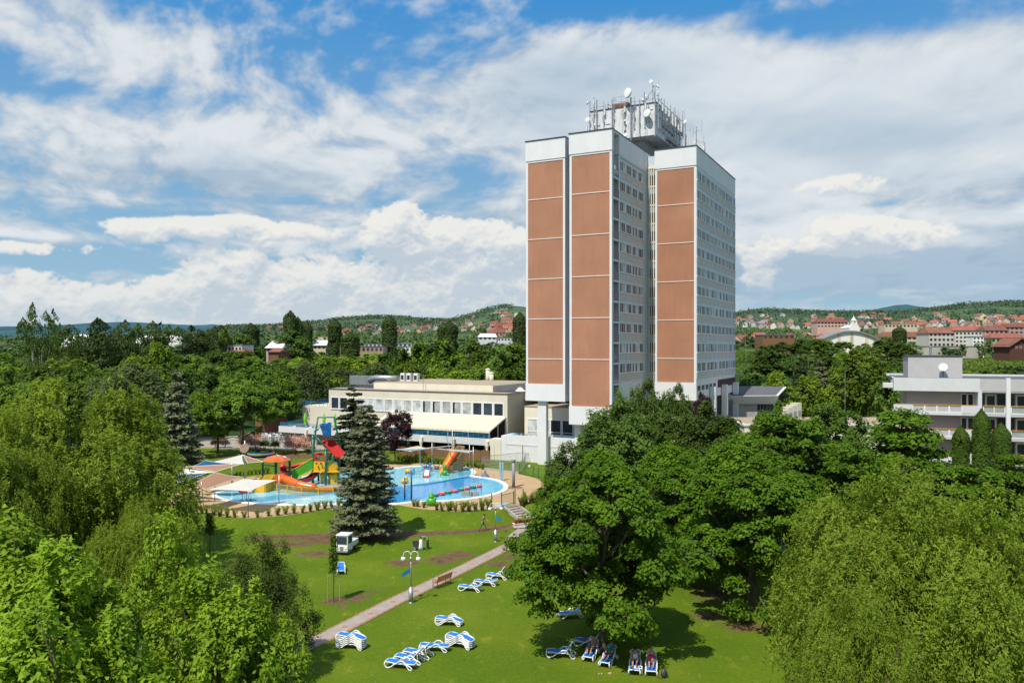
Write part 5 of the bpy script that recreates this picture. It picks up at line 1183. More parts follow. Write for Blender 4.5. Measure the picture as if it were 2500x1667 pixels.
# red ribbed roof board
b = MB(); q = [T(1503,372,1.5), T(1622,366,1.7), T(1765,527,-1.0), T(1642,532,-1.2)]
nn = 14
for i in range(nn):
    s0, s1 = i/nn, (i+1)/nn; sm_ = (s0+s1)/2
    A_, B_, C_, D_ = q[0].lerp(q[3], s0), q[1].lerp(q[2], s0), q[1].lerp(q[2], s1), q[0].lerp(q[3], s1); M1, M2 = q[0].lerp(q[3], sm_), q[1].lerp(q[2], sm_); up = Vector((0,0,.09))
    b.add([A_, B_, M2+up, M1+up, C_, D_], [(0,1,2,3),(3,2,4,5)])
b.add([q[0]-up, q[1]-up, q[2]-up, q[3]-up], [(3,2,1,0)]); b.add([q[0], q[3], q[3]-up, q[0]-up, q[1], q[2], q[2]-up, q[1]-up], [(0,1,2,3),(7,6,5,4)]); b.build("roof_board", mat("matt_red_board", (.42,.012,.010), .6, .1, 1, spec=.15), play)
b = MB(); pipe(b, [T(1555,600,-.3), T(1650,530,.2)], .09); pipe(b, [T(1560,560,.2), T(1640,520,.2)], .07); pipe(b, [T(1430,470), T(1670,470,.4)], .07); b.build("cross_brace", K["gpole"], play, smooth=True)
# yellow deck panels
def panel(pts, th, name, m): b = MB(); d = Vector((0,th,0)); n = len(pts); b.add(list(pts)+[p+d for p in pts], [tuple(range(n)), tuple(range(2*n-1, n-1, -1))]+[(i, n+i, n+(i+1) % n, (i+1) % n) for i in range(n)]); return b.build(name, m, play)
pl = panel([T(1432,668,-.1), T(1543,668,-.4), T(1545,575,-.4), T(1432,572,-.1)], .1, "front_panel", K["yellow"])
for x in (1465, 1505): b = MB(); c = T(x, 592, -.45); b.tube([c, c+Vector((0,-.25,.02))], .13, 8); b.build("water_cannon", K["dmetal"], pl)
pl = panel([T(1560,672,-.2), T(1680,660,.4), T(1678,585,.4), T(1560,580,-.2)], .1, "front_panel", K["yellow"])
c = T(1625,592,-.1); b = MB(); b.tube([c, c+Vector((.5,-.4,.1))], [.06,.12], 8); b.build("water_cannon", K["metal"], pl)
panel([T(1492,700,.8), T(1510,668,.8), T(1670,665,.8), T(1672,782,.8), T(1580,790,.8), T(1575,720,.8), T(1540,690,.8), T(1530,790,.8), T(1505,790,.8)], .1, "arch_panel", K["yellow"])
panel([T(1585,700,.2), T(1610,670,.2), T(1665,690,.4), T(1670,785,.4), T(1590,792,.2)], .1, "lower_panel", K["yellow"])
b = MB(); f0 = T(1430,665,0).z; b.box(T(1427,0).x, T(1680,0).x, -.3, 3.3, f0-.12, f0); b.build("floor_deck", K["yellow"], play)
b = MB(); 
for x in (1430, 1470, 1510): pass
b.tube([T(1430,690,.3), T(1590,690,.3)], .06, 6); b.tube([T(1578,690,.1), T(1578,790,.1)], .05, 6); b.tube([T(1640,700,.1), T(1560,690,.1)], .05, 6); b.build("water_pipe", K["dmetal"], play)
# green slide flank and its yellow edge, red trough below
b = MB(); q = [T(1215,665,-1.2), T(1425,542,-.2), T(1425,650,-.2), T(1255,748,-1.2), T(1228,735,-1.2)]
d = Vector((.05,.12,0)); b.add(q+[p+d for p in q], [(0,4,3,2,1),(5,6,7,8,9)]+[(i, (i+1) % 5, 5+(i+1) % 5, 5+i) for i in range(5)]); gs = b.build("green_slide", K["green"], play)
b = MB(); b.bar(q[2]+Vector((0,-.04,0)), q[3]+Vector((0,-.04,0)), .12); b.bar(q[0], q[1], .1); b.build("edge_rail", K["yellow"], gs)
b = MB(); b.add([q[0]+Vector((0,.9,0)), q[1]+Vector((0,.9,0)), q[2]+Vector((0,.9,0)), q[3]+Vector((0,.9,0)), q[4]+Vector((0,.9,0))], [(0,4,3,2,1)]); b.add([q[2], q[3], q[3]+Vector((0,.9,0)), q[2]+Vector((0,.9,0))], [(0,1,2,3)]); b.build("chute", K["green"], gs)
def trough(b, pts, r, open_top=True, n=10, arc=PI*1.1):
    pts = [Vector(p) for p in pts]; vs = []; k = len(pts)
    for i, p in enumerate(pts):
        d = (pts[min(i+1, k-1)]-pts[max(i-1, 0)]).normalized(); sd = d.cross(Vector((0,0,1))).normalized(); up = sd.cross(d)
        for j in range(n+1):
            t = -arc/2+arc*j/n; vs.append(p+sd*math.sin(t)*r-up*math.cos(t)*r)
        for j in range(n+1):
            t = arc/2-arc*j/n; vs.append(p+sd*math.sin(t)*(r-.06)-up*math.cos(t)*(r-.06))
    m = 2*(n+1); b.add(vs, [(i*m+j, i*m+(j+1) % m, (i+1)*m+(j+1) % m, (i+1)*m+j) for i in range(k-1) for j in range(m)]); return b
# upper red slide with curl
b = MB(); trough(b, [T(1470,560,1.6), T(1400,570,1.5), T(1320,590,1.2), T(1240,610,.9), T(1180,622,.6), T(1150,630,.0), T(1140,650,-.6), T(1160,668,-1.0), T(1230,670,-1.1)], .42); b.build("red_slide", K["red"], play, smooth=True)
b = MB(); b.tube([T(1140,590,.8), T(1135,625,.6), T(1150,655,.2)], [.28,.42,.38], 12); b.build("slide_bend", K["red"], play, smooth=True)
b = MB(); trough(b, [T(1470,650,1.2), T(1440,690,.6), T(1410,715,-.1), T(1350,740,-.8), T(1280,755,-1.2)], .5); b.build("lower_slide", mat("dark_red_plastic", (.35,.02,.03), .35), play, smooth=True)
# red tunnel mouth
b = MB(); c = T(1490,540,1.0); n = 16; vs = []
for dd in (0, .9):
    for rr in (.55, .98):
        for j in range(n): t = 2*PI*j/n; k = 1.0 if rr < .6 else 1/max(abs(math.cos(t)), abs(math.sin(t)))**.75; vs.append(c+Vector((math.cos(t)*rr*k*1.0, dd, math.sin(t)*rr*k*.68)))
fs = []
for j in range(n): k = (j+1) % n; fs += [(j, n+j, n+k, k), (2*n+j, 2*n+k, 3*n+k, 3*n+j), (j, k, 2*n+k, 2*n+j), (n+j, 3*n+j, 3*n+k, n+k)]
b.add(vs, fs); b.build("tunnel_mouth", K["red"], play, smooth=False)
# orange tube slide in front
b = MB(); pts = [T(1098,735,-3.0), T(1145,738,-3.6), T(1200,758,-4.1), T(1260,785,-4.6), T(1330,806,-4.9), T(1420,820,-5.0), T(1510,829,-5.0), T(1600,832,-4.8), T(1690,828,-4.4), T(1770,820,-4.0)]
sp_ = []
for i in range(len(pts)-1):
    for k in range(3): sp_.append(pts[i].lerp(pts[i+1], k/3))
sp_.append(pts[-1]); b.tube(sp_[:17], [.52]*16+[.52], 16)
trough(b, sp_[16:], .5); sl = b.build("orange_slide", K["orange"], play, smooth=True)
b = MB(); 
for i in (4, 10, 16): d = (sp_[i+1]-sp_[i]).normalized()*.05; b.tube([sp_[i]-d, sp_[i]+d], .56, 16)
b.build("flange", mat("orange_flange", (.5,.08,.01), .4), sl, smooth=True)
b = MB(); p = T(1072,770,-3.2); b.box(p.x, p.x+1.0, p.y-.5, p.y+.9, T(0,778,-3).z, T(0,690,-3).z); b.build("start_box", K["orange"], sl)
b = MB(); p = T(1100,690,-2.5); 
b.add([T(1072,708,-2.9), T(1212,672,-1.5), T(1212,725,-1.5), T(1072,735,-2.9)], [(0,1,2,3)]); b.build("side_shield", mat("brownish_orange_plastic", (.42,.12,.015), .4), play)
# small dome roof
c = T(1080,560,-2.0); b = MB(); b.lathe([(0,.62),(.6,.58),(1.2,.38),(1.75,.02),(1.78,-.05),(1.2,.3),(0,.5)], c, 8); dm = b.build("dome_roof", K["orange"], play)
b = MB()
for j in range(8): t = 2*PI*j/8; b.tube([c+Vector((0,0,.64)), c+Vector((math.cos(t)*1.2, math.sin(t)*1.2, .4)), c+Vector((math.cos(t)*1.8, math.sin(t)*1.8, .0))], .035, 5)
b.tube([c+Vector((0,0,.6)), c+Vector((0,0,.85))], .1, 8); b.build("rib", K["metal"], dm)
b = MB(); pipe(b, [T(950,605,-1.0), T(1070,618,-2.5)], .07); pipe(b, [T(950,575,-1.0), T(1072,572,-2.5), T(1205,562,-1.5)], .08); b.build("cross_bar", K["gpole"], play, smooth=True)
# yellow stairs
b = MB(); s0, s1 = T(912,895,-5.5), T(985,780,-4.0); ns = 9
for i in range(ns):
    t = i/ns; x0 = s0.lerp(s1, t); b.box(x0.x-.65, x0.x+.65, x0.y, x0.y+.3, 0, .2+t*(s1.z-.2)+.1)
stp = b.build("stairs", K["yellow"], play)
for sx, nm in ((-.75, "left"), (.78, "right")):
    b = MB(); a_, c_ = Vector((s0.x+sx, s0.y-.2, 0)), Vector((s1.x+sx, s1.y+.3, 0)); za, zc = 1.0, s1.z+.9
    b.add([a_, c_, c_+Vector((0,0,zc)), a_+Vector((0,0,za)), a_+Vector((.08,0,0)), c_+Vector((.08,0,0)), c_+Vector((.08,0,zc)), a_+Vector((.08,0,za))], [(0,3,2,1),(4,5,6,7),(0,4,7,3),(1,2,6,5),(3,7,6,2)]); b.build("stair_panel", K["yellow"], play)
b = MB(); b.add([T(985,878,-5.0), T(1062,830,-4.0), T(1062,750,-4.0), T(1030,755,-4.2), T(985,815,-5.0)], [(0,1,2,3,4)]); b.add([T(935,748,-3), T(1062,748,-3), T(1062,700,-3), T(960,702,-3)], [(0,1,2,3)]); b.build("side_panel", mat("ochre_plastic", (.55,.33,.02), .4), play)
for x, y in ((850,880),(970,895),(1072,868)): b = MB(); p = T(x, y, -5.3 if x < 1000 else -4.2); b.tube([Vector((p.x, p.y, 0)), Vector((p.x, p.y, 1.1))], .1, 8); b.build("newel_post", K["gpole"], play)
# yellow paling round the splash area
pts = [G4(1078,868), G4(1180,880), G4(1320,900), G4(1480,890), G4(1620,870), G4(1770,835), G4(1900,800)]
o = empty("yellow_fence", pts[0], 0, "curved yellow paling fence in front of the orange slide", "fence")
for i in range(len(pts)-1):
    b = MB(); a, c = pts[i]-pts[0], pts[i+1]-pts[0]; n = int((c-a).length/.14)
    for k in range(n): q = a.lerp(c, k/n); b.bar(q+Vector((0,0,.12)), q+Vector((0,0,1.0)), .03)
    for z in (.12, 1.0): b.bar(a+Vector((0,0,z)), c+Vector((0,0,z)), .05)
    b.bar(a, a+Vector((0,0,1.08)), .09); b.build("paling_panel", K["yellow"], o)
p = G4(770, 955, 1.05); o = empty("net_stand", p, 0, "red water toy tray on thin curved legs under the white sail", "water toy")
b = MB(); b.lathe([(0,1.15),(.5,1.15),(.75,1.35),(.8,1.35),(.6,1.1),(0,1.08)], (0,0,0), 14); b.build("tray", K["red"], o, smooth=True)
for s in (-1,1): b = MB(); b.tube([(s*.4,0,1.12),(s*.2,0,.6),(s*.3,0,.1),(s*.45,0,0)], .035, 6); b.build("leg", K["dmetal"], o)
p = G4(1097, 870, 1.03); o = empty("blue_sign_box", p, 0, "small blue box on a stake by the yellow fence", "sign"); b = MB(); b.tube([(0,0,0),(0,0,.7)], .03, 6); b.box(-.12,.12,-.06,.06,.55,1.1); b.build("body", K["railblue"], o)
# ------------------------------------------------------------------ path, steps, planter, bins
def ribbon(pts, w0, w1, z): # left/right offsets
    vs = []; k = len(pts)
    for i, p in enumerate(pts):
        d = (pts[min(i+1, k-1)]-pts[max(i-1, 0)]); d.z = 0; d.normalize(); n = Vector((-d.y, d.x, 0)); a, c = p+n*w0, p+n*w1
        vs += [(a.x, a.y, terrain(a.x, a.y)+z), (c.x, c.y, terrain(c.x, c.y)+z)]
    return vs, [(i*2, i*2+1, i*2+3, i*2+2) for i in range(k-1)]
ce = [G6(-700,1420), G6(-300,1200), G6(190,968), G6(490,815), G6(820,645), G6(1130,500), G6(1440,350), G6(1700,222), G6(1960,92)]
fine = []
for i in range(len(ce)-1):
    for k in range(8): fine.append(ce[i].lerp(ce[i+1], k/8))
fine.append(ce[-1])
red = banded("red_edging_tiles", (.34,.165,.115), (.28,.13,.09), .3, .9, .8, 0, .12); grey = mat("path_slabs", (.32,.275,.235), .92, .12, 1.5, dirt=.25, dcol=(.24,.2,.17))
b = MB(); vs, fs = ribbon(fine, -.78, .78, .03); b.add(vs, fs); tag(b.build("path", red), "straight paved footpath with red tiled borders", "path", kind="structure")
b = MB(); vs, fs = ribbon(fine, -.58, .58, .036); b.add(vs, fs); tag(b.build("path_centre", grey), "pale slabs along the middle of the footpath", "path", kind="structure")
b = MB(); tot = 0; prev = fine[0]; nextd = 1.0
for i in range(1, len(fine)):
    seg = (fine[i]-fine[i-1]).length
    while tot+seg > nextd:
        p = fine[i-1].lerp(fine[i], (nextd-tot)/seg); d = (fine[i]-fine[i-1]).normalized(); n = Vector((-d.y, d.x, 0)); s = .26
        b.add([p+d*s+Vector((0,0,.042)), p+n*s+Vector((0,0,.042)), p-d*s+Vector((0,0,.042)), p-n*s+Vector((0,0,.042))], [(0,1,2,3)]); nextd += 2.9
    tot += seg
tag(b.build("path_diamonds", mat("red_tile", (.36,.16,.11), .9, .15, 3)), "red tile diamonds set in the footpath", "path", kind="structure")
b = MB(); q = [G6(1930,122), G6(1850,60), G6(2000,-60), G5(1640,885,0), G5(1722,870,0), G5(1790,880,0), G5(1850,960,0), G5(1950,1020,0), G6(2500,60), G6(2120,130)]
b.add([(p.x, p.y, terrain(p.x, p.y)*0+.034) for p in q], [tuple(range(len(q)))]); tag(b.build("plaza", mat("pink_paving", (.33,.275,.235), .9, .1, 2, dirt=.2)), "pale paving where the footpath meets the steps", "path", kind="structure")
b = MB(); q = [G(1560,1330,0), G(1800,1300,0), G(2300,1270,0), G(2300,1330,0), G(1800,1365,0), G(1560,1360,0)]
b.add([(p.x, p.y, .034) for p in q], [(0,5,4,3,2,1)]); tag(b.build("side_path", mat("shaded_paving", (.40,.35,.30), .9, .1, 2, dirt=.2)), "paved walk glimpsed behind the big maples", "path", kind="structure")
st0, st1 = ST0, ST1; dv = st1-st0; dv.z = 0; L_ = dv.length; dn = dv.normalized(); sn = Vector((-dn.y, dn.x, 0))
o = empty("garden_steps", Vector((st0.x, st0.y, 0)), 0, "six stone steps leading down from the pool deck gate", "steps")
ns = 6
for i in range(ns):
    b = MB(); a = dn*(L_*i/ns); c = dn*(L_*(i+1)/ns+.02); z = 1.03-(i+.35)*1.0/ns
    w = .8; P4 = [a+sn*w, a-sn*w, c-sn*w, c+sn*w]; b.prism([(p.x, p.y) for p in P4], 0, max(.06, z)); b.build("step", K["stone"], o)
for s in (-1, 1):
    b = MB(); a = sn*s*.9; b.add([a+Vector((0,0,0)), a+dn*L_, a+dn*L_+Vector((0,0,.22)), a+Vector((0,0,1.25)), a+sn*s*.2, a+dn*L_+sn*s*.2, a+dn*L_+sn*s*.2+Vector((0,0,.22)), a+sn*s*.2+Vector((0,0,1.25))], [(0,1,2,3),(4,7,6,5),(3,2,6,7),(0,3,7,4),(1,5,6,2)]); b.build("side_wall", K["conc"], o)
# gate posts and foot basin at the steps
o = empty("gate_railing", G5(1333,770,1.03), 0, "green metal gate and posts at the top of the steps", "gate")
def GL(x, y, z=1.03): return G5(x, y, z)-G5(1333,770,1.03)
for (x, y, h, nm) in ((1333,770,1.5,"post"),(1428,775,1.7,"post"),(1545,745,1.5,"post"),(1558,745,1.7,"post"),(1635,730,1.6,"post")):
    b = MB(); p = GL(x, y); b.tube([p, p+Vector((0,0,h))], .055, 7); b.build(nm, K["gpole"], o)
b = MB(); a, c = GL(1428,775), GL(1545,745)
for z in (.15, 1.35): b.bar(a+Vector((0,0,z)), c+Vector((0,0,z)), .05)
for i in range(16): q = a.lerp(c, i/15); b.bar(q+Vector((0,0,.15)), q+Vector((0,0,1.35)), .018)
b.build("gate_leaf", K["gpole"], o)
b = MB(); q = [G5(1345,768,1.045), G5(1430,735,1.045), G5(1520,735,1.045), G5(1440,772,1.045)]; b.add(q, [(0,3,2,1)]); tag(b.build("foot_basin", mat("foot_bath_water", (.3,.55,.6), .1)), "shallow foot basin by the gate", "basin", kind="structure")
o = empty("mesh_fence", G5(1600,455,1.0), 0, "low dark green mesh fence at the deck's right rear edge", "fence")
P0 = G5(1600,455,1.0); pp = [G5(1600,460,1.0), G5(1655,468,1.0), G5(1733,485,1.0), G5(1782,497,1.0), G5(1850,530,1.0)]
for i, p in enumerate(pp): b = MB(); b.tube([p-P0, p-P0+Vector((0,0,1.5))], .05, 6); b.build("post", K["gpole"], o)
for i in range(4):
    b = MB(); a, c = pp[i]-P0, pp[i+1]-P0
    for z in (.1,.5,.95,1.4): b.bar(a+Vector((0,0,z)), c+Vector((0,0,z)), .02)
    for k in range(12): q = a.lerp(c, k/12); b.bar(q+Vector((0,0,.1)), q+Vector((0,0,1.4)), .012)
    b.build("mesh_panel", K["gpole"], o)
b = MB(); p = G5(1693,440,1.0)-P0; b.tube([p+Vector((0,0,.9)), p+Vector((0,-.04,.9))], .18, 12); b.build("sign_disc", K["tarp_white"], o)
p = G5(1635,975,0.0); o = empty("flower_planter", p, .35, "white stone trough planted with red and orange flowers", "planter")
b = MB(); b.box(-1.05,1.05,-.3,.3,.12,.5); b.box(-1.1,1.1,-.35,.35,.5,.58); b.box(-.8,-.5,-.25,.25,0,.12); b.box(.5,.8,-.25,.25,0,.12); b.build("trough", K["white"], o, bevel=.03)
rg = np.random.default_rng(4); n = 900; P = np.stack([rg.uniform(-1,1,n), rg.uniform(-.3,.3,n), .58+rg.random(n)*.32], 1)
inst("flowers", leaf_mesh("flowers", leaf_arrays(P, rg.normal(size=(n,3))+np.array([0,0,1.0]), np.full(n,.13), .9, rg), np.concatenate([rg.random(n//2)*.5, .5+rg.random(n-n//2)*.5]), foliage("red_flowers_and_leaves", (.03,.07,.01), (.08,.12,.02), .2, blossom=(.6,.08,.03,.5))), o)
p = G5(1627,1135,0); o = empty("litter_bin", p, 0, "black cylindrical litter bin beside the footpath", "bin"); b = MB(); b.lathe([(0,0),(.26,0),(.3,.8),(.33,.85),(.34,1.0),(.2,1.12),(0,1.14)], n=16); b.build("body", K["dmetal"], o, smooth=True)
b = MB(); b.lathe([(.31,.55),(.335,.56),(.335,.62),(.31,.63)], n=16); b.build("band", K["metal"], o)
p = G5(1722,1060,0); o = empty("litter_bin", p, 0, "green topped bin partly behind the maple leaves", "bin"); b = MB(); b.box(-.25,.25,-.22,.22,0,.75); b.build("body", K["metal"], o, bevel=.03)
b = MB(); b.add([(-.32,-.28,.78),(.32,-.28,.78),(.32,.28,.9),(-.32,.28,.9),(-.32,-.28,.7),(.32,-.28,.7),(.32,.28,.7),(-.32,.28,.7)], [(0,1,2,3),(4,7,6,5),(0,4,5,1),(1,5,6,2),(2,6,7,3),(3,7,4,0)]); b.build("lid", K["gpole"], o)
# tape line, rope
a, c = G5(1375,1015,.7), G5(1610,915,.6); o = empty("barrier_tape", a, 0, "sagging yellow barrier tape by the lamp post", "tape"); b = MB(); b.bar((0,0,0), (c-a)*.5+Vector((0,0,-.12)), .03,.07); b.bar((c-a)*.5+Vector((0,0,-.12)), c-a, .03,.07); b.build("ribbon", mat("tape_yellow", (.6,.45,.1), .6), o)
# ------------------------------------------------------------------ street lamps
def lamp(u, v, H_, label, rz, zb=0.0, sgn=1, double=True):
    p = G(u, v, zb); o = empty("street_lamp", p, rz, label, "street lamp", "white globe street lamps in the park")
    b = MB(); b.tube([(0,0,0),(0,0,1.05)], .17, 12); b.lathe([(.2,0),(.2,.05),(.17,.08)], n=12); b.lathe([(.17,1.05),(.09,1.15),(.05,1.2)], n=12); b.build("base", K["metal"], o, smooth=True)
    b = MB(); b.tube([(0,0,1.1),(0,0,H_-.35)], .05, 8); b.tube([(0,0,H_-.65),(0,0,H_-.35)], .075, 8); b.build("pole", K["metal"], o, smooth=True)
    for s in (-1, 1):
        b = MB(); b.tube([(0,0,H_-.5)]+[(s*(.28-.28*math.cos(t*PI/6)), 0, H_-.22+.3*math.sin(t*PI/6)) for t in range(0, 7)]+[(s*.56,0,H_-.32)], .025, 6); b.build("arm", K["winframe"], o, smooth=True)
        b = MB(); b.ball((s*.56,0,H_-.48), .185, 18); gl = b.build("globe", mat("opal_globe", (.8,.8,.8), .25, .02) if "opal_globe" not in bpy.data.materials else bpy.data.materials["opal_globe"], o, smooth=True)
        b = MB(); b.lathe([(.12,0),(.09,.1),(0,.12)], (s*.56,0,H_-.32), 10); b.build("cap", K["metal"], gl)
    b = MB(); b.add([(sgn*.04,-.02,H_-1.5),(sgn*.62,-.3,H_-1.75),(sgn*.62,-.3,H_-1.5),(sgn*.04,-.02,H_-1.15),(sgn*.04,.02,H_-1.5),(sgn*.62,-.26,H_-1.75),(sgn*.62,-.26,H_-1.5),(sgn*.04,.02,H_-1.15)], [(0,1,2,3),(7,6,5,4),(0,4,5,1),(1,5,6,2),(2,6,7,3),(3,7,4,0)]); b.build("sign_board", K["blue"], o)
lamp(1003, 1471, 3.75, "double globe street lamp beside the footpath next to the bench", 0, 0, -1)
lamp(1210, 1322, 3.7, "double globe street lamp below the garden steps by the planter", .1, 0, 1)
p = G5(1375,1100,0)
# bench
a, c = G6(1178,535), G6(1318,478); ang = math.atan2(c.y-a.y, c.x-a.x); L_ = (c-a).length
o = empty("park_bench", (a+c)/2, ang, "orange brown wooden park bench with dark iron arms beside the footpath", "bench")
hl = L_/2
for s in (-1, 1):
    b = MB(); x = s*(hl-.12); b.tube([(x,.25,0),(x,.22,.42),(x,-.2,.42),(x,-.27,0)], .03, 6); b.tube([(x,-.2,.42),(x,-.34,.95)], .028, 6); b.tube([(x,.24,.42),(x,.27,.62),(x,.1,.68),(x,-.25,.62)], .022, 6); b.tube([(x,.25,.05),(x,-.27,.05)], .02, 6); b.build("iron_end", K["dmetal"], o)
b = MB()
for k in range(5): b.box(-hl, hl, -.2+k*.095, -.13+k*.095, .43, .465)
b.build("seat", K["benchwood"], o)
b = MB()
for k in range(4): y = -.235-.02*k*1.6; b.box(-hl, hl, y-.03, y, .54+k*.11, .62+k*.11)
b.build("backrest", K["benchwood"], o)
# sapling trees with stakes
def sapling(u, v, H_, label, cr, seed):
    p = G(u, v, 0); o = empty("young_tree", p, 0, label, "tree", "staked saplings on the lawn"); b = MB(); b.tube([(0,0,0),(.03,0,H_*.5),(0,.03,H_)], [.05,.04,.015], 6); b.build("trunk", K["bark"], o)
    rg = np.random.default_rng(seed); n = 1300; t = rg.random(n)**.8; P = np.stack([rg.normal(size=n)*cr*(1.05-t*.6), rg.normal(size=n)*cr*(1.05-t*.6), H_*.45+t*H_*.62], 1)
    inst("crown", leaf_mesh("sapling_crown", leaf_arrays(P, rg.normal(size=(n,3))+np.array([0,0,.6]), .1+.12*rg.random(n), .6, rg), rg.random(n), FO["smallleaf"]), o)
    for s in (-1, 1):
        b = MB(); b.tube([(s*.45,.1,0),(s*.45,.1,2.0 if H_ > 3 else 1.6)], .035, 6); b.build("stake", mat("stake_wood", (.32,.26,.18), .9) if "stake_wood" not in bpy.data.materials else bpy.data.materials["stake_wood"], o)
    b = MB(); b.bar((-.45,.1,1.9 if H_ > 3 else 1.5),(.45,.1,1.9 if H_ > 3 else 1.5), .05); b.build("tie_bar", bpy.data.materials["stake_wood"], o)
sapling(*q6(212,660), 4.6, "slim staked sapling in a pink gravel ring near the left trees", .2, 1)
sapling(512, 1345, 3.3, "small dark staked sapling with ball crown below the deck hedge", .28, 2)
# ------------------------------------------------------------------ utility van
p = G6(290, 215); o = empty("utility_truck", p, R(-10), "small white electric utility truck with open flatbed parked on the lawn", "truck")
Wd, = (0.66,); o.scale = (.86, .86, .92)
wm = K["lframe"]
b = MB(); b.box(-Wd, Wd, 0, 1.5, .32, .95); b.box(-Wd, Wd, .06, 1.45, .95, 1.9); b.box(-Wd-.03, Wd+.03, 0, 1.5, 1.9, 1.99); body = b.build("cab", wm, o, bevel=.05)
b = MB(); b.box(-Wd+.1, Wd-.1, .025, .08, 1.08, 1.82); b.build("windscreen", K["darkglass"], body)
b = MB(); b.box(Wd-.02, Wd+.02, .25, 1.2, 1.08, 1.8); b.box(-Wd-.02, -Wd+.02, .25, 1.2, 1.08, 1.8); b.build("side_window", K["darkglass"], body)
b = MB(); b.box(-Wd, Wd, 1.55, 3.2, .55, .68); b.box(-Wd, -Wd+.05, 1.55, 3.2, .68, 1.05); b.box(Wd-.05, Wd, 1.55, 3.2, .68, 1.05); b.box(-Wd, Wd, 3.15, 3.2, .68, 1.05); b.build("flatbed", wm, o)
b = MB(); b.box(-Wd+.06, Wd-.06, 1.6, 3.14, .69, .72); b.build("bed_floor", K["conc"], o)
b = MB(); b.box(-.2, .2, -.04, .0, .5, .85)
for z in (.55,.62,.69,.76): b.box(-.18,.18,-.055,-.04,z,z+.03)
b.build("grille", K["metal"], o)
for s in (-1, 1):
    b = MB(); b.ball((s*.44, -.02, .68), .11, 14, 0, (1,.5,1)); b.build("headlight", K["tarp_white"], o, smooth=True)
    b = MB(); b.box(s*Wd-.03+(0 if s < 0 else 0), s*Wd+.03, .22, .3, 1.2, 1.5); b.box(s*(Wd+.14)-.06, s*(Wd+.14)+.06, .1, .14, 1.35, 1.6); b.build("mirror", K["dmetal"], o)
b = MB(); b.box(-Wd-.02, Wd+.02, -.12, 0, .3, .45); b.build("bumper", K["metal"], o)
for x in (-Wd+.06, Wd-.06):
    for y in (.45, 2.55):
        b = MB(); b.tube([(x-.09, y, .27), (x+.09, y, .27)], .27, 16); wl = b.build("wheel", K["dmetal"], o)
        b = MB(); b.tube([(x-.1, y, .27), (x+.1, y, .27)], .13, 10); b.build("rim", K["metal"], wl)
# ------------------------------------------------------------------ sun loungers
LM = {}
def lounger_meshes(back):
    key = back
    if key in LM: return LM[key]
    fr = MB(); S = .33
    for s in (-1, 1):
        y = s*S
        fr.tube([(-.98,y,.34),(-.7,y,.37),(-.3,y,.33),(.1,y,.33),(.35,y,.36)], .035, 6)
    fr.tube([(-.98,-S,.34),(-1.0,-S*.6,.36),(-1.0,S*.6,.36),(-.98,S,.34)], .035, 6); fr.tube([(.3,-S,.34),(.3,S,.34)], .03, 6)
    legs = []
    for s in (-1, 1):
        y = s*(S+.035)
        a = MB(); a.tube([(-.98,y,.34),(-1.0,y,.2),(-.9,y,.05),(-.72,y,.03),(-.5,y,.12),(-.28,y,.29),(-.05,y,.38)], .04, 7); legs.append(a.mesh("lounger_leg", K["lframe"], True))
        a = MB(); a.tube([(-.1,y,.37),(.12,y,.53),(.34,y,.52),(.5,y,.4),(.62,y,.2),(.75,y,.04),(.92,y,.03),(.98,y,.12),(.86,y,.22),(.6,y,.32),(.4,y,.34)], .04, 7); legs.append(a.mesh("lounger_leg", K["lframe"], True))
    seat = MB(); seat.box(-.96,.28,-S+.03,S-.03,.345,.375); seat = seat.mesh("lounger_seat", K["sling"])
    ca, sa = math.cos(R(back)), math.sin(R(back)); bk = MB(); p0 = Vector((.3,0,.36)); L_ = .72
    def q(l, y, t): return (p0.x+l*ca-t*sa, y, p0.z+l*sa+t*ca)
    bk.add([q(0,-S+.05,0), q(L_,-S+.07,0), q(L_,S-.07,0), q(0,S-.05,0), q(0,-S+.05,.03), q(L_,-S+.07,.03), q(L_,S-.07,.03), q(0,S-.05,.03)], [(0,3,2,1),(4,5,6,7),(0,1,5,4),(1,2,6,5),(2,3,7,6),(3,0,4,7)]); bk = bk.mesh("lounger_back", K["sling"])
    bf = MB(); bf.tube([q(0,-S+.02,0), q(L_,-S+.04,0), q(L_+.06,-S*.6,0), q(L_+.06,S*.6,0), q(L_,S-.04,0), q(0,S-.02,0)], .034, 6)
    if back > 5: bf.tube([q(L_*.7,-S+.05,0), (.75,-S+.05,.15)], .02, 5); bf.tube([q(L_*.7,S-.05,0), (.75,S-.05,.15)], .02, 5)
    LM[key] = (fr.mesh("lounger_frame", K["lframe"], True), legs, seat, bk, bf.mesh("lounger_back_frame", K["lframe"], True)); return LM[key]
def lounger(foot, head, back, label, group, z=0.0, tilt=0):
    m = (foot+head)/2; a = math.atan2(head.y-foot.y, head.x-foot.x); fr, legs, seat, bk, bf = lounger_meshes(back)
    o = empty("sun_lounger", (m.x, m.y, terrain(m.x, m.y)+z), a, label, "sun lounger", group)
    o.scale = (.9, .9, .95); inst("frame", fr, o)
    for l in legs: inst("leg", l, o)
    inst("seat", seat, o); k = inst("backrest", bk, o); inst("back_frame", bf, k); return o
g1 = "loungers near the bench"
lounger(G6(1445,545), G6(1600,560), 18, "front lounger of the three standing near the bench", g1)
lounger(G6(1580,495), G6(1755,505), 12, "middle lounger of the three standing near the bench", g1)
lounger(G6(1705,430), G6(1860,445), 62, "lounger with the most upright back of the three near the bench", g1)
lounger(G6(735,1270), G6(975,1300), 0, "flat lounger at the front end of the open row", "row of open loungers")
lounger(G6(825,1218), G6(1060,1250), 45, "second lounger from the front in the open row, back half raised", "row of open loungers")
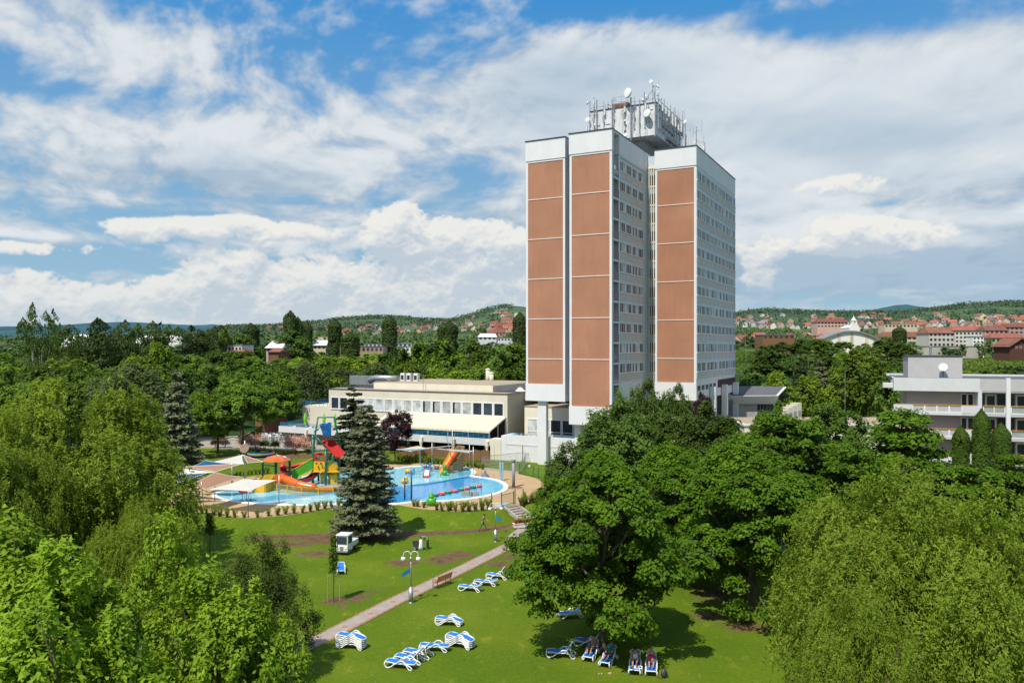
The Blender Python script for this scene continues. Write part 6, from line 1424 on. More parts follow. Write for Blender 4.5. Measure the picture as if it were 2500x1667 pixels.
lounger(G6(910,1170), G6(1140,1200), 50, "third lounger in the open row with its back raised high", "row of open loungers")
lounger(G6(1045,1115), G6(1310,1130), 0, "flat lounger at the far end of the open row", "row of open loungers")
def stack(foot, head, n, lab, grp):
    nm = ["lowest", "second", "third", "fourth", "fifth"]
    for k in range(n):
        w = "topmost" if k == n-1 else nm[k]
        lounger(foot, head, -14, "%s lounger of the %s" % (w, lab), grp, z=.12*k)
stack(G6(1212,870), G6(1425,885), 2, "low stack of two on the middle lawn", "lounger stack of two")
stack(G6(265,1085), G6(500,1110), 5, "tall stack of five beside the footpath", "lounger stack of five")
stack(G6(1315,1065), G6(1535,1110), 4, "stack of four right of the open row", "lounger stack of four")
lounger(G6(285,412), G6(285,340), 20, "single blue lounger seen end on near the staked sapling", "scattered loungers")
lounger(G7(355,1175), G7(590,1190), 55, "empty lounger at the left edge of the maple shade", "loungers in the maple shade")
lounger(G7(632,1068), G7(840,1092), 50, "empty lounger deepest in the maple shade", "loungers in the maple shade")
lounger(G7(470,812), G7(640,800), 20, "lounger half hidden behind low maple leaves", "loungers in the maple shade")
lounger(G7(1130,880), G7(1250,885), 10, "lounger behind the maple trunk", "loungers in the maple shade")
lounger(G(430,1415), G(480,1420), 10, "lounger glimpsed through the bright maple top", "scattered loungers")
lounger(G(395,1362), G(425,1350), 40, "blue lounger seen between the willow and bright maples", "scattered loungers")
lounger(G(315,1365), G(340,1350), 40, "blue lounger in the willow's shade behind the maple tips", "scattered loungers")
occ = [(G7(700,1275), G7(815,1110), 48), (G7(855,1325), G7(985,1165), 40), (G7(1167,1400), G7(1190,1225), 55), (G7(1332,1412), G7(1335,1235), 55)]
lab = ["shaded lounger carrying the person in dark swimwear", "shaded lounger carrying the person in teal", "sunlit lounger under the person in a white vest", "sunlit lounger under the person in a red vest"]
LO = [lounger(a, c, t, l, "occupied loungers") for (a, c, t), l in zip(occ, lab)]
# ------------------------------------------------------------------ people
def skin(name, joints, edges, rad, m, parent, root=0, lvl=2):
    me = bpy.data.meshes.new(name); keys = list(joints); me.from_pydata([joints[k] for k in keys], [(keys.index(a), keys.index(c)) for a, c in edges], [])
    o = bpy.data.objects.new(name, me); col.objects.link(o)
    md = o.modifiers.new("s", "SKIN"); md.use_smooth_shade = True; o.modifiers.new("u", "SUBSURF").levels = lvl
    sv = me.skin_vertices[0].data
    for i, k in enumerate(keys):
        r = rad[k] if k in rad else .03
        sv[i].radius = (r, r) if not isinstance(r, tuple) else r
        sv[i].use_root = (i == root)
    bpy.context.view_layer.update(); dg = bpy.context.evaluated_depsgraph_get(); nm = bpy.data.meshes.new_from_object(o.evaluated_get(dg)); bpy.data.objects.remove(o)
    nm.materials.clear(); nm.materials.append(m); nm.polygons.foreach_set("use_smooth", [True]*len(nm.polygons)); nm.name = name
    return inst(name, nm, parent)
def person(loc, rz, J, label, shirt, legs, hair=True, short=False, vest=False, group=None, hairm=None):
    o = empty("person", loc, rz, label, "person", group); V = {k: Vector(v) for k, v in J.items()}
    E = [("pel","che"),("che","nek"),("nek","hed"),("hed","top")]
    rad = {"pel":.125,"che":(.15,.12),"nek":.055,"hed":.095,"top":.07}
    jj = {"pel":V["pel"],"che":V["che"],"nek":V["nek"],"hed":V["hed"],"top":V["hed"]+(V["hed"]-V["nek"]).normalized()*.1}
    for s in "lr":
        for a, b2, r in (("che","sh"+s,.06),("sh"+s,"el"+s,.042),("el"+s,"wr"+s,.028)): E.append((a, b2)); jj[b2] = V[b2]; rad[b2] = r
        for a, b2, r in (("pel","hp"+s,.09),("hp"+s,"kn"+s,.06),("kn"+s,"an"+s,.042),("an"+s,"to"+s,.035)): E.append((a, b2)); jj[b2] = V[b2]; rad[b2] = r
        d = (V["wr"+s]-V["el"+s]).normalized(); sd = d.cross(Vector((0,0,1))); sd = sd.normalized() if sd.length > .1 else Vector((1,0,0)); nn_ = sd.cross(d)
        jj["pm"+s] = V["wr"+s]+d*.07; rad["pm"+s] = .03; E.append(("wr"+s, "pm"+s))
        for f in range(4):
            k = "f%d%s" % (f, s); k2 = "g%d%s" % (f, s); b0 = V["wr"+s]+d*.1+sd*(f-1.5)*.02; jj[k] = b0; jj[k2] = b0+d*(.06+.01*(1.5-abs(f-1.5)))-nn_*.02; rad[k] = .009; rad[k2] = .008; E += [("pm"+s, k), (k, k2)]
        jj["th"+s] = V["wr"+s]+d*.06+sd*.05; rad["th"+s] = .009; E.append(("pm"+s, "th"+s))
    b0 = skin("body", jj, E, rad, K["skin"], o)
    # face
    fw = Vector(J.get("face", (0,-1,0))).normalized(); up = (V["hed"]-V["nek"]).normalized(); rt = up.cross(fw).normalized(); hc = V["hed"]
    b = MB(); b.lathe([(.02,0),(.012,.03),(0,.035)], hc+fw*.085, 6, 0, fw); b.ball(hc+rt*.09, .025, 6); b.ball(hc-rt*.09, .025, 6); b.build("nose_and_ears", K["skin"], b0)
    b = MB(); b.ball(hc+fw*.088+rt*.035+up*.03, .014, 6); b.ball(hc+fw*.088-rt*.035+up*.03, .014, 6); b.bar(hc+fw*.09-rt*.025-up*.045, hc+fw*.09+rt*.025-up*.045, .012); b.build("eyes_and_mouth", K["hair"], b0)
    if hair:
        b = MB(); b.ball(hc+up*.05-fw*.02, .112, 12, 0, (1,1,.85)); b.build("hair", hairm or K["hair"], o, smooth=True)
    lerp = lambda a, c, t: V[a].lerp(V[c], t)
    if shirt:
        j2 = {"pel":lerp("pel","che",-.1),"mid":lerp("pel","che",.5),"che":V["che"],"nk":lerp("che","nek",.55)}; e2 = [("pel","mid"),("mid","che"),("che","nk")]; r2 = {"pel":.15,"mid":(.155,.135),"che":(.175,.14),"nk":.08}
        for s in "lr":
            j2["sh"+s] = V["sh"+s] if not vest else lerp("che","sh"+s,.8); e2.append(("che","sh"+s)); r2["sh"+s] = .08 if not vest else .06
            if not vest: j2["el"+s] = lerp("sh"+s,"el"+s,.6); e2.append(("sh"+s,"el"+s)); r2["el"+s] = .062
        skin("shirt", j2, e2, r2, shirt, o)
    if legs:
        t = .45 if short else .97; j2 = {"pel":V["pel"],"mid":lerp("pel","che",.18)}; e2 = [("pel","mid")]; r2 = {"pel":.145,"mid":.14}
        for s in "lr":
            j2["hp"+s] = V["hp"+s]; e2.append(("pel","hp"+s)); r2["hp"+s] = .11
            if short: j2["kn"+s] = lerp("hp"+s,"kn"+s,.5); e2.append(("hp"+s,"kn"+s)); r2["kn"+s] = .092
            else: j2["kn"+s] = V["kn"+s]; j2["an"+s] = lerp("kn"+s,"an"+s,.9); e2 += [("hp"+s,"kn"+s),("kn"+s,"an"+s)]; r2["kn"+s] = .082; r2["an"+s] = .07
        skin("trousers", j2, e2, r2, legs, o)
        if not short:
            for s in "lr":
                b = MB(); a = V["an"+s]; c = V["to"+s]; d = (c-a).normalized(); b.ball(a.lerp(c,.5)+Vector((0,0,-.01)), .09, 10, 0, (.62+abs(d.x)*.8,.62+abs(d.y)*.8,.6)); b.build("shoe", K["dmetal"], o, smooth=True)
    return o
def cl(n, c): return mat(n, c, .85, .08, 5)
# walking worker with a rake, facing right (+x)
J = dict(pel=(0,0,.95), che=(.10,0,1.36), nek=(.15,0,1.5), hed=(.2,0,1.63), shl=(.12,.2,1.42), ell=(.3,.2,1.18), wrl=(.52,.1,1.1), shr=(.12,-.2,1.42), elr=(.2,-.22,1.14), wrr=(.42,-.12,1.0), hpl=(0,.1,.9), knl=(.3,.1,.55), anl=(.42,.1,.1), tol=(.58,.1,.05), hpr=(0,-.1,.9), knr=(-.12,-.1,.5), anr=(-.42,-.1,.12), tor=(-.3,-.1,.05), face=(1,0,-.2))
person(G5(1245,1003,0), .0, J, "gardener in grey green work clothes pushing a long rake across the soil strip", cl("grey_green_shirt", (.13,.18,.15)), cl("grey_green_trousers", (.08,.13,.10)))
p = G5(1245,1003,0); o = empty("rake", p+Vector((2.4,-.1,0)), 0, "long handled rake held by the walking gardener", "rake"); b = MB(); b.tube([(0,0,.05),(-1.95,.05,1.06),(-2.1,.05,1.15)], .018, 6); b.build("handle", K["benchwood"], o)
b = MB(); b.box(-.08,.12,-.3,.3,.02,.08)
for i in range(9): b.box(.08,.1,-.28+i*.07,-.26+i*.07,-.02,.04)
b.build("head", K["dmetal"], o)
# bending worker in green with cart, facing left
J = dict(pel=(0,0,.92), che=(-.32,0,1.2), nek=(-.48,0,1.2), hed=(-.6,0,1.14), shl=(-.38,.19,1.16), ell=(-.42,.2,.88), wrl=(-.55,.12,.68), shr=(-.38,-.19,1.16), elr=(-.4,-.2,.88), wrr=(-.56,-.1,.7), hpl=(0,.1,.88), knl=(.02,.1,.47), anl=(.05,.1,.1), tol=(-.1,.1,.04), hpr=(0,-.1,.88), knr=(-.06,-.1,.46), anr=(-.02,-.1,.1), tor=(-.18,-.1,.04), face=(-.6,0,-.8))
pg = G5(722,1178,0); person(pg, 0, J, "gardener in bright green shirt bending over a small cart", cl("bright_green_shirt", (.01,.28,.09)), cl("dark_green_trousers", (.02,.06,.045)))
o = empty("garden_cart", pg+Vector((-.95,-.1,0)), 0, "dark tipped hand cart with white sack in front of the bending gardener", "cart")
b = MB(); b.add([(-.35,-.3,.35),(.3,-.3,.3),(.4,-.3,.8),(-.45,-.3,.75),(-.35,.3,.35),(.3,.3,.3),(.4,.3,.8),(-.45,.3,.75)], [(0,3,2,1),(4,5,6,7),(0,4,7,3),(1,2,6,5),(0,1,5,4)]); b.build("tub", K["dmetal"], o)
for s in (-1,1): b = MB(); b.tube([(-.25,s*.33,.17),(-.25,s*.4,.17)], .17, 12); b.build("wheel", K["metal"], o)
b = MB(); b.tube([(.4,-.25,.7),(.75,-.2,.95),(.75,.2,.95),(.4,.25,.7)], .02, 6); b.build("handle", K["dmetal"], o)
o = empty("white_sack", pg+Vector((-.62,-.25,0)), 0, "white sack leaning on the hand cart", "sack"); b = MB(); b.lathe([(0,0),(.2,.02),(.24,.3),(.2,.7),(.12,.95),(.05,1.0),(0,.98)], n=12); b.build("cloth", K["tarp_white"], o, smooth=True)
# reclining people: local x from foot (-) to head (+) of the lounger
def lying(lo, back, label, shirt, legs, vest=True, knees=.0, lean=0.0, hair=True):
    ca, sa = math.cos(R(back)), math.sin(R(back)); p0 = Vector((.27,0,.5))
    def q(l, y, t=0.0): return (p0.x+l*ca-t*sa-lean*l, y, p0.z+l*sa+t*ca)
    J = dict(pel=(.18,0,.5), che=q(.40,0), nek=q(.55,0,.03), hed=q(.68,0,.06), shl=q(.44,.19), ell=q(.2,.3,.03), wrl=(.05,.17,.66), shr=q(.44,-.19), elr=q(.2,-.3,.03), wrr=(.05,-.17,.66),
        hpl=(.1,.1,.48), knl=(-.32,.13,.55+knees), anl=(-.72,.1,.44), tol=(-.78,.12,.56), hpr=(.1,-.1,.48), knr=(-.3,-.13,.55+knees), anr=(-.7,-.1,.44), tor=(-.76,-.12,.56), face=(-.75,0,.45) if lean == 0 else (-.5,0,-.6))
    return person(lo.location, lo.rotation_euler[2], J, label, shirt, legs, hair, True, vest)
lying(LO[0], 48, "person in dark swimwear lying in the maple shade with knees up", None, cl("black_swimwear", (.01,.01,.012)), knees=.22)
lying(LO[1], 40, "person in a teal shirt lying in the maple shade", cl("teal_shirt", (.02,.22,.2)), cl("teal_shorts", (.03,.1,.12)), vest=False, knees=.1)
lying(LO[2], 62, "person in a white vest leaning forward on a sunlit lounger", cl("white_vest", (.7,.72,.75)), cl("black_shorts", (.012,.012,.016)), knees=.18, lean=.5)
lying(LO[3], 55, "person in a red vest and shorts sitting on a sunlit lounger", cl("red_vest", (.6,.02,.04)), cl("red_blue_shorts", (.12,.02,.08)), knees=.08, hair=False)
o = empty("towel", LO[2].location+Vector((0,0,0)), LO[2].rotation_euler[2], "white towel spread at the foot of the white vest person's lounger", "towel"); b = MB(); b.box(-.75,-.35,-.42,.05,.385,.4); b.box(-.75,-.35,-.44,-.42,.1,.4); b.build("cloth", K["tarp_white"], o)
p = G7(1455,1385); o = empty("backpack", p, .4, "black backpack on the grass beside the red vest person's lounger", "backpack"); b = MB(); b.ball((0,0,.24), .24, 14, 0, (.9,.6,1.1)); b.build("bag", K["dmetal"], o, smooth=True); b = MB(); b.tube([(-.1,-.15,.4),(-.12,-.22,.2),(-.1,-.12,.05)], .02, 5); b.tube([(.1,-.15,.4),(.12,-.22,.2),(.1,-.12,.05)], .02, 5); b.build("strap", K["dmetal"], o)
for i, (x, y, c) in enumerate(((845,1355,.2),(938,1350,.3),(1415,1390,.2))):
    p = G7(x, y); o = empty("sandals", p, i, ["pair of pale sandals in the shade left of the teal lounger's foot", "pair of light sandals right of the teal lounger's foot", "pair of brown sandals by the black backpack"][i], "sandals"); 
    b = MB(); b.ball((-.08,0,.04), .12, 8, 0, (.45,1,.3)); b.build("left_sandal", mat("sandal%d" % i, (.4,.3,.2) if i < 2 else (.2,.06,.03), .8), o); b = MB(); b.ball((.08,.03,.04), .12, 8, 0, (.45,1,.3)); b.build("right_sandal", bpy.data.materials["sandal%d" % i], o)
# person in blue on the balcony box, diners
wp = Pp(1416, 1062, TD-1.0); w = ED(wp[0], TD-1.0, 4.1)
J0 = dict(pel=(0,0,.95), che=(0,0,1.36), nek=(0,0,1.5), hed=(0,0,1.64), shl=(.2,0,1.42), ell=(.26,0,1.14), wrl=(.2,-.15,.95), shr=(-.2,0,1.42), elr=(-.26,0,1.14), wrr=(-.2,-.15,.95), hpl=(.1,0,.9), knl=(.1,0,.5), anl=(.1,.02,.1), tol=(.1,-.13,.05), hpr=(-.1,0,.9), knr=(-.1,0,.5), anr=(-.1,.02,.1), tor=(-.1,-.13,.05), face=(0,1,0))
person(w, .4, J0, "person in bright blue clothes standing on the terrace corner beside the maple top", cl("bright_blue_shirt", (.01,.25,.5)), cl("bright_blue_trousers", (.01,.2,.42)))
def seated(w, rz, label, c):
    J = dict(pel=(0,0,.5), che=(0,.05,.92), nek=(0,.05,1.06), hed=(0,.03,1.2), shl=(.2,.05,.98), ell=(.25,-.05,.72), wrl=(.12,-.3,.76), shr=(-.2,.05,.98), elr=(-.25,-.05,.72), wrr=(-.12,-.3,.76), hpl=(.1,0,.47), knl=(.12,-.42,.5), anl=(.12,-.42,.1), tol=(.12,-.56,.05), hpr=(-.1,0,.47), knr=(-.12,-.42,.5), anr=(-.12,-.42,.1), tor=(-.12,-.56,.05), face=(0,-1,0))
    person(w, rz, J, label, cl(label[:12].replace(" ", "_")+str(len(bpy.data.materials)), c), cl("dark_trousers"+str(len(bpy.data.materials)), (.03,.03,.05)))
seated(ED(eW0+1.9, TD+1.4, 4.1), TH+1.57, "guest in a pale shirt seated at the upper terrace rail", (.6,.35,.3))
# ------------------------------------------------------------------ white chair stacks behind the lawn
cm = MB(); cm.box(-.24,.24,-.24,.24,.40,.44).box(-.24,.24,.2,.24,.44,.85)
for sx in (-.22,.22):
    for sy in (-.22,.22): cm.bar((sx,sy,0),(sx,sy,.42), .05)
cm.bar((-.25,-.2,.62),(-.25,.22,.62), .05).bar((.25,-.2,.62),(.25,.22,.62), .05)
PCM = cm.mesh("plastic_chair", K["lframe"])
for i in range(16):
    base = G4(945+(i % 9)*34, 402-(i % 9)*2-(i//9)*16, 1.2); base.z = terrain(base.x, base.y)
    for k in range(7):
        tag(inst("plastic_chair", PCM, None, (base.x, base.y+(i % 2)*.5, base.z+.03+k*.16), .3+.1*math.sin(i*5)), "white plastic chair in one of the stacks beside the oleanders", "chair", "stacked white plastic chairs beside the oleanders")
q = [G4(280,445,1.04), G4(1400,470,1.04), G4(1700,440,1.04), G4(1750,330,1.04), G4(900,330,1.04), G4(280,350,1.04)]
b = MB(); b.add([(p.x, p.y, max(1.04, terrain(p.x, p.y)+.03)) for p in q], [tuple(range(len(q)))]); tag(b.build("yard_paving", K["stone"]), "pale paved yard behind the lawn with stacked chairs", "path", kind="structure")
a, c = G4(290,445,1.05), G4(1500,462,1.05); o = empty("wire_fence", a, 0, "light wire fence between the rear lawn and the paved yard", "fence")
for i in range(6): b = MB(); s, e = (c-a)*(i/6), (c-a)*((i+1)/6); fence_run(b, s, e, 1.5, 24, .012); b.build("fence_panel", K["metal"], o)
# brick coloured wall piece at the left end of the terrace
o = empty("brick_wall", G4(1000,285,1.0)+Vector((0,0,0)), 0, "reddish brick retaining wall left of the terrace end", "wall"); o.location = W(668, 1060, 152); o.location.z = 1
b = MB(); b.box(-3.5,2.5,0,.4,0,4.1); b.box(-3.6,2.6,-.05,.45,4.1,4.2); b.build("masonry", mat("red_brick", (.20,.09,.06), .9, .2, 2), o)
# trampolines / blue covers behind
for i, (x, y, w_) in enumerate(((930,525,2.0),(1790,520,1.0))):
    p = G4(x, y, 1.0); o = empty("trampoline", p, 0, ["low blue trampoline with yellow rim on the rear lawn", "blue cover showing at the right behind the red slide roof"][i], "trampoline"); b = MB(); b.lathe([(0,.5),(w_,.5),(w_+.1,.45),(w_+.1,.3)], n=20); b.build("mat_cover", K["blue"], o); b = MB(); b.tube([(w_*1.05*math.cos(t*PI/10), w_*1.05*math.sin(t*PI/10), .55) for t in range(21)], .07, 6); b.build("rim", K["yellow"], o)
p = G5(1270,487,1.05); o = empty("cover_bundle", p, 0, "grey blue folded pool cover bundle on the deck", "bundle"); b = MB(); b.lathe([(.6,0),(.5,.25),(.25,.5),(.1,.9),(0,1.0)], n=9); b.build("cloth", mat("grey_cloth", (.12,.16,.2), .8), o, smooth=True)
# ------------------------------------------------------------------ shrubs
def bush_mesh(name, seed, r, h, n, leaf, m, flat=1.0, stems=5):
    rng = np.random.default_rng(seed); k = 26; d = sphere_dirs(k, rng, -.2); c = d*np.array([r*.75, r*.75, h*.42])*(.5+.5*rng.random((k, 1))); c[:, 2] += h*.55
    idx = rng.integers(0, k, n); p = c[idx]+rng.normal(size=(n, 3))*r*.16; p[:, 2] = np.clip(p[:, 2], .03, None)
    return leaf_mesh(name, leaf_arrays(p, rng.normal(size=(n, 3))+np.array([0, 0, .7]), leaf*(.6+.8*rng.random(n)), .55, rng), .5*rng.random(k)[idx]+.5*rng.random(n), m)
SH = []
for s in range(4):
    rng = np.random.default_rng(s); n = 420; st = rng.integers(0, 6, n); ang = rng.random(6)*6.28; t = rng.random(n)
    p = np.stack([np.cos(ang)[st]*.34*t+rng.normal(size=n)*.08, np.sin(ang)[st]*.34*t+rng.normal(size=n)*.08, .05+t*(.75+.35*rng.random(6))[st]], 1)
    SH.append(leaf_mesh("shrub_leaves", leaf_arrays(p, rng.normal(size=(n, 3))+np.array([0, 0, .5]), .1+.08*rng.random(n), .5, rng), t*.7+.3*rng.random(n), FO["hedge"]))
smb = MB()
for k in range(6): a = k*1.05; smb.tube([(0,0,0),(math.cos(a)*.12, math.sin(a)*.12,.35),(math.cos(a)*.28, math.sin(a)*.28,.85)], .012, 4)
SMB = smb.mesh("shrub_stem", K["bark"])
def shrub(p, s, label, group):
    o = empty("young_shrub", p, rnd.random()*6, label, "shrub", group); inst("foliage", SH[rnd.randrange(4)], o, scale=(s, s, s*rnd.uniform(.85,1.15))); inst("stem", SMB, o, scale=(s, s, s)); return o
L1 = [(130,1020),(200,1035),(262,1055),(302,1048),(365,1070),(408,1082),(478,1092),(535,1098),(608,1107),(680,1108),(770,1113),(898,1110),(1003,1098),(1085,1092),(1167,1080),(1247,1074),(1323,1066),(1402,1055),(1472,1043),(1543,1032),(1612,1022),(1672,1012)]
for x, y in L1: shrub(G4(x, y), rnd.uniform(.75, 1.15), "young leafy shrub in the planting row along the front edge of the deck", "young shrubs along the deck's front edge")
L2 = [(590,770),(627,775),(685,782),(808,805),(860,812),(922,812),(935,810),(988,815),(1055,818),(1118,816),(1182,812),(1240,808),(1307,803)]
for x, y in L2: shrub(G5(x, y), rnd.uniform(.75, 1.2), "young leafy shrub in the planting row along the front edge of the deck", "young shrubs along the deck's front edge")
for i in range(9): shrub(G5(1615+i*28, 757-i*7), rnd.uniform(.8, 1.2), "young shrub in the short row right of the steps", "young shrubs right of the steps")
for i in range(24): shrub(G5(440+i*35+rnd.uniform(-6,6), 330+i*3.2+rnd.uniform(0,14)), rnd.uniform(.9, 1.3), "low green shrub in front of the wooden fence", "shrubs in front of the wooden fence")
for i in range(9): shrub(G4(690+i*38, 712-i*3), rnd.uniform(.6, .9), "small shrub on the lawn edge behind the shade sails", "shrubs behind the shade sails")
PK = [bush_mesh("oleander_foliage", 3, 1.8, 2.6, 5200, .17, FO["pink"]), bush_mesh("oleander_foliage", 4, 1.8, 2.6, 5200, .17, FO["pink"])]
def bush(name, x, y, s, me, label, cat="shrub", z=1.0, group=None):
    p = G4(x, y, z); p.z = terrain(p.x, p.y); o = empty(name, p, rnd.random()*6, label, cat, group); inst("foliage", me, o, scale=(s, s, s)); b = MB()
    for k in range(4): a = k*1.6; b.tube([(0,0,0),(math.cos(a)*.5*s, math.sin(a)*.5*s, 1.2*s)], .04, 5)
    b.build("stem", K["bark"], o)
bush("oleander_bush", 1245, 490, 1.05, PK[0], "big pink flowering oleander left of the green pole"); bush("oleander_bush", 1350, 488, .95, PK[1], "pink flowering oleander just behind the hoop's green pole")
bush("oleander_bush", 800, 450, .95, PK[1], "pink flowering oleander beside the linden trunk"); bush("oleander_bush", 880, 455, .7, PK[0], "small pale oleander between the linden and the dark bushes")
DKB = bush_mesh("bush_foliage", 9, 1.3, 2.2, 3600, .16, FO["dark"]); RB = bush_mesh("bush_foliage", 10, 1.3, 2.0, 3000, .16, foliage("reddish_leaves", (.06,.03,.01), (.22,.10,.05), .2))
bush("round_bush", 965, 460, .72, DKB, "dark round bush in front of the white chair stacks, left one"); bush("round_bush", 1062, 462, .7, DKB, "dark round bush in front of the white chair stacks, right one")
bush("round_bush", 500, 445, .9, RB, "reddish bush by the wire fence between two linden trunks"); bush("round_bush", 585, 445, .8, RB, "reddish green bush just left of the main linden trunk")
for i in range(5): bush("ground_shrub", 900+i*120, 500+rnd.randrange(16), .4, RB if i % 2 else DKB, "low shrub in the soil bed at the rear lawn", group="low shrubs in the soil bed")
bush("ground_shrub", 1560, 470, .8, DKB, "green shrub below the red roof board in the rear bed"); bush("ground_shrub", 1420, 470, .6, bush_mesh("bush_foliage", 12, 1.3, 1.6, 2500, .16, FO["grey"]), "blue green shrub behind the tunnel mouth")
# ------------------------------------------------------------------ near and middle trees
pt = place_tree
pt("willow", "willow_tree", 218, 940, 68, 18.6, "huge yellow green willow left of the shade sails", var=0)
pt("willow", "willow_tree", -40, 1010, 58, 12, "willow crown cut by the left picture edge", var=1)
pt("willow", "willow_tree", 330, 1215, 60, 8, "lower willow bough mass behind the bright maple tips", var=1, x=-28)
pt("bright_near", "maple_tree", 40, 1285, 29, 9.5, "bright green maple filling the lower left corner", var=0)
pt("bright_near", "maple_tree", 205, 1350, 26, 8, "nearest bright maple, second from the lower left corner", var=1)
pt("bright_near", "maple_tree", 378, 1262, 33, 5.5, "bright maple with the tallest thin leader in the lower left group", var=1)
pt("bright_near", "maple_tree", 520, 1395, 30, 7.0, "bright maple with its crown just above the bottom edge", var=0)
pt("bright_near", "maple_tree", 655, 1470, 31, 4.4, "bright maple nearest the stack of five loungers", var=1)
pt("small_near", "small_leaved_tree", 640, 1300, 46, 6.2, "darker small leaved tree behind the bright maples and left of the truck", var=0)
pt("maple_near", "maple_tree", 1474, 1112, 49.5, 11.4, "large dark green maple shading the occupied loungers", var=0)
pt("maple_near", "maple_tree", 1835, 1090, 57, 12.5, "large maple between the shading maple and the pale willow", var=1)
pt("maple_near", "maple_tree", 1660, 1090, 66, 10.5, "maple standing in the gap behind the two nearest maples", var=1)
pt("willow", "willow_tree", 2200, 1150, 39, 12.6, "pale willow filling the lower right", var=1)
pt("willow", "willow_tree", 2430, 1215, 36, 11, "second pale willow cut by the right picture edge", var=1)
pt("willow", "willow_tree", 2105, 1440, 33, 6, "low spreading willow bough mass at the bottom right", var=1)
pt("grey_mid", "ash_tree", 1502, 980, 82, 10.5, "greyish green ash in front of the tower base", var=0)
pt("grey_mid", "ash_tree", 1400, 1085, 76, 7, "smaller greyish tree at the balcony corner of the terrace", var=0)
pt("maple_mid", "maple_tree", 1352, 1165, 70, 3.6, "small leafy maple at the right end of the pool deck", var=0)
pt("grey_mid", "ash_tree", 1570, 928, 100, 6.0, "thin topped ash standing before the right slab of the tower", var=0)
pt("grey_mid", "ash_tree", 1520, 955, 96, 4.0, "small ash top left of the thin topped ash", var=0)
pt("grey_mid", "ash_tree", 1645, 940, 104, 5.5, "ash crown right of the thin topped ash", var=0)
pt("plum", "purple_plum_tree", 1712, 962, 112, 5.5, "small purple leaved tree at the tower's right foot", var=0)
pt("blossom_mid", "blossoming_linden", 1745, 985, 86, 11, "linden with pale blossom right of the tower foot", var=0)
pt("blossom_mid", "blossoming_linden", 1620, 1010, 90, 8, "linden with pale blossom behind the greyish ash", var=1)
pt("blossom_mid", "blossoming_linden", 1890, 985, 100, 8, "pale flowering linden right of the grey pavilion", var=0)
pt("blossom_mid", "blossoming_linden", 2035, 985, 92, 9.5, "linden with pale blossom in front of the low annex", var=1)
pt("blossom_mid", "blossoming_linden", 2490, 1180, 70, 7, "pale flowering tree cut by the right edge below the balcony building", var=1)
pt("maple_mid", "maple_tree", 1935, 1015, 74, 12.5, "broad mid green maple left of the darkest maple", var=0)
pt("maple_mid", "maple_tree", 2150, 1000, 72, 14.5, "darkest broad maple in front of the balcony building", var=1)
pt("maple_mid", "maple_tree", 2340, 1135, 64, 9, "maple below the three conical thujas", var=0)
pt("maple_mid", "maple_tree", 2490, 1115, 64, 8, "maple at the right edge under the balcony building", var=1)
pt("maple_mid", "maple_tree", 1790, 1060, 70, 9, "maple behind the large maple left of the pale willow", var=1)
pt("maple_mid", "maple_tree", 2040, 1080, 66, 10, "maple directly behind the pale willow top", var=1)
for i, (u, vt, w) in enumerate(((2346,1040,1.7),(2396,1000,1.8),(2444,1034,1.9))):
    pt("thuja", "thuja_tree", u, vt, 92, w, ["left and shortest of the three conical thujas", "middle and tallest of the three conical thujas", "right one of the three conical thujas"][i], group="conical thujas before the balcony building")
pt("spruce", "spruce_tree", 893, 980, 78.4, 6.9, "big grey green spruce standing in front of the pool", var=0)
pt("pine", "conifer_tree", 864, 940, 121, 8.5, "dark open conifer behind the big spruce at the terrace", var=0, zb=1)
pt("plum", "purple_plum_tree", 965, 1003, 122, 6.2, "purple plum tree right behind the big spruce", var=0, zb=1)
pt("spruce_mid", "spruce_tree", 432, 890, 104, 7.6, "tall blue grey spruce left of the rear lawn", var=0)
pt("linden", "linden_tree", 590, 925, 130, 11.5, "round linden with visible trunk on the rear lawn", var=0)
pt("linden", "linden_tree", 532, 950, 134, 9, "second linden left of the round one on the rear lawn", var=1)
pt("linden", "linden_tree", 480, 960, 128, 6, "narrow linden squeezed beside the blue grey spruce", var=1)
pt("birch", "birch_tree", 340, 880, 112, 13, "drooping birch behind the huge willow", var=0)
pt("birch", "birch_tree", 270, 905, 105, 8, "smaller drooping birch with bare twigs above the willow", var=1)
# skyline individuals on the left
def multi_stem(o, H_, n, sp, r, seed):
    rg = random.Random(seed); b = MB()
    for k in range(n): a = rg.random()*6.28; q = rg.random()*sp; b.tube([(math.cos(a)*q*.2, math.sin(a)*q*.2, 0),(math.cos(a)*q*.6, math.sin(a)*q*.6, H_*.5),(math.cos(a)*q, math.sin(a)*q, H_*rg.uniform(.75,.95))], [r, r*.7, r*.2], 5)
    b.build("trunk", K["palebark"], o)
o = pt("airy_poplar", "white_poplar", 97, 740, 190, 7.5, "tallest airy white poplar on the left skyline", var=0); multi_stem(o, 22, 9, 3.5, .22, 1)
o = pt("airy_poplar", "white_poplar", 158, 790, 188, 6.0, "shorter white poplar right of the airy one", var=0); multi_stem(o, 17, 4, 2, .2, 2)
pt("poplar_group", "poplar_tree", 285, 780, 215, 12, "left half of the dark many topped poplar clump", var=0); pt("poplar_group", "poplar_tree", 345, 786, 218, 11, "right half of the dark many topped poplar clump", var=1)
pt("light_far", "tree", 385, 835, 205, 9, "tree at the right foot of the dark poplar clump", var=0)
pt("poplar_group", "poplar_tree", 515, 795, 300, 12, "dark round headed poplar next to the yellow green tree", var=0); pt("light_far", "yellow_green_tree", 545, 800, 300, 9, "yellow green tree beside the dark round headed poplar", var=1)
pt("poplar", "poplar_tree", 612, 790, 330, 6.5, "slim poplar rising behind a broad tree at the left", var=0); pt("dark_broad", "tree", 600, 815, 320, 18, "broad dark tree around the slim poplar", var=0)
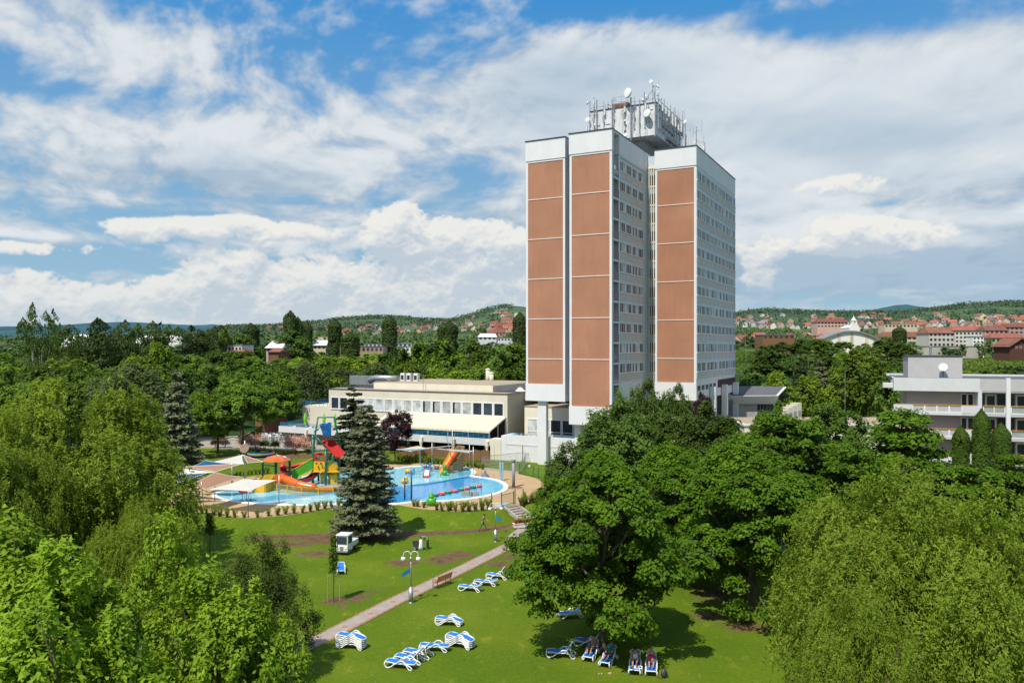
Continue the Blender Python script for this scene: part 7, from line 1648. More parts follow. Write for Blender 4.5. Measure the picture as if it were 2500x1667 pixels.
pt("poplar", "poplar_tree", 709, 760, 330, 5.5, "tallest of the twin poplars on the centre left skyline", var=1); pt("poplar", "poplar_tree", 727, 775, 332, 4.0, "shorter of the twin poplars on the centre left skyline", var=2)
pt("poplar", "poplar_tree", 750, 785, 340, 4.0, "thin poplar right of the twin poplars", var=0); pt("dark_broad", "tree", 715, 808, 320, 17, "dark willow like mass under the twin poplars", var=1)
pt("poplar", "poplar_tree", 817, 780, 340, 5.4, "single poplar midway between the twin poplars and the next one", var=2)
pt("poplar", "poplar_tree", 951, 772, 345, 6.0, "solid dark poplar standing alone before the hill", var=0); pt("poplar", "poplar_tree", 1098, 785, 330, 6.5, "right poplar of the pair above the wood", var=1); pt("poplar", "poplar_tree", 1083, 788, 332, 5, "left poplar of the pair above the wood", var=2)
pt("poplar", "poplar_tree", 1269, 764, 330, 5.5, "tall dark poplar touching the tower's left edge", var=0); pt("poplar", "poplar_tree", 855, 812, 320, 7, "low poplar group left of the solitary dark poplar", var=1)
# belts of park and roadside trees
def belt(Y, u0, u1, du, vt, jit, kinds, wr, label, name, group, skip=None, hole=0.0):
    u = u0
    while u < u1:
        uu = u+rnd.uniform(-.3, .3)*du; YY = Y*rnd.uniform(.94, 1.06)
        if not (skip and skip(uu, YY)) and rnd.random() >= hole:
            v = vt(uu) if callable(vt) else vt
            pt(rnd.choice(kinds), name, uu, v+rnd.uniform(-jit, jit), YY, rnd.uniform(*wr), label, group=group)
        u += du*rnd.uniform(.8, 1.2)
allk = ["dark_broad", "linden_far", "light_far", "light_far", "blossom_far", "linden_far", "birch"]
belt(128, -80, 470, 95, lambda u: 925-.0*u, 16, ["linden", "linden", "birch"], (10, 13), "leafy park tree just behind the huge willow", "park_tree", "park trees behind the willow", skip=lambda u, y: 400 < u < 480)
belt(158, -60, 720, 80, lambda u: 895+10*math.sin(u*.02), 14, ["linden", "blossom_far", "linden_far", "dark_broad"], (11, 14), "tree in the first belt behind the rear lawn", "park_tree", "first tree belt behind the rear lawn")
belt(186, -60, 1290, 72, lambda u: 886+8*math.sin(u*.013+1), 13, allk, (12, 16), "tree in the second belt behind the restaurant", "belt_tree", "second tree belt behind the restaurant")
belt(225, -60, 1290, 60, lambda u: 872+8*math.sin(u*.017+2), 11, allk, (12, 17), "tree in the third belt behind the restaurant", "belt_tree", "third tree belt behind the restaurant")
belt(275, -60, 1290, 54, lambda u: 867+5*math.sin(u*.02), 9, allk, (13, 18), "tree in the fourth belt towards the warehouses", "belt_tree", "fourth tree belt towards the warehouses", skip=lambda u, y: 530 < u < 570 or 620 < u < 670)
belt(330, -60, 1290, 50, lambda u: 861+4*math.sin(u*.03), 8, allk, (13, 19), "tree in the last belt before the warehouses", "belt_tree", "last tree belt before the warehouses", skip=lambda u, y: 530 < u < 680 or 820 < u < 1080, hole=.3)
belt(200, 985, 1290, 36, 838, 12, ["dark_broad", "linden_far"], (11, 15), "tall tree in the dark grove left of the tower", "grove_tree", "dark grove left of the tower")
belt(168, 1000, 1290, 60, 895, 10, ["light_far", "linden_far", "blossom_far"], (7, 10), "lower tree along the road behind the gravel roof", "road_tree", "road trees behind the gravel roof")
belt(420, -60, 1290, 36, 846, 5, ["dist"], (14, 20), "distant tree among the warehouses and fields on the left", "distant_tree", "distant trees on the left")
belt(560, -60, 1290, 30, 838, 4, ["dist"], (14, 22), "far tree on the valley floor on the left", "distant_tree", "valley trees on the left")
# right side
belt(165, 1850, 2100, 62, lambda u: 905, 14, ["dark_broad", "light_far"], (9, 12), "garden tree behind the grey pavilion", "garden_tree", "garden trees behind the pavilion")
pt("dark_broad", "tree", 1862, 850, 235, 13, "big bluish dark tree right of the tower, left one", var=0); pt("dark_broad", "tree", 1900, 862, 238, 13, "big bluish dark tree right of the tower, right one", var=1)
pt("pine", "conifer_tree", 1958, 868, 178, 8, "dark spruce beside the white railings behind the pavilion", var=0); pt("spruce_mid", "spruce_tree", 2003, 872, 180, 8, "blue grey spruce beside the dark one behind the pavilion", var=0)
pt("dark_broad", "tree", 2020, 852, 230, 12, "dark round tree behind the blue grey spruce", var=0); pt("light_far", "bright_tree", 2110, 850, 165, 14, "large bright green tree left of the balcony building", var=0); pt("light_far", "bright_tree", 2075, 880, 168, 9, "smaller bright green tree joined to the large one", var=1)
pt("dark_broad", "tree", 2180, 905, 140, 9, "dark tree in the balcony building's shadowed left side", var=1); pt("linden_far", "tree", 2230, 880, 150, 7, "tree peeping behind the balcony building's left end", var=1)
belt(215, 2340, 2540, 60, 905, 10, ["light_far", "linden_far", "dark_broad"], (8, 11), "scrubby tree behind the balcony building roof", "garden_tree", "scrubby trees behind the balcony building")
belt(300, 1800, 2215, 52, lambda u: 866 if u < 2150 else 880, 8, ["dark_broad", "linden_far", "light_far"], (8, 13), "tree around the vineyard right of the tower", "field_tree", "trees around the vineyard", skip=lambda u, y: 1780 < u < 1875 or 2225 < u < 2330)
belt(400, 1870, 2200, 42, lambda u: 835, 8, ["dark_broad", "linden_far"], (12, 17), "dark tree in the row in front of the white domed hall", "row_tree", "tree row before the white domed hall", skip=lambda u, y: False)
belt(540, 1795, 2130, 36, lambda u: 832 if u < 2000 else 838, 4, ["dist", "dark_broad"], (12, 17), "hazy tree near the domed hall", "row_tree", "hazy trees near the domed hall", skip=lambda u, y: 2005 < u < 2150)
belt(430, 2180, 2540, 40, lambda u: 838+rnd.uniform(-8, 8), 5, ["dist", "linden_far"], (8, 13), "tree by the apartment blocks at the edge of the fields", "row_tree", "trees by the apartment blocks", hole=.25)
pt("poplar", "poplar_tree", 2196, 798, 420, 6.5, "lone dark poplar before the red roofs", var=0); pt("dark_broad", "tree", 2166, 822, 400, 15, "broad grey green tree left of the lone poplar", var=1); pt("dist", "tree", 2225, 835, 400, 12, "olive green tree right of the lone poplar", var=1)
belt(620, 1790, 2540, 30, 820, 5, ["dist"], (10, 16), "small town tree between the roofs on the right", "town_tree", "town trees between the roofs", hole=.1)
belt(560, 2150, 2540, 40, 828, 4, ["dist", "linden_far"], (9, 13), "tree between the apartment blocks and the red roofs", "town_tree", "trees between the apartment blocks", hole=.2)
# ------------------------------------------------------------------ far woods on the hills (beyond counting) as one mass
rng = np.random.default_rng(77)
C = []
for i in range(11000):
    u = rng.uniform(-100, 2700); t = rng.random()**.6; Y = 1150+(RY-1150)*t
    if u > 1250 and u < 1780: continue
    X = (u-CX)/F*Y; nzv = noise.noise(Vector((X*.004, Y*.004, 3)))+.5*noise.noise(Vector((X*.012, Y*.012, 9)))
    if t > .84 or nzv > .2: C.append((X, Y, terrain(X, Y), .5))
    elif nzv > -.35 and rng.random() < .14: C.append((X, Y, terrain(X, Y), .35))
C = np.array(C); k = 11; idx = np.repeat(np.arange(len(C)), k)
P = C[idx][:, :3]+rng.normal(size=(len(idx), 3))*np.array([6, 6, 2.2])+np.array([0, 0, 4.5]); sz = 4.2*(.6+.8*rng.random(len(idx)))
me = leaf_mesh("woods", leaf_arrays(P, rng.normal(size=(len(idx), 3))+np.array([0, -.4, 1.0]), sz, .8, rng), .5*rng.random(len(C))[idx]+.5*rng.random(len(idx)), foliage("distant_woods", (.055,.098,.055), (.082,.130,.066), .1, brand=0))
tag(inst("woods", me), "woods covering the far hills", "woods", kind="stuff")
# mid distance scrub between town and fields
C = []
for i in range(4600):
    u = rng.uniform(1780, 2700) if i % 3 else rng.uniform(-100, 1290); Y = rng.uniform(640, 1250); X = (u-CX)/F*Y
    if noise.noise(Vector((X*.01, Y*.008, 5))) > -.12: C.append((X, Y, terrain(X, Y)))
C = np.array(C); idx = np.repeat(np.arange(len(C)), 9); P = C[idx]+rng.normal(size=(len(idx), 3))*np.array([3.5, 3.5, 1.8])+np.array([0, 0, 3]); sz = 3.4*(.6+.8*rng.random(len(idx)))
me = leaf_mesh("garden_woods", leaf_arrays(P, rng.normal(size=(len(idx), 3))+np.array([0, -.4, 1.0]), sz, .8, rng), .5*rng.random(len(C))[idx]+.5*rng.random(len(idx)), FO["far"])
tag(inst("garden_foliage", me), "garden trees and scrub merging between the town houses", "woods", kind="stuff")
# vineyard rows
vm = foliage("vine_leaves", (.06,.11,.01), (.17,.23,.03), .3, brand=.1)
def vine_rows(u0, u1, Ya, Yb, n, slope, label, group):
    for i in range(n):
        u = u0+(u1-u0)*i/(n-1); xa = (u-CX)/F*Ya; xb = xa+slope*(Yb-Ya); m = 260; rg = np.random.default_rng(i)
        t = rg.random(m); X = xa+(xb-xa)*t; Yv = Ya+(Yb-Ya)*t; Z = np.array([terrain(a, c) for a, c in zip(X, Yv)])
        P = np.stack([X+rg.normal(size=m)*.25, Yv, Z+.3+rg.random(m)*1.2], 1)-np.array([xa, Ya, terrain(xa, Ya)])
        o = empty("vine_row", (xa, Ya, terrain(xa, Ya)), 0, label, "vine row", group)
        inst("foliage", leaf_mesh("vine_foliage", leaf_arrays(P, rg.normal(size=(m, 3))+np.array([0,0,1.0]), np.full(m, .9), .8, rg), rg.random(m), vm), o)
vine_rows(1660, 1900, 330, 500, 16, .35, "long vine row in the bright vineyard right of the tower", "vine rows right of the tower")
vine_rows(2225, 2420, 300, 400, 8, .9, "vine row on the slope behind the balcony building", "vine rows behind the balcony building")
# ------------------------------------------------------------------ houses
def gable(w, d, h, rh, wm, rm, ov=.4):
    b = MB(); b.box(-w/2,w/2,-d/2,d/2,-2,h); b.add([(-w/2,-d/2,h),(w/2,-d/2,h),(w/2,d/2,h),(-w/2,d/2,h),(-w/2,0,h+rh),(w/2,0,h+rh)], [(0,4,3),(1,2,5)])
    for k in range(3): x = -w/2+w*(k+.5)/3; b.box(x-.5,x+.5,-d/2-.04,-d/2,h*.45,h*.8,1)
    b.box(w/2, w/2+.04, -.5, .5, h*.45, h*.8, 1); wall = b.mesh("house_wall", [wm, K["darkin"]])
    b = MB(); o_ = ov; b.add([(-w/2-o_,-d/2-o_,h-.2),(w/2+o_,-d/2-o_,h-.2),(w/2+o_,0,h+rh+.15),(-w/2-o_,0,h+rh+.15),(w/2+o_,d/2+o_,h-.2),(-w/2-o_,d/2+o_,h-.2)], [(0,1,2,3),(3,2,4,5)]); b.add([(-w/2-o_,-d/2-o_,h-.32),(w/2+o_,-d/2-o_,h-.32),(w/2+o_,-d/2-o_,h-.2),(-w/2-o_,-d/2-o_,h-.2)], [(0,1,2,3)])
    b.box(w*.2, w*.2+.7, .2, .9, h, h+rh+.8)
    return wall, b.mesh("house_roof", rm)
HT = [gable(10,8,4.5,3.2,K["hwall"],K["roofred"]), gable(12,9,5,3.4,K["hcream"],K["roofred"]), gable(9,8,6,3,K["hwall"],K["rooforange"]), gable(11,9,5.5,3,K["hpink"],K["roofred"]), gable(10,8,5,2.8,K["hwall"],K["roofgrey"]), gable(14,10,6,3.6,K["hcream"],K["rooforange"])]
NM = ["white walled house with red roof", "cream house with red roof", "tall white house with orange roof", "pinkish house with red roof", "white house with grey roof", "wide cream house with orange roof"]
def house(p, k, s, rz, where, group):
    o = empty("house", p, rz, NM[k]+" "+where, "house", group); inst("wall", HT[k][0], o, scale=(s,s,s)); inst("roof", HT[k][1], o, scale=(s,s,s))
cnt = 0
for i in range(120):      # right hand town and hillside
    u = rnd.uniform(1800, 2520); v = rnd.triangular(768, 812, 800)
    if u < 1850: v = max(v, 778)
    p = hit(u, v, 500); 
    if p.y > 2200: continue
    house(p, rnd.choice([0,0,1,2,3,4,0,5]), rnd.uniform(.9, 1.35), rnd.uniform(-.6, .6)+rnd.choice([0, 1.57]), "on the hillside above the town at the right", "hillside houses at the right")
for i in range(70):       # closer red roofs at right
    u = rnd.uniform(1800, 2520); Y = rnd.uniform(640, 900); X = (u-CX)/F*Y
    house(Vector((X, Y, terrain(X, Y))), rnd.choice([1,2,3,0,5,4,3]), rnd.uniform(.75, 1.1), rnd.uniform(-.5, .5)+rnd.choice([0, 1.57]), "among the town roofs at the right", "town houses at the right")
for i in range(70):       # left hillside
    u = rnd.uniform(640, 1290); v = rnd.triangular(786, 822, 806); 
    if u > 1120: v = rnd.uniform(770, 815)
    p = hit(u, v, 600)
    if p.y > 2200: continue
    house(p, rnd.choice([0,0,1,3,4,2]), rnd.uniform(.8, 1.25), rnd.uniform(-.6, .6)+rnd.choice([0, 1.57]), "on the hillside left of the tower", "hillside houses left of the tower")
for i in range(26):
    u = rnd.uniform(1190, 1290); Y = rnd.uniform(1000, 1500); X = (u-CX)/F*Y
    house(Vector((X, Y, terrain(X, Y))), rnd.choice([1,3,0,3]), rnd.uniform(1.0, 1.4), rnd.uniform(-.5, .5), "in the village close to the tower's left edge", "village houses by the tower's left edge")
# larger town blocks
def block(name, u0, u1, vt, vb, Y, label, wm, rm=None, rh=0, fl=3, cols=5, cat="building", depth=14, curved=False, flat=True):
    xa, xb = (u0-CX)/F*Y, (u1-CX)/F*Y; zb = CH-(vb-HY)/F*Y; zt = CH-(vt-HY)/F*Y; w = xb-xa; h = zt-zb
    o = empty(name, ((xa+xb)/2, Y, zb), 0, label, cat)
    b = MB(); b.box(-w/2, w/2, 0, depth, -8, h)
    if curved:
        b = MB(); vs = []; n = 20
        prof = [(-w/2+w*i/n, h*(.45+.55*math.sin(PI*i/n))) for i in range(n+1)]
        b.add([(x, 0, -8) for x, z in prof]+[(x, 0, z) for x, z in prof], [(i, i+1, n+2+i, n+1+i) for i in range(n)]); b.build("wall", wm, o)
        b = MB(); b.add([(x*1.03, -1, z+.25) for x, z in prof]+[(x*1.03, depth, z+.25) for x, z in prof]+[(x*1.03, -1, z-.5) for x, z in prof], [(i, i+1, n+2+i, n+1+i) for i in range(n)]+[(2*n+2+i, 2*n+3+i, i+1, i) for i in range(n)]); b.build("roof", rm, o)
        for t in (-.22, .02, .3): b = MB(); b.box(w*t-.8, w*t+.8, -.1, 0, 0, h*.82); b.build("pilaster", K["hcream"], o)
        return o
    b.build("wall", wm, o)
    if rh: b = MB(); b.add([(-w/2-.5,-.6,h-.2),(w/2+.5,-.6,h-.2),(w/2+.5-w*.12,depth/2,h+rh),(-w/2-.5+w*.12,depth/2,h+rh),(w/2+.5,depth+.6,h-.2),(-w/2-.5,depth+.6,h-.2)], [(0,1,2,3),(3,2,4,5),(0,3,5),(1,4,2)]); b.build("roof", rm, o)
    else: b = MB(); b.box(-w/2-.2, w/2+.2, -.2, depth+.2, h, h+.3); b.build("roof", rm or K["roofgrey"], o)
    for f in range(fl):
        for c in range(cols):
            x = -w/2+w*(c+.5)/cols; z = h*(f+.35)/fl; b = MB(); b.box(x-w/cols*.28, x+w/cols*.28, -.06, 0, z, z+h/fl*.45); b.build("window", K["darkglass"], o)
    return o
block("sports_hall", 2012, 2142, 808, 842, 420, "white hall with a broad curved roof among the trees", K["tarp_white"], K["roofgrey"], cat="hall", curved=True, depth=12)
block("flat_hall", 1862, 1940, 818, 829, 440, "dark flat roofed hall half hidden in the trees", K["wood"], K["roofgrey"], fl=1, cols=6)
block("apartment_block", 2268, 2330, 812, 848, 440, "white apartment block with red hipped roof and balconies", K["hwall"], K["rooforange"], 3.2, 3, 6)
block("apartment_block", 2332, 2398, 810, 848, 445, "terraced white apartment block with flat roofs", K["hwall"], None, 0, 4, 7)
block("apartment_block", 2375, 2402, 822, 848, 438, "lower white wing in front of the terraced block", K["tarp_white"], None, 0, 3, 3)
block("long_building", 2155, 2262, 822, 842, 500, "long building with bright orange red roof by the lone poplar", K["hcream"], K["rooforange"], 3.2, 2, 9, depth=12)
block("long_building", 2325, 2420, 806, 815, 620, "broad red roof behind the terraced white block", K["hcream"], K["roofred"], 3.5, 1, 8, depth=14)
block("school_building", 1995, 2070, 786, 800, 820, "long pink building with dark red roof below the hill", K["hpink"], K["roofred"], 3.5, 2, 9, depth=16)
block("long_building", 2160, 2240, 792, 801, 800, "pale long low building on the hill foot", K["hcream"], None, 0, 1, 9)
block("large_house", 2405, 2462, 806, 828, 560, "large house with big red orange roof at the far right", K["hpink"], K["rooforange"], 3.6, 2, 5, depth=12)
block("large_house", 2455, 2520, 798, 826, 600, "pink apartment house at the right picture edge", K["hpink"], K["roofred"], 2.8, 3, 6, depth=12)
block("long_building", 2420, 2500, 824, 840, 520, "dark red roofed row at the right edge below the pink house", K["hcream"], K["roofred"], 3, 1, 7, depth=10)
block("garden_wall", 2250, 2400, 846, 850, 425, "long pale wall in front of the apartment blocks", K["hwall"], None, 0, 0, 0, cat="wall", depth=.5)
# wooden chalet
p = W(2492, 852, 330); o = empty("wooden_chalet", (p.x, 330, p.z), .1, "dark wooden chalet with steep orange roof and gable lattice", "chalet"); o.scale = (.8, .8, .8)
b = MB(); b.box(-6,6,0,12,-6,2.2); b.add([(-6,0,2.2),(6,0,2.2),(0,0,5.2)], [(0,1,2)]); b.build("wall", mat("dark_timber", (.10,.04,.025), .9, .2, 1), o)
b = MB(); b.add([(-7.3,-1,1.2),(0,-1,5.6),(0,13,5.6),(-7.3,13,1.2),(7.3,-1,1.2),(7.3,13,1.2)], [(0,1,2,3),(1,4,5,2)]); b.add([(-7.3,-1,.9),(0,-1,5.2),(0,-1,5.6),(-7.3,-1,1.2),(7.3,-1,.9),(7.3,-1,1.2)], [(0,1,2,3),(1,4,5,2)]); b.build("roof", K["rooforange"], o)
for x in (-2.4, 0, 2.4): b = MB(); b.box(x-.8, x+.8, -.06, 0, .2, 1.8); b.build("window", K["pinkglass"], o)
# church tower
p = W(2087, 804, 700); o = empty("church", (p.x, 700, p.z), 0, "white baroque church tower above the curved hall roof", "church")
b = MB(); b.box(-4.5,4.5,2,20,-8,1.5); b.add([(-4.8,1.5,1.5),(4.8,1.5,1.5),(4.8,20.5,1.5),(-4.8,20.5,1.5),(0,3,4),(0,20,4)], [(0,1,4),(1,2,5,4),(2,3,5),(3,0,4,5)]); b.build("nave", K["tarp_white"], o)
b = MB(); b.add([(-4.4,0,-3),(4.4,0,-3),(4.2,0,1.5),(2.4,0,4.6),(-2.4,0,4.6),(-4.2,0,1.5),(-4.4,2,-3),(4.4,2,-3),(4.2,2,1.5),(2.4,2,4.6),(-2.4,2,4.6),(-4.2,2,1.5)], [(0,1,2,3,4,5),(11,10,9,8,7,6),(2,8,9,3),(4,10,11,5),(1,7,8,2),(5,11,6,0)]); b.build("gable_front", K["tarp_white"], o)
b = MB(); b.box(-2.1,2.1,.2,4.4,-3,7.6); b.box(-2.4,2.4,-.1,4.7,4.4,4.9); b.box(-2.4,2.4,-.1,4.7,7.6,8.0); b.build("tower", K["tarp_white"], o)
b = MB(); b.lathe([(2.3,8),(1.9,8.8),(1.1,9.4),(1.0,10.2),(.3,11),(.05,12.6)], (0,2.3,0), 12); b.build("spire", K["tarp_white"], o, smooth=True)
b = MB(); b.box(-.5,.5,.12,.2,5.5,7.0); b.build("belfry_window", K["darkin"], o)
# left side: warehouses, domes, orange buildings
block("warehouse", 375, 452, 826, 842, 520, "white warehouse cluster right of the dark poplar clump", K["tarp_white"], K["roofgrey"], 2, 1, 5, cat="warehouse", depth=30)
block("warehouse", 415, 440, 818, 826, 640, "dark roofed factory building above the white warehouses", K["rwall"], K["felt"], 1.5, 1, 4, cat="warehouse")
for i, (u, v, w) in enumerate(((203,838,9),(175,842,6),(395,838,16))):
    p = W(u, v, 440); o = empty("tennis_dome", (p.x, 440, p.z-1), 0, ["small white air dome on the left skyline", "smallest white dome left of the other small one", "wide white air dome right of the poplar clump"][i], "dome"); b = MB(); b.ball((0,0,0), 1, 20, 0, (w, 8, 6)); b.build("membrane", K["tarp_white"], o, smooth=True)
block("industrial_building", 548, 590, 843, 866, 300, "light grey industrial hall with orange base at the left", K["rfascia"], K["roofgrey"], 0, 1, 5, cat="industrial building"); block("workshop", 552, 588, 858, 868, 296, "orange workshop below the light grey hall", K["rooforange"], K["rooforange"], 1, 1, 3, cat="workshop")
block("workshop", 650, 688, 848, 866, 310, "white gabled building with orange tiled annex", K["hwall"], K["tarp_white"], 2.5, 1, 3, cat="workshop"); block("workshop", 655, 680, 858, 878, 296, "orange annex in front of the white gabled building", K["rooforange"], K["rooforange"], 1, 0, 0, cat="workshop")
block("workshop", 765, 795, 842, 855, 340, "low white roofed building behind the twin poplars", K["hcream"], K["tarp_white"], 2, 1, 3, cat="workshop")
block("shopping_building", 830, 935, 846, 862, 330, "long low white and red retail building", K["hpink"], K["roofgrey"], 0, 1, 10, cat="retail building"); block("shopping_building", 890, 940, 840, 848, 345, "white upper storey over the retail building", K["tarp_white"], None, 0, 1, 5, cat="retail building")
block("shopping_building", 970, 1010, 846, 862, 325, "white retail building right of the solitary poplar", K["tarp_white"], K["metal"], 0, 1, 4, cat="retail building"); block("shopping_building", 962, 1005, 839, 848, 345, "grey roof plant building behind the white retail building", K["rfascia"], K["metal"], 0, 1, 4, cat="retail building")
block("metal_shed", 1132, 1162, 856, 872, 260, "grey metal shed in the dark grove", K["metal"], K["roofgrey"], 0, 0, 0, cat="shed")
block("blue_warehouse", 1168, 1212, 822, 832, 600, "pale blue warehouse with white roof left of the tower", K["rfascia"], K["tarp_white"], 2.5, 1, 4, cat="warehouse"); block("blue_warehouse", 1215, 1262, 825, 834, 590, "long pale blue warehouse beside the tower", K["rfascia"], K["roofgrey"], 0, 1, 6, cat="warehouse")
block("low_shed", 770, 800, 822, 827, 700, "pale greenhouse strip on the left hillside foot", K["hcream"], None, 0, 0, 0, cat="shed")
# floodlight and lamp masts
for u, vt, Y, l in ((1138,820,300,"thin floodlight mast in the grove, left"), (1180,828,290,"thin floodlight mast in the grove, right"), (1155,905,165,"street light behind the gravel roof"), (1973,873,190,"tall street light right of the blue dark trees"), (2063,905,150,"slim lamp post left of the large bright tree"), (1820,822,420,"pale lamp post at the tower's right edge")):
    p = W(u, vt, Y); g0 = terrain(p.x, Y); o = empty("lamp_post", (p.x, Y, g0), 0, l, "lamp post", "distant lamp posts"); b = MB(); b.tube([(0,0,0),(0,0,p.z-g0)], .04, 6); b.bar((-.1,0,p.z-g0),(.6,0,p.z-g0+.1), .07); b.build("pole", K["metal"], o)
# brown cleared vineyard patch on the hill
q = [hit(u, v, 900)+Vector((0,0,3)) for u, v in ((1203,770),(1238,768),(1242,756),(1215,756))]; b = MB(); b.add(q, [(0,1,2,3)]); tag(b.build("hill_vineyard", banded("bare_vineyard", (.22,.17,.12), (.12,.12,.06), 14, .95, .5, 0)), "striped bare vineyard patch high on the hill", "field", kind="structure")
# ------------------------------------------------------------------ cloud field, computed here as numbers over azimuth and elevation
SW, SHH, ELM = 2600, 620, .78
def perlin(x, y, seed):
    rg = np.random.default_rng(seed); g = rg.random((256, 256)).astype(np.float32)*2*np.pi; gx, gy = np.cos(g).ravel(), np.sin(g).ravel()
    xi = np.floor(x).astype(np.int32); yi = np.floor(y).astype(np.int32); xf, yf = x-xi, y-yi
    u = xf*xf*xf*(xf*(xf*6-15)+10); v = yf*yf*yf*(yf*(yf*6-15)+10)
    def d(i, j):
        k = (((yi+j) & 255) << 8)+((xi+i) & 255); return gx[k]*(xf-i)+gy[k]*(yf-j)
    n0 = d(0, 0)*(1-u)+d(1, 0)*u; n1 = d(0, 1)*(1-u)+d(1, 1)*u; return (n0*(1-v)+n1*v)*1.5
def fbm(x, y, oct_, seed, gain=.55, billow=False):
    s = 0; a = 1; t = 0; x = x.astype(np.float32); y = y.astype(np.float32)
    for k in range(oct_):
        n = perlin(x, y, seed+k); s = s+a*((.6-1.7*np.abs(n)) if billow else n); t += a; a *= gain
        x, y = (1.55*x-1.21*y+11.3).astype(np.float32), (1.21*x+1.55*y+5.7).astype(np.float32)
    return s/t
def sstep(x, a, b2): t = np.clip((x-a)/(b2-a), 0, 1); return t*t*(3-2*t)
def sky_field():
    az = ((np.arange(SW, dtype=np.float32)+.5)/SW-.5)*np.pi; el = (np.arange(SHH, dtype=np.float32)+.5)/SHH*ELM
    A, E = np.meshgrid(az, el)
    def dirof(u, v): x = (u-CX)/F; return math.atan(x), math.atan(-(v-HY)/F/math.sqrt(1+x*x))
    def blobs(lst, sharp=2):
        acc = np.zeros_like(A)
        for (u, v, su, sv, amp) in lst:
            a0, e0 = dirof(u, v); r2 = ((A-a0)/(su/F))**2+((E-e0)/(sv/F))**2; acc += amp*np.exp(-r2**(sharp/2))
        return acc
    X = np.sin(A)*np.cos(E); Y = np.cos(A)*np.cos(E); Z = np.sin(E)+.13; hx, hy = X/Z, Y/Z
    wx = fbm(hx*.9, hy*.9, 3, 50)*.7; wy = fbm(hx*.9+7, hy*.9, 3, 60)*.7
    st = .30*hx
    h = fbm(hx*2.0+wx+3, (hy*1.35+st+wy), 8, 1, .62)
    ripple = .55*fbm(hx*4.2+wx*1.5, (hy+st)*3.4+wy*2, 5, 20, .66)+.75*fbm(A*17+2*wx, E*26+wy, 5, 25, .62)
    cov = blobs([(500,15,110,42,-.5),(1010,120,200,55,-.75),(840,185,130,45,-.5),(90,225,300,32,-.45),(30,120,80,40,-.35),(420,235,380,28,-.5),(1180,30,250,35,-.6),(1700,-10,340,50,-1.1),(2060,45,240,34,-.7),(2370,28,230,40,-.85),(1130,385,110,60,-.45),(1200,440,110,30,-.45),(420,525,330,28,-.6),(150,650,230,50,-.8),(900,505,160,20,-.35),(2230,735,420,14,-.4),])
    cov += blobs([(330,110,260,60,.42),(1400,120,230,55,.32),(420,370,720,100,.62),(1150,300,300,120,.62),(1980,210,560,125,.95),(2150,380,480,100,.75),(1500,180,260,100,.62),(1850,460,200,100,.45),(690,60,120,50,.3),(180,580,210,18,.5),(1150,560,160,40,.3),(1750,620,500,90,.45),(2250,610,520,120,.9)])
    rgt = blobs([(2050,260,620,190,1.0)], 3); hd = h*1.7*(1-.45*rgt)+ripple*(1.05-.85*rgt)+cov*.95+.10
    hm = sstep(hd, -.42, .72)**.9*.96; hm = hm*(.35+.65*sstep(E, .015, .11))+.25*(1-sstep(E, 0, .09))
    lite = hd-np.roll(np.roll(hd, -9, axis=0), 4, axis=1)
    shade = np.clip(.24+1.1*fbm(hx*1.3+5, hy*1.6, 4, 33, .55)*(1-.5*rgt)-.35*lite+blobs([(1290,240,180,70,.55),(2250,665,560,55,1.4),(1900,330,260,50,.3),(2250,340,300,45,.35),(600,440,400,40,.2),(2420,250,150,60,.3)]), 0, 1)[..., None]
    hc = np.array([.73,.77,.80])*(1-shade)+np.array([.40,.51,.62])*shade
    hc = hc*(.93+.12*sstep(hd, .2, 1.0)[..., None])
    ax = A*7; ey = E*10.2
    bil = fbm(ax*1.5+1.7, ey*1.4, 6, 90, .70, True); bil2 = fbm(ax*5, ey*5, 4, 120, .6, True); lf = fbm(ax*.75, ey*.75, 3, 150, .5, True)+.1
    B_ = blobs([(975,560,90,62,.8),(1060,565,60,40,.3),(1190,625,190,85,.72),(590,560,230,26,.62),(585,535,60,14,.3),(310,572,75,26,.55),(555,660,90,52,.8),(735,680,120,58,.55),(420,705,110,34,.55),(60,710,110,42,.7),(250,600,40,14,.2),(400,765,460,45,.6),(960,735,420,85,.70),(2130,588,150,34,.85),(2030,545,60,26,.55),(2140,555,110,26,.4),(2050,455,120,30,.40),(1850,640,70,100,.35),(90,607,170,16,.5)], 2.4)
    d = B_-.47+np.clip(B_*2.4, 0, 1)*(1.35*bil+.22*bil2+.50*lf)
    m = sstep(d, -.02, .22)
    dd = np.clip(d-.1, 0, .8); acc = np.zeros_like(dd)
    for k in range(1, 13): acc += np.roll(np.roll(dd, -k*2, axis=0), k, axis=1)*(.88**k)
    loc = d-np.roll(np.roll(d, -3, axis=0), 1, axis=1); loc2 = d-np.roll(np.roll(d, -10, axis=0), 3, axis=1)
    loc3 = d-np.roll(np.roll(d, -26, axis=0), 6, axis=1); li = np.clip(.34+.75*loc+.65*loc2+.40*loc3-.05*acc, 0, 1)[..., None]
    cc = np.array([.53,.61,.69])*(1-li)+np.array([.87,.86,.82])*li
    hzf = sstep(E, .0, .13)[..., None]; cc = cc*(.6+.4*hzf)+np.array([.58,.65,.70])*(.40*(1-hzf))
    t = sstep(E, .02, .42)[..., None]; base = np.array([.36,.56,.68])*(1-t)+np.array([.045,.25,.60])*t
    ml = m[..., None]*.94; al = hm[..., None]
    rgb = hc*al*(1-ml)+cc*ml; a = al*(1-ml)+ml
    return rgb, a[..., 0], base
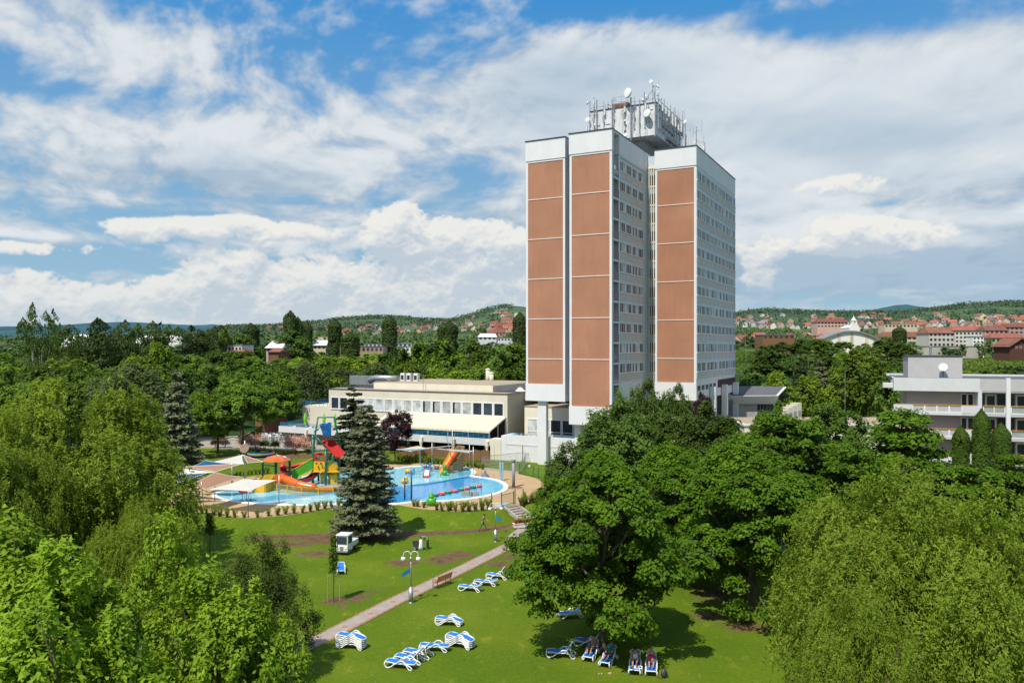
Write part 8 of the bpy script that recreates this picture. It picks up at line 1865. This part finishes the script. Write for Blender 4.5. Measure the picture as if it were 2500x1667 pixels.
# ------------------------------------------------------------------ sky, sun, camera
sun_az = math.atan2(-.53, -.848); sun_el = R(58)       # direction towards the sun in x,y
sd = Vector((-.53*math.cos(sun_el), -.848*math.cos(sun_el), math.sin(sun_el))).normalized()
ld = bpy.data.lights.new("sun", "SUN"); ld.energy = 5.2; ld.angle = R(.53); ld.color = (1, .94, .83)
lo_ = bpy.data.objects.new("sun", ld); col.objects.link(lo_); lo_.rotation_euler = sd.to_track_quat("Z", "Y").to_euler()
w = bpy.data.worlds.new("World"); scene.world = w; w.use_nodes = True; nt = w.node_tree; nt.nodes.clear(); N, L = nt.nodes, nt.links
out = N.new("ShaderNodeOutputWorld"); bg = N.new("ShaderNodeBackground"); L.new(bg.outputs[0], out.inputs[0]); bg.inputs[1].default_value = .1
sky = N.new("ShaderNodeTexSky"); sky.sky_type = "NISHITA"; sky.sun_disc = False; sky.sun_elevation = sun_el; sky.sun_rotation = math.atan2(-.53, -.848); sky.altitude = 100; sky.air_density = 1.0; sky.dust_density = .3; sky.ozone_density = 2.5
tc = N.new("ShaderNodeTexCoord")
def mth(op, *a, clamp=False):
    q = N.new("ShaderNodeMath"); q.operation = op; q.use_clamp = clamp
    for i, z in enumerate(a):
        if isinstance(z, (int, float)): q.inputs[i].default_value = z
        else: L.new(z, q.inputs[i])
    return q.outputs[0]
def mrange(s, a, b2, c=0, d=1, smooth=True):
    q = N.new("ShaderNodeMapRange"); q.interpolation_type = "SMOOTHSTEP" if smooth else "LINEAR"; L.new(s, q.inputs[0])
    for i, z in enumerate((a, b2, c, d)): q.inputs[i+1].default_value = z
    return q.outputs[0]
sp = N.new("ShaderNodeSeparateXYZ"); nv = N.new("ShaderNodeVectorMath"); nv.operation = "NORMALIZE"; L.new(tc.outputs["Generated"], nv.inputs[0]); L.new(nv.outputs[0], sp.inputs[0])
X_, Y_, Z_ = sp.outputs
AZ = mth("ARCTAN2", X_, Y_); EL = mth("ARCSINE", Z_)
rgb, al, _b = sky_field()
im = bpy.data.images.new("cloud_field", SW, SHH, alpha=True, float_buffer=True); im.colorspace_settings.name = "Non-Color"; im.alpha_mode = "CHANNEL_PACKED"
px_ = np.empty((SHH, SW, 4), np.float32); px_[..., :3] = rgb; px_[..., 3] = al; im.pixels.foreach_set(px_.ravel()); im.update(); im.pack()
cv = N.new("ShaderNodeCombineXYZ"); L.new(mth("DIVIDE", mth("PINGPONG", mth("ADD", AZ, PI/2), PI), PI), cv.inputs[0]); L.new(mth("DIVIDE", EL, ELM), cv.inputs[1])
it = N.new("ShaderNodeTexImage"); it.image = im; it.extension = "EXTEND"; it.interpolation = "Cubic"; L.new(cv.outputs[0], it.inputs[0])
ext = 10.0
def colr(c): q = N.new("ShaderNodeRGB"); q.outputs[0].default_value = (*[k*ext for k in c], 1); return q.outputs[0]
def mix(f, a, b2):
    q = N.new("ShaderNodeMix"); q.data_type = "RGBA"; L.new(f, q.inputs[0]) if not isinstance(f, float) else setattr(q.inputs[0], "default_value", f); L.new(a, q.inputs[6]); L.new(b2, q.inputs[7]); return q.outputs[2]
# clear sky: the physical sky pulled a little towards the photograph's blue
elr = mrange(EL, 0.0, .42, 0, 1, False)
blue = mix(elr, colr((.36,.56,.68)), colr((.042,.28,.66)))
skyc = mix(.93, sky.outputs[0], blue)
mk = N.new("ShaderNodeVectorMath"); mk.operation = "SCALE"; L.new(skyc, mk.inputs[0]); L.new(mth("SUBTRACT", 1.0, it.outputs[1]), mk.inputs["Scale"])
ck = N.new("ShaderNodeVectorMath"); ck.operation = "SCALE"; ck.inputs["Scale"].default_value = ext; L.new(it.outputs[0], ck.inputs[0])
ad = N.new("ShaderNodeVectorMath"); ad.operation = "ADD"; L.new(mk.outputs[0], ad.inputs[0]); L.new(ck.outputs[0], ad.inputs[1]); c2 = ad.outputs[0]
L.new(c2, bg.inputs[0])
w.cycles.sampling_method = "MANUAL"; w.cycles.sample_map_resolution = 1024
cd = bpy.data.cameras.new("camera"); cam = bpy.data.objects.new("camera", cd); col.objects.link(cam)
cam.location = (0, 0, CH); cam.rotation_euler = (R(90), 0, 0); cd.sensor_width = 36; cd.lens = F/2500*36; cd.shift_y = (HY-833.5)/2500; cd.clip_end = 20000; cd.clip_start = .5
scene.camera = cam
scene.view_settings.view_transform = "Standard"; scene.view_settings.look = "None"; scene.view_settings.exposure = 0; scene.view_settings.gamma = 1
scene.render.engine = "CYCLES"; scene.cycles.use_denoising = True; scene.cycles.max_bounces = 5; scene.cycles.diffuse_bounces = 3; scene.cycles.glossy_bounces = 2; scene.cycles.transmission_bounces = 3
scene.cycles.sample_clamp_indirect = 6
